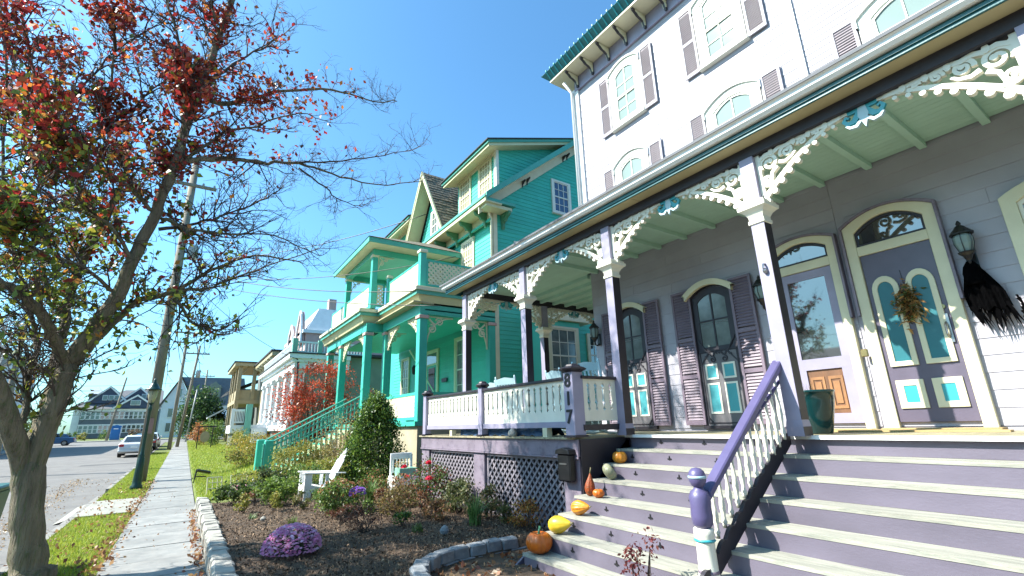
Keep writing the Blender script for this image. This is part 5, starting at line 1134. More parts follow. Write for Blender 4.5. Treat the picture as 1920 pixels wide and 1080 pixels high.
def leafy(p):
    """how many leaves grow round a point of the crown"""
    x, y, z = p
    d = 1.0
    if x > -.3: d *= max(0, 1 - (x + .3) / 1.3) * (.6 if z > 6.6 else .3)
    if x > .9: d *= .5
    if z < 3.1: d *= .25
    if -.6 < x < 2.2 and z > 6.8 and z < 9: d = max(d, .30 * (1 - max(0, x - .8) / 1.6))
    if x > .0 and 4.8 < z < 6.2: d *= .5
    n = math.sin(x * 3.1 + z * 1.3) * math.sin(z * 2.7 - y * 1.9 + .6) * math.sin(y * 2.3 + x * 1.7)
    return max(0, d) * (1.5 if n > .02 else .15)
def twig(p, d, L, r, depth):
    n = 4 if depth else 3; pts = [Vector(p)]; dd = Vector(d).normalized()
    for i in range(n):
        dd = (dd + Vector((random.gauss(0, .22), random.gauss(0, .22), random.gauss(.05, .20)))).normalized(); pts.append(pts[-1] + dd * L / n)
    twigs.tube(pts, [r * (1 - .65 * i / n) for i in range(n + 1)], 3, False)
    for i, q in enumerate(pts[1:]):
        dens = leafy(q)
        for _ in range(int(dens * 3.8 + random.random()) if random.random() < .19 else 0):
            leafpos.append(q + Vector((random.gauss(0, .05), random.gauss(0, .05), random.gauss(-.03, .06))))
        if depth > 0 and random.random() < .95:
            e = (dd + Vector((random.gauss(0, .7), random.gauss(0, .7), random.gauss(.15, .6)))).normalized(); twig(q, e, L * random.uniform(.4, .65), r * .55, depth - 1)
tr_me = None
for k, pts in TB.items():
    sp = smooth_path(pts, 4, .006 if k in ('trunk', 'R', 'L') else .012); n = len(sp)
    rad = [thick_of(k, i, n) * random.uniform(.96, 1.04) for i in range(n)]
    mb = MB().tube(sp, rad, 14 if k in ('trunk', 'R', 'L', 'R2', 'M') else 7)
    part('trunk' if k == 'trunk' else 'limb' if rad[0] > .1 else 'branch', mb, 'bark' if rad[0] > .03 else 'twig', tree, smooth=True)
    if k in ('trunk',): continue
    big = rad[0] > .1
    i0 = int(n * (.45 if big else .15))
    for i in range(i0, n):
        for _ in range(3 if k in ('R2', 'M', 'L2', 'N1', 'N2', 'N5', 'R9', 'M2') else 2):
            if random.random() < .85:
                ax = (sp[min(i + 1, n - 1)] - sp[max(i - 1, 0)]).normalized()
                dv = (ax * random.uniform(.2, .9) + Vector((random.gauss(0, .8), random.gauss(0, .8), random.gauss(.25, .6)))).normalized()
                right = sp[i].x > .6
                twig(sp[i], dv, random.uniform(.25, .6) if right else random.uniform(.35, .8), .0075 if right else .015, 2)
# extra upper-left crown twigs whose leaves fill the top left of the frame
part('twigs', twigs, 'twig', tree, kind='stuff')
LP = np.array([tuple(p) for p in leafpos]); zc = LP[:, 2] + rng.normal(0, .7, len(LP)) + (LP[:, 0] + 1) * .25
red = pal([(.34, .03, .03), (.46, .07, .03), (.20, .025, .02), (.55, .20, .04), (.10, .04, .02)], len(LP), .25, [.28, .25, .22, .13, .12])
grn = pal([(.20, .26, .035), (.12, .19, .03), (.44, .42, .05), (.06, .10, .02), (.45, .20, .04)], len(LP), .25, [.3, .28, .17, .17, .08])
mixw = (1 / (1 + np.exp(-(zc - 5.1) * 2.0)))[:, None]; pick = (rng.uniform(size=(len(LP), 1)) < mixw)
LC = np.where(pick, red, grn)
print('leaves', len(LP))
part('crown', leaf_mesh('crown', LP, rng.uniform(.06, .125, len(LP)), LC, 'leaf', .2, .62, droop=.5), None, tree, kind='stuff')

# ---------------------------------------------------------------- garden plants
def shrub(name, label, cat, c, r, n, cols, size=(.03, .06), shape='ball', stems=8, mat='leaf', group=None, var=.3, shell=.45, stemmat='twig', aspect=.5, w=None, up=.6, clump=.16):
    """uneven leaf clumps round a few stems"""
    t = thing(name, label, cat, c, group); rx, ry, rz = r
    nc = max(6, int(n / 60)); cen = []
    for _ in range(nc):
        v = rng.normal(size=3); v /= np.linalg.norm(v); q = rng.uniform(shell, 1.0); v = v * q
        if shape == 'cone': h = rng.uniform(0, 1) ** .8; k = min(1, (1 - h) ** .5 * 1.12) if h > .3 else .80 + h * .6; a = rng.uniform(0, 2 * PI); qq = rng.uniform(.6, 1.0); cen.append((math.cos(a) * k * qq, math.sin(a) * k * qq, h * 2 - 1)); continue
        if v[2] < -.75: v[2] *= -1
        cen.append(tuple(v))
    cen = np.array(cen); idx = rng.integers(0, nc, n)
    P_ = cen[idx] + rng.normal(size=(n, 3)) * clump
    P_ = P_ * np.array([rx, ry, rz]) + np.array([c[0], c[1], c[2] + rz]); P_[:, 2] = np.maximum(P_[:, 2], c[2] + .01)
    part('foliage', leaf_mesh('foliage', P_, rng.uniform(size[0], size[1], n), pal(cols, n, var, w), mat, up, aspect), None, t, kind='stuff')
    b = MB()
    for k in range(stems):
        q = cen[rng.integers(0, nc)]; e = Vector((c[0] + q[0] * rx * .8, c[1] + q[1] * ry * .8, c[2] + rz + q[2] * rz * .8)); s_ = Vector((c[0] + random.gauss(0, rx * .08), c[1] + random.gauss(0, ry * .08), c[2] - .03))
        b.tube([s_, (s_ + e) / 2 + Vector((random.gauss(0, rx * .1), random.gauss(0, ry * .1), 0)), e], [.012 * max(.6, rz), .008 * max(.6, rz), .004], 4, False)
    part('stem', b, stemmat, t, kind='stuff')
    return t
def blooms(t, pts, r, cols, name='bloom', petals=10):
    """little daisy discs"""
    pts = np.asarray(pts, float); V = []; Fc = []; C = []
    for p in pts:
        n = Vector((random.gauss(0, .35), random.gauss(-.2, .35), 1)).normalized(); a = n.orthogonal().normalized(); b_ = n.cross(a); col = np.array(random.choice(cols)) * random.uniform(.8, 1.2); rr = r * random.uniform(.75, 1.2)
        for k in range(petals):
            an = 2 * PI * k / petals; d = a * math.cos(an) + b_ * math.sin(an); s = a * math.cos(an + PI / 2) + b_ * math.sin(an + PI / 2); i = len(V); P0 = Vector(p)
            V += [P0, P0 + d * rr * .6 + s * rr * .26 + n * rr * .2, P0 + d * rr + n * rr * .1, P0 + d * rr * .6 - s * rr * .26 + n * rr * .2]; Fc.append((i, i + 1, i + 2, i + 3)); C += [col] * 4
    part(name, attr_mesh(name, np.array([tuple(v) for v in V]), np.array(Fc), np.array(C), 'leaf'), None, t, kind='stuff')
def dome_pts(c, rx, ry, rz, n, fx=None):
    out = []
    while len(out) < n:
        v = rng.normal(size=3); v /= np.linalg.norm(v)
        if v[2] < -.05: continue
        p = (c[0] + v[0] * rx, c[1] + v[1] * ry, c[2] + max(0, v[2]) * rz + .02)
        if fx is None or fx(v): out.append(p)
    return out
GREEN = [(.07, .14, .025), (.11, .20, .04), (.04, .08, .02), (.19, .27, .05)]
m1 = shrub('chrysanthemum', 'round pink chrysanthemum in full bloom in the front mulch bed', 'flower', (1.40, 7.45, .18), (.33, .33, .15), 1500, [(.03, .06, .015), (.05, .09, .02)], (.02, .045))
blooms(m1, dome_pts((1.40, 7.45, .20), .36, .36, .30, 1500), .021, [(.88, .42, .68), (.92, .55, .78), (.78, .30, .58), (.95, .72, .86)])
m2 = shrub('chrysanthemum', 'small pale pink chrysanthemum behind the stone border', 'flower', (1.42, 14.0, .2), (.32, .32, .16), 500, GREEN, (.03, .06)); blooms(m2, dome_pts((1.32, 13.9, .25), .26, .2, .26, 90), .035, [(.75, .50, .58), (.65, .35, .48)])
m3 = shrub('aster', 'leafy plant with violet flower clump and rusty tops before the white lawn chair', 'flower', (2.55, 9.9, .2), (.42, .42, .28), 2600, GREEN + [(.20, .24, .06)], (.03, .07), stems=14)
blooms(m3, dome_pts((2.92, 9.75, .50), .15, .13, .14, 90), .028, [(.28, .13, .55), (.36, .18, .62), (.22, .10, .45)]); blooms(m3, dome_pts((2.6, 9.95, .55), .36, .28, .24, 150), .026, [(.36, .17, .08), (.28, .12, .05), (.42, .26, .12)])
shrub('boxwood_cone', 'tall cone-shaped glossy evergreen bush between the two houses', 'bush', (4.15, 12.7, .12), (.84, .84, 1.16), 20000, [(.05, .11, .015), (.09, .17, .025), (.025, .055, .012), (.17, .25, .04)], (.05, .09), 'cone', stems=14, clump=.10)
shrub('garden_shrub', 'low bright green leafy shrub left of the white lawn chair', 'shrub', (1.85, 12.1, .2), (.42, .40, .27), 1700, [(.12, .20, .03), (.2, .28, .05), (.06, .11, .02)], (.05, .11), aspect=.35)
shrub('garden_shrub', 'dark leafy shrub beside the stone border under the small wire fence', 'shrub', (1.15, 13.2, .18), (.40, .40, .24), 1300, [(.05, .10, .02), (.10, .15, .03), (.03, .05, .015)], (.05, .10))
shrub('garden_shrub', 'dark leafy shrub behind the pale pink flowers', 'shrub', (2.1, 14.3, .2), (.60, .5, .30), 1800, [(.04, .08, .02), (.08, .12, .03), (.03, .04, .02)], (.05, .10))
shrub('garden_shrub', 'olive brown drying shrub in the middle of the mulch bed', 'shrub', (3.35, 8.7, .2), (.40, .38, .26), 1500, [(.20, .15, .05), (.28, .20, .07), (.10, .10, .03), (.14, .08, .04)], (.03, .07), stems=20)
shrub('garden_shrub', 'dried plant with peach leaves beside the flowered white chair', 'shrub', (3.85, 9.7, .2), (.42, .38, .30), 1300, [(.36, .17, .09), (.16, .18, .05), (.45, .28, .18), (.08, .08, .03)], (.04, .08), stems=20)
shrub('dark_red_plant', 'dark reddish plant with thin stems behind the pink chrysanthemum', 'plant', (2.5, 7.9, .2), (.36, .30, .20), 900, [(.10, .03, .025), (.14, .05, .03), (.05, .025, .02)], (.02, .06), stems=26, aspect=.25)
shrub('dark_red_plant', 'dark reddish weed among the stems in front of the aster', 'plant', (2.45, 8.9, .2), (.30, .28, .14), 500, [(.12, .04, .03), (.16, .06, .035), (.07, .06, .02)], (.02, .06), stems=18, aspect=.3)
rb_ = shrub('rose_bush', 'rose bush with red hips and crimson blooms against the lattice skirt', 'rose bush', (4.35, 9.55, .2), (.42, .50, .42), 2300, [(.07, .13, .03), (.12, .18, .05), (.22, .05, .04), (.04, .07, .02)], (.03, .07), stems=22)
for (x, y, z) in [(4.20, 9.35, .98), (3.92, 9.95, .90), (3.95, 9.85, .70), (4.1, 9.1, .72)]:
    blooms(rb_, dome_pts((x, y, z), .045, .045, .05, 26), .04, [(.55, .02, .05), (.65, .05, .10)], petals=6)
blooms(rb_, dome_pts((4.35, 9.5, .55), .38, .42, .35, 60), .016, [(.55, .03, .03)], 'rose_hip', petals=6)
shrub('garden_shrub', 'leafy plant with curled leaves at the foot of the lattice', 'shrub', (4.45, 8.5, .2), (.32, .5, .26), 1500, [(.10, .12, .04), (.2, .19, .09), (.05, .07, .02)], (.04, .08), stems=18)
shrub('orange_shrub', 'small orange-leaved shrub behind the large pumpkin', 'shrub', (4.45, 6.35, .2), (.24, .24, .20), 900, [(.50, .20, .04), (.40, .13, .03), (.55, .32, .08), (.12, .10, .03)], (.03, .06), stems=16)
shrub('dark_red_plant', 'dark red leafy stems rising beside the bottom newel post', 'plant', (3.62, 3.35, .0), (.15, .2, .40), 380, [(.16, .03, .035), (.10, .025, .03), (.24, .08, .06)], (.03, .055), stems=14)
shrub('leafy_groundcover', 'red and green leaves at the very bottom edge beside the newel post', 'plant', (3.75, 3.0, .0), (.22, .22, .10), 300, [(.18, .04, .04), (.10, .12, .04)], (.03, .06), stems=8)
def tuft(name, label, c, n, L, cols, w=.012, cat='grass plant', group=None, spread=.8):
    t = thing(name, label, cat, c, group); V = []; Fc = []; C = []
    for k in range(n):
        a = random.uniform(0, 2 * PI); le = random.uniform(.55, 1) * L; d = Vector((math.cos(a), math.sin(a), 0)); s = Vector((-d.y, d.x, 0)) * w; lean = random.uniform(.1, spread); col = np.array(random.choice(cols)) * random.uniform(.7, 1.25)
        b0 = Vector(c) + Vector((random.gauss(0, .04), random.gauss(0, .04), 0)); i = len(V)
        for q in range(4):
            f = q / 3; p = b0 + d * le * lean * f ** 1.6 + Vector((0, 0, le * (f - .42 * lean * f * f))); ww = s * (1 - f * .85); V += [p - ww, p + ww]; C += [col, col]
        Fc += [(i, i + 1, i + 3, i + 2), (i + 2, i + 3, i + 5, i + 4), (i + 4, i + 5, i + 7, i + 6)]
    part('blades', attr_mesh('blades', np.array([tuple(v) for v in V]), np.array(Fc), np.array(C), 'blade'), None, t, kind='stuff'); return t
tuft('iris_clump', 'spiky green grass clump standing alone in the dark mulch before the lattice', (4.02, 7.15, .22), 70, .52, [(.10, .20, .04), (.06, .12, .03), (.16, .26, .07)], .013)
tuft('iris_clump', 'dense strappy green clump at the foot of the cone bush', (3.55, 10.9, .22), 110, .55, [(.10, .20, .04), (.06, .12, .03), (.2, .28, .08)], .014)
tuft('iris_clump', 'strappy leaves behind the spiky grass clump near the pier', (4.40, 7.8, .22), 60, .42, [(.08, .16, .04), (.05, .10, .03), (.2, .24, .1)], .014)
tuft('iris_clump', 'tiny green sprout alone in the left part of the mulch', (1.25, 10.5, .2), 26, .13, [(.14, .22, .08), (.2, .26, .12)], .010)
tuft('iris_clump', 'low green sprouts left of the pink chrysanthemum', (1.75, 9.5, .2), 30, .15, [(.16, .22, .05), (.1, .16, .04)], .010)
tuft('iris_clump', 'short green sprout in the shaded mulch right of the red plant', (3.15, 7.35, .2), 34, .17, [(.10, .18, .04), (.06, .12, .03)], .012)
# hedging and shrubs along the turquoise house
YG = [(.30, .28, .05), (.22, .24, .04), (.40, .33, .08), (.14, .16, .03)]
shrub('flowering_hedge', 'long low yellow-green hedge behind the white lawn chair', 'hedge', (3.2, 14.6, .3), (1.5, .55, .30), 4200, YG, (.04, .08), stems=20)
shrub('flowering_hedge', 'yellow-green bush against the picket skirt of the green stair', 'hedge', (3.0, 16.1, .5), (.9, .35, .45), 3000, YG, (.04, .08), stems=20)
shrub('tall_shrub', 'bare-stemmed shrub with tan leaves beside the turquoise porch', 'shrub', (4.0, 15.6, .5), (.75, .5, .80), 2600, [(.36, .26, .10), (.28, .22, .08), (.2, .16, .05), (.42, .34, .16)], (.03, .07), stems=46)
rs = shrub('red_shrub', 'loose shrub with bright red leaf clusters above the green stair rail', 'shrub', (4.5, 20.8, .6), (2.2, .9, 1.95), 10500, [(.62, .06, .03), (.50, .10, .04), (.40, .16, .07), (.72, .12, .06)], (.06, .12), stems=80, shell=.35, clump=.07)
shrub('garden_shrub', 'round golden green shrub on the lawn before the white columned house', 'shrub', (2.9, 26.5, .45), (1.0, .8, .62), 3400, [(.34, .30, .05), (.24, .24, .04), (.45, .30, .06)], (.05, .10), stems=20)
shrub('garden_shrub', 'low golden shrub beside the newel of the green stair', 'shrub', (2.3, 22, .4), (.9, .8, .36), 2000, [(.36, .24, .05), (.26, .24, .05), (.16, .18, .04)], (.05, .10), stems=16)
shrub('garden_shrub', 'yellow-green shrub near the mint green porch post', 'shrub', (3.0, 36, .4), (.8, .8, .7), 1700, YG, (.07, .13), stems=12)
shrub('garden_shrub', 'dark green bush behind the oval sign', 'shrub', (2.2, 50, .5), (1.0, 1.2, 1.0), 1400, GREEN, (.12, .2), stems=8)
shrub('orange_tree', 'small orange-leaved tree left of the oval sign', 'tree', (1.3, 55, .6), (1.0, .9, 1.0), 1500, [(.50, .20, .07), (.42, .15, .05), (.3, .2, .08)], (.10, .2), stems=14)
shrub('evergreen_tree', 'dark evergreen tree in front of the white gabled house', 'tree', (1.5, 76, .6), (2.9, 2.5, 3.3), 7000, [(.05, .11, .03), (.08, .15, .035), (.03, .06, .02)], (.2, .45), stems=14, clump=.11)
shrub('far_tree', 'dark leafy tree left of the navy house', 'tree', (-21.5, 112, 1), (2.5, 3, 2.3), 2200, [(.05, .09, .03), (.09, .12, .035), (.03, .05, .02)], (.25, .5), stems=6)
for k, (x, y, r, lb, cols) in enumerate([(-13.4, 104, .75, 'round yellow-green bush at the corner of the navy house', YG), (-11.6, 112, .9, 'dark green bush left of the blue toilet cabin', GREEN), (-7.4, 112, 1.0, 'reddish brown bush right of the blue toilet cabin', [(.14, .06, .04), (.08, .08, .03)]), (-15.2, 108, .8, 'dark low bush before the left end of the navy house', GREEN)]):
    shrub('foundation_bush', lb, 'bush', (x, y, gz(y)), (r, r, r * .8), 700, cols, (.12, .22), stems=5)
shrub('foundation_bush', 'dark bushes at the far end of the lavender sidewalk row', 'bush', (2.4, 64, .5), (1.6, 3, 1.2), 1600, GREEN, (.15, .28), stems=8)
# trees behind and across the road that shade the street (seen at the far left and as reflections)
for k, (x, y, h_, lb) in enumerate([(-17.5, 24, 7.5, 'green tree across the road outside the left edge of the view')]):
    t = shrub('offview_roadside_tree', lb, 'tree', (x, y, 2.2), (3.2, 3.2, h_ / 2.4), 5200, [(.08, .12, .03), (.2, .14, .04), (.05, .08, .02)], (.18, .34), stems=14)
    part('trunk', MB().tube([(x, y, -.1), (x + .1, y, 2), (x, y, 5)], [.28, .2, .12], 8), 'bark', t, smooth=True)

# fuller planting in the bed
for (x, y, r, h, lb, cols, n) in [(3.0, 11.9, .42, .26, 'low green plants at the foot of the white lawn chair, right side', GREEN, 1300), (3.9, 11.6, .40, .28, 'low plant with reddish tips left of the flowered white chair', [(.10, .16, .03), (.30, .12, .06), (.06, .10, .02)], 1200),
        (4.5, 7.55, .34, .24, 'low curled-leaf plant against the lattice near the spiky clump', [(.12, .13, .05), (.22, .16, .08), (.05, .07, .02)], 1000), (3.75, 8.0, .30, .16, 'low russet ground plant behind the spiky grass clump', [(.22, .10, .05), (.12, .10, .04), (.30, .18, .09)], 800),
        (2.75, 13.4, .6, .36, 'dark green shrub directly behind the white lawn chair', GREEN, 2000), (1.6, 15.0, .5, .26, 'pale green low plants behind the wire fence', YG, 1200), (3.05, 10.75, .26, .2, 'small plant with red flowers before the strappy clump', [(.10, .18, .04), (.45, .06, .04), (.06, .10, .03)], 700)]:
    shrub('garden_shrub', lb, 'shrub', (x, y, .2), (r, r, h), n, cols, (.03, .075), stems=12)
for k in range(16):
    x = [3.0, 2.2, 3.6, 1.7, 2.9, 4.3, 3.9, 2.0, 3.3, 4.45, 2.6, 1.2, 3.1, 4.1, 1.5, 2.4][k]; y = [9.3, 11.0, 10.3, 11.2, 12.9, 8.9, 9.0, 13.0, 11.4, 6.95, 10.0, 11.6, 7.9, 10.5, 12.4, 13.6][k]
    tint = ['green', 'olive', 'russet', 'yellow-green'][k % 4]
    where = ['in front of the rose bush', 'left of the violet-flowered plant', 'beside the flowered white chair', 'near the stone border', 'under the arm of the white lawn chair', 'at the lattice foot', 'below the rose bush', 'behind the bright green shrub', 'between the two white chairs', 'by the corner pier', 'right behind the violet-flowered plant', 'just inside the stone border', 'in the open mulch centre', 'close to the flowered chair legs', 'left of the lawn chair shrubs', 'at the back of the bed'][k]
    shrub('bed_plant', 'small ' + tint + ' clump ' + where, 'plant', (x, y, .2), (.17 + .03 * (k % 3), .17, .13 + .02 * (k % 4)), 420, [GREEN, [(.18, .16, .05), (.10, .12, .03)], [(.24, .10, .05), (.14, .08, .04)], YG][k % 4], (.025, .06), stems=8)
def sky_block_tree(x, y, lb, zc=5.0, r=2.6):
    t = shrub('offview_roadside_tree', lb, 'tree', (x, y, zc - r), (r, r, r), 6500, [(.35, .08, .04), (.16, .20, .04), (.10, .08, .03)], (.12, .24), stems=16)
    part('trunk', MB().tube([(x, y, -.1), (x + .1, y, 2), (x, y, zc)], [.24, .17, .10], 8), 'bark', t, smooth=True)
sky_block_tree(-1.6, -5.5, 'added unseen tree on the verge behind the viewpoint, blocking sky light')  # tree added out of view to darken faces turned towards the camera side
# ---------------------------------------------------------------- street furniture
lp = thing('street_lamp', 'dark green gas street lamp with bell-shaped lantern top beside the sidewalk', 'street lamp', (-1.02, 20.4, .02))
x, y = -1.04, 20.4
part('post', MB().lathe((x, y, .02), [(.17, 0), (.17, .10), (.13, .16), (.125, .30), (.11, .62), (.10, .95), (.075, 1.0), (.085, 1.04), (.06, 1.10), (.048, 1.3), (.042, 2.45), (.06, 2.50), (.06, 2.56), (.04, 2.6), (.05, 2.72)], 14), 'lamp_green', lp, smooth=True)
part('lantern_glass', MB().lathe((x, y, 2.74), [(.06, 0), (.12, .18), (.145, .36), (.13, .44)], 10), 'lamp_glass', lp, smooth=True)
part('lantern_frame', MB().lathe((x, y, 2.70), [(.07, 0), (.08, .04)], 10).tube([(x + .06, y, 2.74), (x + .15, y, 3.14)], .008, 4).tube([(x - .06, y, 2.74), (x - .15, y, 3.14)], .008, 4).tube([(x, y - .06, 2.74), (x, y - .15, 3.14)], .008, 4), 'lamp_green', lp)
part('lantern_hood', MB().lathe((x, y, 3.17), [(.25, 0), (.255, .02), (.17, .06), (.13, .14), (.10, .20), (.06, .24), (.07, .27), (.04, .30), (.045, .34), (.012, .40)], 14), 'lamp_green', lp, smooth=True)
def pole(name, label, x, y, h, r, arms, lean=(0, 0), tr=None, zb=None, mat='pole_wood', group='wooden utility poles along the verge'):
    zb = gz(y) if zb is None else zb
    t = thing(name, label, 'utility pole', (x, y, zb), group)
    part('pole', MB().tube([(x, y, zb - .1), (x + lean[0] * .5, y + lean[1] * .5, zb + h / 2), (x + lean[0], y + lean[1], zb + h)], [r, r * .85, r * .66], 12), mat, t, smooth=True)
    for (z, L) in arms:
        f = z / h; cx, cy = x + lean[0] * f, y + lean[1] * f
        a = part('crossarm', MB().box(cx - L, cx + L, cy - r - .12, cy - r, zb + z, zb + z + .12), mat, t)
        for q in (-.9, -.45, .45, .9): part('insulator', MB().lathe((cx + q * L, cy - r - .06, zb + z + .12), [(.04, 0), (.05, .08), (.02, .14)], 6), 'transformer', a)
    if tr:
        for (dx, z, rr, hh) in tr:
            f = z / h; cx = x + lean[0] * f + dx
            d = part('transformer', MB().lathe((cx, y - .05, zb + z), [(rr * .8, 0), (rr, .06), (rr, hh - .1), (rr * .85, hh - .03), (rr * .3, hh)], 14), 'transformer', t, smooth=True)
            part('bushing', MB().lathe((cx + rr * .4, y - .05, zb + z + hh - .04), [(.04, 0), (.05, .06), (.02, .16)], 6).lathe((cx - rr * .4, y - .05, zb + z + hh - .04), [(.04, 0), (.05, .06), (.02, .16)], 6), 'transformer', d)
            part('bracket', MB().box(min(cx, cx - dx), max(cx, cx - dx), y - .1, y, zb + z + hh * .4, zb + z + hh * .4 + .06), 'black_metal', d)
    return t
p1_ = pole('utility_pole', 'thick utility pole with grey transformer just behind the green street lamp', -1.10, 23, 13.2, .20, [(11.9, .9)], tr=[(.42, 8.7, .19, .62)])
part('pink_notice', MB().box(-1.23, -.98, 22.78, 22.795, 1.75, 2.30), 'pink_sign', p1_)
part('rungs', MB().tube([(-1.5, 22.9, 6.7), (-.9, 22.9, 6.75)], .025, 5), 'black_metal', p1_)
pole('utility_pole', 'utility pole with double crossarms, second along the verge', -.85, 52, 10.6, .16, [(9.2, 1.0), (10.1, 1.1)], tr=None)
pole('utility_pole', 'leaning utility pole with single crossarm, third along the verge', -.35, 57.5, 9.8, .15, [(8.9, 1.0)], lean=(.6, 0), tr=[(.4, 6.6, .2, .7)])
pole('utility_pole', 'slim pale light pole at the far end of the sidewalk', .35, 74, 6.4, .11, [], mat='transformer', lean=(.4, 0))
pole('utility_pole', 'far thin utility pole behind the evergreen', 1.9, 90, 10.5, .16, [(9.4, 1.1)])
pole('utility_pole', 'utility pole standing before the navy house on the far side of the side street', -9.7, 97.5, 9.6, .18, [], lean=(1.0, 0))
pole('utility_pole', 'pole with two dark transformers at the far left behind the tree trunk', -6.98, 32, 6.9, .15, [(6.3, .9)], tr=[(-.36, 4.85, .2, .6), (.34, 4.95, .15, .5)], lean=(-.15, 0))
def wire(a, b_, sag, r, label, group='overhead wires'):
    pts = [Vector(a).lerp(Vector(b_), k / 24) - Vector((0, 0, sag * 4 * (k / 24) * (1 - k / 24))) for k in range(25)]
    part('overhead_wire', MB().tube(pts, r, 5), 'wire', None, smooth=True, label=label, cat='wire', group=group)
wire((-1.0, 22.9, 8.7), (5.4, 12.6, 8.1), .45, .012, 'upper wire from the lamp-side pole to the turquoise house front')
wire((-1.0, 22.9, 8.3), (5.2, 12.7, 5.6), .35, .014, 'cable from the pole down to the turquoise porch corner')
wire((-1.0, 22.9, 8.1), (6.6, 12.9, 7.0), .5, .012, 'wire crossing in front of the lattice balcony')
wire((-1.0, 22.9, 7.9), (5.15, 10.9, 4.75), .3, .012, 'lowest service cable running towards the lavender porch gutter')
wire((-1.6, 22.9, 12.0), (-1.8, 52, 10.6), .8, .012, 'left top line between the first two poles')
wire((-.6, 22.9, 12.0), (.1, 52, 10.6), .8, .012, 'right top line between the first two poles')
wire((-1.1, 22.9, 8.0), (-.8, 52, 7.5), .9, .02, 'thick cable between the first two poles')
wire((-1.1, 22.9, 7.6), (-6.9, 32, 6.2), .5, .014, 'wire crossing the road towards the far left pole')
wire((-24, 97.5, 9.2), (2, 90, 9.6), .6, .02, 'line crossing the side street above the navy house')
wire((-1.2, 22.8, 6.7), (-.85, 22.7, 4.6), -.05, .02, 'loose cable hanging down the first pole')
wire((-1.0, 22.9, 8.2), (5.2, 31.3, 5.9), .5, .012, 'thin wire from the first pole to the white columned house')
wire((-.85, 52, 7.2), (-.1, 57.5, 6.9), .1, .03, 'short cable between the second and third poles')
# wheeled bin at the left edge
bn = thing('wheeled_bin', 'dark green wheeled bin cut off by the left edge behind the tree trunk', 'bin', (-2.25, 9.6, -.1))
part('body', MB().add([(-2.50, 9.4, .02), (-2.0, 9.4, .02), (-2.0, 9.9, .02), (-2.5, 9.9, .02), (-2.6, 9.3, 1.06), (-1.94, 9.3, 1.06), (-1.94, 10.02, 1.06), (-2.6, 10.02, 1.06)], [(0, 3, 2, 1), (4, 5, 6, 7), (0, 1, 5, 4), (1, 2, 6, 5), (2, 3, 7, 6), (3, 0, 4, 7)]), 'bin_green', bn, bevel=.02)
part('lid', MB().box(-2.64, -1.90, 9.26, 10.06, 1.065, 1.13), 'bin_green', bn, bevel=.02)
for xx in (-2.04, -2.56): part('wheel', MB().tube([(xx, 9.36, .04), (xx + .07, 9.36, .04)], .14, 16), 'tyre', bn, smooth=False)
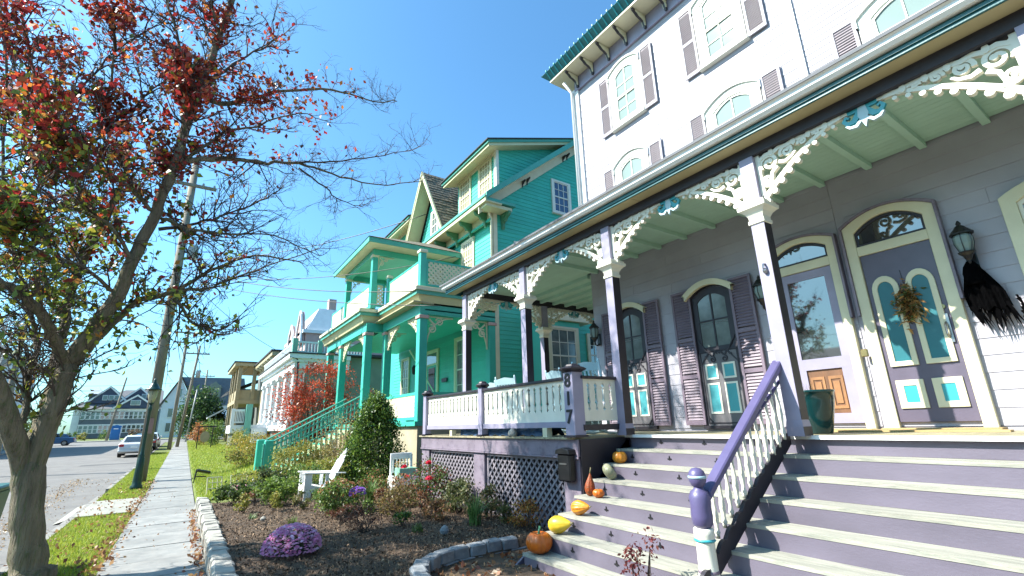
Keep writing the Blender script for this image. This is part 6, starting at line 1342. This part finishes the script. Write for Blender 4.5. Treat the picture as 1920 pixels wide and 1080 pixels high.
# ---- cars
def car(name, label, cat_, x, y, rz, paint, z=None):
    zb = (gz(y) - .11) if z is None else z
    t = thing(name, label, cat_, (x, y, zb)); T_ = lambda b, nm, mat, par=t, sm=False, bev=0: None
    Mx = Matrix.Translation((x, y, zb)) @ Matrix.Rotation(rz, 4, 'Z')
    def put(nm, mb, mat, par=t, sm=False, bev=0):
        mb.v = [tuple(Mx @ Vector(p)) for p in mb.v]; return part(nm, mb, mat, par, sm, bevel=bev)
    # side outline, y forward; rear at y=-2.2
    low = [(-2.2, .35), (-2.25, .62), (-2.18, .92), (-1.55, 1.0), (1.0, .96), (1.9, .82), (2.2, .62), (2.22, .35), (1.75, .24), (-1.75, .24)]
    b = MB(); n = len(low); b.add([(-.88, u, w) for u, w in low] + [(.88, u, w) for u, w in low], [tuple(range(n)), tuple(range(n, 2 * n))[::-1]] + [(i, (i + 1) % n, n + (i + 1) % n, n + i) for i in range(n)])
    bd = put('body', b, paint, bev=.06)
    cab = [(-1.75, .98), (-1.25, 1.40), (-.4, 1.47), (.35, 1.43), (1.1, .97)]
    def hull(half_lo, half_hi, sh=0.):
        vs = []
        for sx in (-1, 1):
            for (u, w) in cab: k = (w - .97) / .5; vs.append((sx * (half_lo + (half_hi - half_lo) * k + sh), u, w))
        n = len(cab); return MB().add(vs, [tuple(range(n)), tuple(range(n, 2 * n))[::-1]] + [(i, (i + 1) % n, n + (i + 1) % n, n + i) for i in range(n)])
    put('roof', hull(.80, .62), paint, bev=.04)
    put('rear_window', MB().add([(-.66, -1.70, 1.03), (.66, -1.70, 1.03), (.56, -1.30, 1.37), (-.56, -1.30, 1.37)], [(0, 1, 2, 3)]).add([(-.66, -1.72, 1.03), (.66, -1.72, 1.03), (.56, -1.32, 1.37), (-.56, -1.32, 1.37)], [(0, 1, 2, 3)]), 'pane_dark')
    put('windscreen', MB().add([(-.66, 1.06, 1.02), (.66, 1.06, 1.02), (.56, .42, 1.41), (-.56, .42, 1.41)], [(0, 1, 2, 3)]), 'pane_dark')
    for sx in (-1, 1):
        put('side_window', MB().add([(sx * .805, -1.35, 1.04), (sx * .805, .85, 1.04), (sx * .66, .28, 1.40), (sx * .66, -1.05, 1.39)], [(0, 1, 2, 3)]), 'pane_dark')
        put('tail_light', MB().box(sx * .72 - .14, sx * .72 + .14, -2.26, -2.12, .70, .88), 'tail_red', bev=.02)
        put('head_light', MB().box(sx * .68 - .15, sx * .68 + .15, 2.02, 2.18, .60, .74), 'lamp_glass', bev=.02)
        put('mirror', MB().box(sx * .95 - .07, sx * .95 + .07, .75, .87, .98, 1.1), paint, bev=.02)
        for yy in (-1.38, 1.38):
            w = put('wheel', MB().tube([(sx * .70, yy, .32), (sx * .90, yy, .32)], .32, 18), 'tyre'); put('rim', MB().tube([(sx * .89, yy, .32), (sx * .915, yy, .32)], .20, 12), 'rim', w)
    put('number_plate', MB().box(-.2, .2, -2.275, -2.25, .60, .74), 'white_plastic'); put('bumper', MB().box(-.86, .86, -2.30, -2.16, .36, .52), paint, bev=.03)
    return t
car('parked_car', 'white sedan with red tail lights parked behind the utility pole', 'car', -2.75, 46, 0, 'car_white')
car('parked_car', 'dark car parked in front of the white sedan, further down the kerb', 'car', -2.7, 54, 0, 'car_dark')
car('parked_car', 'silver-white car far down the kerb by the third pole', 'car', -2.75, 61, 0, 'car_white')
car('parked_car', 'blue car across the side street half hidden by the tree fork', 'car', -13.4, 82, PI / 2, 'car_blue')
car('parked_car', 'dark car at the left edge behind the forked trunk', 'car', -15.8, 72, .2, 'car_dark', z=.5)
# blue toilet cabin
pt_ = thing('toilet_cabin', 'bright blue portable toilet standing before the navy house', 'portable toilet', (-8.6, 100, gz(100)))
zb = gz(100)
part('cabin', MB().box(-9.6, -8.4, 100, 101.2, zb, zb + 2.0), 'blue_plastic', pt_, bevel=.03); part('roof', MB().prism([(-9.65, 0), (-9.5, .18), (-9.0, .30), (-8.5, .18), (-8.35, 0)], lambda u, w, d: (u, 99.95 - d, zb + 2.01 + w), -1.3, 0), 'blue_plastic', pt_); part('door', MB().box(-9.45, -8.55, 99.96, 99.999, zb + .1, zb + 1.9), 'blue_plastic', pt_, bevel=.01); part('vent', MB().box(-9.3, -8.7, 99.94, 99.959, zb + 1.65, zb + 1.78), 'white_plastic', pt_)
hy = thing('fire_hydrant', 'small yellow fire hydrant right of the blue toilet cabin', 'hydrant', (-6.7, 97.3, gz(97))); part('barrel', MB().lathe((-6.7, 97.3, gz(97)), [(.2, 0), (.2, .08), (.14, .1), (.14, .6), (.18, .62), (.12, .75), (.04, .82)], 10), 'gourd_yellow', hy, smooth=True); part('nozzle', MB().tube([(-6.95, 97.3, gz(97) + .45), (-6.45, 97.3, gz(97) + .45)], .06, 8), 'gourd_yellow', hy)
# oval sign
sg = thing('oval_sign', 'tan oval hanging sign on dark posts at the far end of the lawn', 'sign', (1.55, 46, .3))
part('board', MB().prism([(1.45 + .33 * math.cos(k * PI / 12), 1.38 + .42 * math.sin(k * PI / 12)) for k in range(24)], FY(46), -.03, .03), 'oval_tan', sg); part('frame', MB().box(.95, 1.02, 45.97, 46.03, .3, 2.1).box(1.9, 1.97, 45.97, 46.03, .3, 2.1).box(.85, 2.2, 45.96, 46.04, 2.1, 2.2), 'black_metal', sg)
# little wire border fences
def fence_panel(x0, x1, y, z, label):
    t = thing('border_fence', label, 'garden fence', ((x0 + x1) / 2, y, z), 'small white wire border fences')
    b = MB(); h = .30
    part('frame', b.tube([(x0, y, z - .12), (x0 - .03, y, z + h)], .016, 5).tube([(x1, y, z - .12), (x1 - .03, y, z + h)], .016, 5).tube([(x0 - .03, y, z + h), (x1 - .03, y, z + h)], .016, 5).tube([(x0, y, z + .02), (x1, y, z + .02)], .016, 5), 'cream', t)
    part('bars', MB().tube([(x0 + (x1 - x0) / 3, y, z + .02), (x0 + (x1 - x0) / 3 - .02, y, z + h)], .012, 5).tube([(x0 + (x1 - x0) * 2 / 3, y, z + .02), (x0 + (x1 - x0) * 2 / 3 - .02, y, z + h)], .012, 5).tube([(x0, y, z + .17), (x1, y, z + .17)], .012, 5), 'cream', t)
fence_panel(.72, 1.05, 15.6, .28, 'small cream wire border fence nearest the sidewalk'); fence_panel(1.25, 1.62, 15.5, .30, 'small cream wire border fence in the middle of three'); fence_panel(1.98, 2.35, 15.3, .34, 'small cream wire border fence behind the white lawn chair hedge')
# solar path light and dark ornament at the border end
t = thing('garden_ornament', 'small dark metal ornament at the lawn corner by the sidewalk', 'ornament', (.62, 20.4, .2)); part('stand', MB().tube([(.5, 20.2, .1), (.55, 20.2, .5)], .025, 6).tube([(.55, 20.2, .5), (.95, 20.6, .38)], .05, 6).tube([(.5, 20.2, .3), (.85, 20.3, .28)], .02, 6), 'black_metal', t)
# ---------------------------------------------------------------- lawn chair
ac = thing('lawn_chair', 'white slatted lawn chair with tall reclined back on the mulch', 'chair', (2.9, 12.6, .16))
yc = 12.62; z0 = .14
for s in (-1, 1):
    yy = yc + s * .30
    part('arm', MB().add([(2.42, yy - .07, .755), (3.38, yy - .05, .70), (3.38, yy + .05, .70), (2.42, yy + .07, .755), (2.42, yy - .07, .785), (3.38, yy - .05, .73), (3.38, yy + .05, .73), (2.42, yy + .07, .785)], [(0, 3, 2, 1), (4, 5, 6, 7), (0, 1, 5, 4), (1, 2, 6, 5), (2, 3, 7, 6), (3, 0, 4, 7)]), 'white_plastic', ac, bevel=.008)
    part('leg', MB().box(2.46, 2.62, yy - .018, yy + .018, z0, .754), 'white_plastic', ac, bevel=.005)
    part('leg', MB().add([(2.62, yy - .018, .34), (3.36, yy - .018, z0), (3.36, yy + .018, z0), (2.62, yy + .018, .34), (2.62, yy - .018, .50), (3.45, yy - .018, z0 + .12), (3.45, yy + .018, z0 + .12), (2.62, yy + .018, .50)], [(0, 3, 2, 1), (4, 5, 6, 7), (0, 1, 5, 4), (1, 2, 6, 5), (2, 3, 7, 6), (3, 0, 4, 7)]), 'white_plastic', ac, bevel=.005)
    part('leg', MB().box(2.92, 3.0, yy - .018, yy + .018, z0 + .1, .72), 'white_plastic', ac, bevel=.005)
for k in range(6):
    xx = 2.50 + .088 * k; part('seat_slat', MB().box(xx, xx + .076, yc - .28, yc + .28, .50 - .022 * k, .522 - .022 * k), 'white_plastic', ac, bevel=.004)
part('front_board', MB().box(2.455, 2.475, yc - .30, yc + .30, .36, .50), 'white_plastic', ac)
for k in range(7):
    yy = yc - .255 + .085 * k; top = 1.26 - .055 * abs(k - 3) ** 1.35
    fr_ = lambda q: 2.98 + (q - .36) * .52
    part('back_slat', MB().add([(fr_(.36), yy - .038, .36), (fr_(.36), yy + .038, .36), (fr_(top), yy + .036, top), (fr_(top), yy - .036, top), (fr_(.36) + .02, yy - .038, .35), (fr_(.36) + .02, yy + .038, .35), (fr_(top) + .02, yy + .036, top - .01), (fr_(top) + .02, yy - .036, top - .01)], [(0, 1, 2, 3), (7, 6, 5, 4), (0, 4, 5, 1), (2, 6, 7, 3), (0, 3, 7, 4), (1, 5, 6, 2)]), 'white_plastic', ac, bevel=.004)
part('back_rail', MB().box(3.18, 3.21, yc - .29, yc + .29, .66, .74), 'white_plastic', ac)
# flowered white chair with planter
fc = thing('painted_chair', 'small white painted chair with flowers and spindle back beside the deck skirt', 'chair', (4.45, 11.2, .15))
for (a, b_) in [(4.16, 11.0), (4.66, 11.0), (4.16, 11.42), (4.66, 11.42)]: part('leg', MB().box(a, a + .045, b_, b_ + .045, .12, .60 if b_ < 11.3 else 1.10), 'white_plastic', fc)
part('seat', MB().box(4.14, 4.73, 10.98, 11.48, .601, .64), 'white_plastic', fc, bevel=.01); part('side_panel', MB().box(4.12, 4.139, 11.0, 11.46, .32, .60), 'white_plastic', fc); part('front_panel', MB().box(4.16, 4.70, 10.96, 10.979, .34, .60), 'white_plastic', fc)
part('back_rail', MB().box(4.16, 4.70, 11.44, 11.47, 1.0, 1.14).box(4.16, 4.70, 11.44, 11.47, .70, .74), 'white_plastic', fc, bevel=.01)
for k in range(6): part('spindle', MB().box(4.225 + .085 * k, 4.255 + .085 * k, 11.445, 11.465, .74, 1.0), 'white_plastic', fc)
pb_ = thing('planter_box', 'pale green planter box on the seat of the flowered white chair', 'planter', (4.45, 11.15, .64)); part('box', MB().box(4.22, 4.66, 10.99, 11.3, .642, .82), 'planter_green', pb_, bevel=.01); blooms(pb_, dome_pts((4.3, 11.1, .84), .14, .12, .14, 40), .03, [(.5, .3, .1), (.2, .3, .08), (.6, .45, .35)], 'flowers')
# ---------------------------------------------------------------- rocking chairs
def rocker_at(loc, rz, label, src=[None]):
    if src[0]: return copy_thing(src[0], loc, rz, label, 'pale blue rocking chairs on the porch')
    t = thing('rocking_chair', label, 'rocking chair', (0, 0, 0), 'pale blue rocking chairs on the porch')
    m_ = 'rocker_blue'
    for s in (-1, 1):
        part('back_post', MB().tube([(s * .25, -.22, .08), (s * .25, -.24, .45), (s * .27, -.40, 1.16), (s * .27, -.41, 1.20)], [.024, .026, .022, .012], 8), m_, t, smooth=True)
        part('front_leg', MB().tube([(s * .27, .24, .07), (s * .27, .24, .66)], .022, 8), m_, t, smooth=True)
        part('rocker', MB().tube([(s * .26, -.55, .10), (s * .26, -.25, .035), (s * .26, .05, .022), (s * .26, .35, .05), (s * .26, .5, .09)], .022, 6), m_, t, smooth=True)
        part('arm', MB().box(s * .27 - .045, s * .27 + .045, -.30, .32, .66, .685), m_, t, bevel=.008)
    for k in range(6): part('seat_slat', MB().box(-.26, .26, -.22 + .08 * k, -.155 + .08 * k, .415, .435), m_, t, bevel=.004)
    part('seat_rail', MB().box(-.26, .26, -.24, -.225, .37, .41).box(-.26, .26, .27, .285, .37, .41), m_, t)
    part('top_rail', MB().add([(-.27, -.385, 1.02), (.27, -.385, 1.02), (.27, -.415, 1.13), (0, -.425, 1.17), (-.27, -.415, 1.13), (-.27, -.36, 1.02), (.27, -.36, 1.02), (.27, -.39, 1.13), (0, -.40, 1.17), (-.27, -.39, 1.13)], [(0, 1, 2, 3, 4), (9, 8, 7, 6, 5), (0, 5, 6, 1), (1, 6, 7, 2), (2, 7, 8, 3), (3, 8, 9, 4), (4, 9, 5, 0)]), m_, t)
    part('lower_rail', MB().box(-.26, .26, -.27, -.245, .52, .57), m_, t)
    for k in range(6):
        xx = -.20 + .08 * k; part('back_slat', MB().add([(xx - .018, -.272, .56), (xx + .018, -.272, .56), (xx + .018, -.385, 1.03), (xx - .018, -.385, 1.03), (xx - .018, -.258, .56), (xx + .018, -.258, .56), (xx + .018, -.370, 1.03), (xx - .018, -.370, 1.03)], [(0, 1, 2, 3), (7, 6, 5, 4), (0, 4, 5, 1), (2, 6, 7, 3), (0, 3, 7, 4), (1, 5, 6, 2)]), m_, t)
    t.location = loc; t.rotation_euler = (0, 0, rz); src[0] = t; WL[t.name] = Vector(loc); return t
rocker_at((5.80, 5.92, FZ), -1.40, 'pale blue rocking chair right behind the 817 newel post, its back to the street')
rocker_at((6.12, 7.05, FZ), -1.75, 'pale blue rocking chair second from the stairs, left of the 817 newel post')
rocker_at((5.98, 8.70, FZ), -1.30, 'pale blue rocking chair right of the middle railing newel')
rocker_at((6.36, 9.72, FZ), -1.75, 'pale blue rocking chair furthest from the stairs, behind the middle newel cap')
# ---------------------------------------------------------------- pumpkins and gourds on the steps
def pumpkin(name, label, cat, loc, r, hgt, mat, ribs=10, depth=.10, tilt=(0, 0, 0), stem=.05, pear=0., stemmat='stem'):
    t = thing(name, label, cat, loc)
    b = MB(); nu, nv = 60, 18; vs = []
    for j in range(nv + 1):
        ph = PI * j / nv
        for i in range(nu):
            th = 2 * PI * i / nu; rb = 1 - depth * (1 - abs(math.cos(ribs * th / 2)) ** .55) * math.sin(ph) ** .6
            rr = math.sin(ph) ** .82 * r * rb; z = -math.cos(ph) * hgt / 2
            z += -.22 * hgt * math.exp(-(rr / (r * .35)) ** 2) if j > nv / 2 and not pear else 0
            if pear: k = (j / nv); rr *= 1 - pear * hsm((k - .35) / .5); z *= 1.25
            vs.append((rr * math.cos(th), rr * math.sin(th), z))
    b.add(vs, [(j * nu + i, j * nu + (i + 1) % nu, (j + 1) * nu + (i + 1) % nu, (j + 1) * nu + i) for j in range(nv) for i in range(nu)])
    Rm = Matrix.Rotation(tilt[2], 4, 'Z') @ Matrix.Rotation(tilt[0], 4, 'X') @ Matrix.Rotation(tilt[1], 4, 'Y')
    b.v = [tuple(Rm @ Vector(p)) for p in b.v]; lo = min(p[2] for p in b.v)
    b.v = [(p[0] + loc[0], p[1] + loc[1], p[2] - lo + loc[2]) for p in b.v]
    part('skin', b, mat, t, smooth=True)
    top = hgt / 2 * (1.25 if pear else .62)
    s = MB().tube([(0, 0, top - .01), (.004, 0, top + stem * .5), (stem * .35, .01, top + stem)], [.020 if r > .1 else .012, .013 if r > .1 else .008, .016 if r > .1 else .009], 7)
    s.v = [tuple(Rm @ Vector(p)) for p in s.v]; s.v = [(p[0] + loc[0], p[1] + loc[1], p[2] - lo + loc[2]) for p in s.v]
    part('stem', s, stemmat, t, smooth=True)
    return t
sx = lambda k: 5.72 - .293 * k; sz = lambda k: FZ - .187 * k
pumpkin('pumpkin', 'mottled amber pumpkin with pale stem, the highest one on the steps', 'pumpkin', (sx(2) + .12, 5.10, sz(2)), .105, .17, 'pumpkin_amber', 9, stem=.055, stemmat='gourd_grey')
pumpkin('gourd', 'grey-green curled gourd on the third step below the porch', 'gourd', (sx(3) + .11, 5.02, sz(3)), .115, .15, 'gourd_grey', 4, .16, tilt=(.9, .3, .5), stem=.02)
pumpkin('gourd', 'warty rust-orange bottle gourd with a thin neck beside a small pumpkin', 'gourd', (sx(4) + .10, 5.10, sz(4)), .075, .24, 'gourd_wart', 7, .08, pear=.72, tilt=(.12, 0, 0), stem=.06)
pumpkin('pumpkin', 'small smooth orange pumpkin next to the warty gourd', 'pumpkin', (sx(4) + .085, 4.93, sz(4)), .078, .11, 'pumpkin_skin', 9, stem=.02)
pumpkin('gourd', 'striped amber gourd lying on its side below the warty one', 'gourd', (sx(5) + .10, 4.98, sz(5)), .095, .23, 'pumpkin_amber', 12, .14, pear=.5, tilt=(1.45, 0, 0.15), stem=.02)
pumpkin('gourd', 'large bright yellow pear-shaped gourd lying on its side', 'gourd', (sx(6) + .10, 5.05, sz(6)), .112, .27, 'gourd_yellow', 5, .05, pear=.52, tilt=(1.42, 0, .25), stem=.02)
pumpkin('pumpkin', 'biggest bright orange pumpkin with green stem on the lowest step', 'pumpkin', (sx(7) + .12, 5.14, sz(7)), .165, .25, 'pumpkin_skin', 11, stem=.09, stemmat='green_bracket')
# glazed pot
pot = thing('planter_pot', 'large glossy dark teal pot beside the stair-head post and storm door', 'pot', (6.25, 2.82, FZ))
part('bowl', MB().lathe((6.25, 2.82, FZ), [(.14, 0), (.15, .02), (.19, .20), (.225, .38), (.235, .47), (.245, .475), (.245, .50), (.215, .50), (.20, .40)], 32), 'teal_pot', pot, smooth=True); part('potting_soil', MB().lathe((6.25, 2.82, FZ + .40), [(.20, 0), (.20, .02)], 20), 'soil', pot)
tuft_ = tuft('dried_twigs', 'a few dry twigs standing in the teal pot', (6.25, 2.82, FZ + .42), 16, .22, [(.30, .18, .07), (.2, .12, .05)], .004, 'twigs', spread=.35)
# wall lanterns
def lantern(y, label, z=3.36):
    x = XW - .17; t = thing('wall_lantern', label, 'lantern', (XW - .03, y, z), 'black carriage lanterns on the porch wall')
    part('back_plate', MB().box(XW - .05, XW - .024, y - .05, y + .05, z - .02, z + .24), 'black_metal', t, bevel=.008)
    part('arm', MB().tube([(XW - .05, y, z + .02), (XW - .09, y, z - .03), (x, y, z + .0), (x, y, z + .10)], .014, 8), 'black_metal', t, smooth=True)
    part('base_finial', MB().lathe((x, y, z + .04), [(.012, 0), (.03, .02), (.045, .06), (.075, .09), (.08, .105)], 10), 'black_metal', t)
    part('glass', MB().lathe((x, y, z + .145), [(.055, 0), (.085, .10), (.088, .18), (.07, .21)], 10), 'pane_pale', t)
    b = MB()
    for k in range(6): a = k * PI / 3; c_, s_ = math.cos(a), math.sin(a); b.tube([(x + .06 * c_, y + .06 * s_, z + .14), (x + .092 * c_, y + .092 * s_, z + .25), (x + .092 * c_, y + .092 * s_, z + .33), (x + .075 * c_, y + .075 * s_, z + .36)], .006, 4)
    part('cage', b, 'black_metal', t)
    part('hood', MB().lathe((x, y, z + .355), [(.11, 0), (.112, .015), (.075, .06), (.06, .075), (.045, .10), (.02, .12), (.025, .14), (.008, .175)], 12), 'black_metal', t)
    return t
lantern(1.29, 'black carriage lantern above the tattered black cloth, right of the purple door'); lantern(3.70, 'black carriage lantern mostly hidden behind the stair-head porch post'); lantern(7.46, 'black carriage lantern at the far corner of the porch wall')
# tattered black cloth figure
bc = thing('black_cloth', 'ragged black witch-like cloth hanging below the lantern beside the purple door', 'decoration', (XW - .1, 1.3, 3.3))
b = MB(); vs = []; NI, NJ = 16, 10
for j in range(NJ):
    f = j / (NJ - 1); w = .05 + .12 * min(1, f * 1.6) ** .8; z = 3.34 - .52 * f
    for i in range(NI): u = i / (NI - 1) - .5; vs.append((XW - .13 - .05 * math.cos(u * PI) - .02 * math.sin(i * 1.9 + j * .5), 1.30 - .06 * f + u * 2 * w, z + .025 * math.sin(i * 1.3)))
b.add(vs, [(j * NI + i, j * NI + i + 1, (j + 1) * NI + i + 1, (j + 1) * NI + i) for j in range(NJ - 1) for i in range(NI - 1)])
part('drape', b, 'cloth_black', bc)
b = MB()
for k in range(46):
    u = random.uniform(-1, 1); y0 = 1.25 + u * .16; L = random.uniform(.10, .36) * (1.1 - .3 * abs(u)); x0 = XW - .12 + random.uniform(-.04, .03); w = random.uniform(.006, .018); dy = random.gauss(0, .035) - .03
    b.add([(x0, y0 - w, 2.88), (x0, y0 + w, 2.88), (x0 - .01, y0 + w * .8 + dy * .5, 2.88 - L * .5), (x0 - .01, y0 - w * .8 + dy * .5, 2.88 - L * .5), (x0, y0 + dy, 2.88 - L)], [(0, 1, 2, 3), (3, 2, 4)])
for k in range(20):
    y0 = 1.05 + random.uniform(-.06, .10); z0 = random.uniform(2.7, 3.1); L = random.uniform(.08, .25); b.add([(XW - .1, y0, z0), (XW - .1, y0 + .02, z0), (XW - .12, y0 - .03, z0 - L)], [(0, 1, 2)])
part('tatters', b, 'cloth_black', bc, kind='stuff')
part('hood', MB().lathe((XW - .13, 1.30, 3.24), [(.03, .16), (.07, .10), (.09, .02), (.085, -.06), (.10, -.12)], 10), 'cloth_black', bc, smooth=True)
# dried wreath
wr = thing('dried_swag', 'swag of dried ears and magnolia leaves hanging on the purple door', 'wreath', (XW - .08, 1.96, 3.02))
n = 520; c = rng.normal(size=(n, 3)) * np.array([.022, .055, .10]) + np.array([XW - .10, 1.96, 3.06])
part('leaves', leaf_mesh('leaves', c, rng.uniform(.05, .11, n), pal([(.40, .22, .07), (.50, .30, .10), (.10, .13, .04), (.26, .13, .04)], n, .25), 'leaf', .1, .30, droop=.8), None, wr, kind='stuff'); part('wire', MB().tube([(XW - .06, 1.96, 3.18), (XW - .058, 1.97, 3.5)], .003, 4), 'wire', wr)
# mailbox, small cream shelf on wall
mb_ = thing('letter_box', 'black letter box fixed to the corner pier under the 817 newel', 'mailbox', (4.66, 5.55, .95)); part('box', MB().box(4.58, 4.70, 5.42, 5.70, .93, 1.30), 'black_metal', mb_, bevel=.02); part('lid', MB().prism([(5.40, 1.30), (5.42, 1.36), (5.56, 1.39), (5.70, 1.36), (5.72, 1.30)], FX(4.56), -.15, .0), 'black_metal', mb_, bevel=.006); part('slot', MB().box(4.572, 4.579, 5.48, 5.64, 1.16, 1.18), 'steel', mb_)
cs = thing('cream_garden_ornament', 'cream wooden stand against the wall at the right edge of the porch', 'stand', (7.25, .85, FZ)); part('upright', MB().box(7.22, 7.28, .62, .68, FZ, FZ + .62).box(7.22, 7.28, .92, .98, FZ, FZ + .40), 'cream', cs); part('rail', MB().box(7.215, 7.285, .60, 1.0, FZ + .36, FZ + .42).box(7.215, 7.285, .60, 1.0, FZ + .12, FZ + .18), 'cream', cs)
db = thing('door_mat', 'tan wooden boards lying at the threshold of the purple door', 'boards', (6.9, 1.9, FZ))
for k in range(3): plank('board', 6.80 + .16 * k, 6.94 + .16 * k, 1.3 + .1 * k, 2.9 - .12 * k, FZ + .002, FZ + .022, 'raw_wood', db)
gs = thing('wall_thermostat', 'small silver cup hook ornament on the stair-head post', 'ornament', (XP - .1, 2.72, 3.46)); part('hook', MB().tube([(XP - .08, 2.72, 3.50), (XP - .12, 2.72, 3.49), (XP - .13, 2.72, 3.44), (XP - .10, 2.72, 3.42)], .012, 6).lathe((XP - .10, 2.72, 3.38), [(.02, 0), (.03, .03), (.02, .06)], 8), 'steel', gs)
gst = thing('garden_stone', 'single pale stone lying on the dark mulch', 'stone', (3.35, 6.85, .2)); part('stone', MB().lathe((3.35, 6.85, .22), [(.02, 0), (.06, .02), (.07, .06), (.05, .10), (.015, .125)], 9), 'stone_wall', gst)
gst2 = thing('garden_stone', 'little whitish stone beside the tiny green sprout', 'stone', (1.35, 10.0, .2)); part('stone', MB().lathe((1.38, 10.1, .2), [(.02, 0), (.045, .02), (.05, .05), (.01, .08)], 8), 'stone_kerb', gst2)
for o_ in list(bpy.data.objects):
    if o_.type == 'MESH' and o_.data and len(o_.data.materials) == 0: print('no material', o_.name)
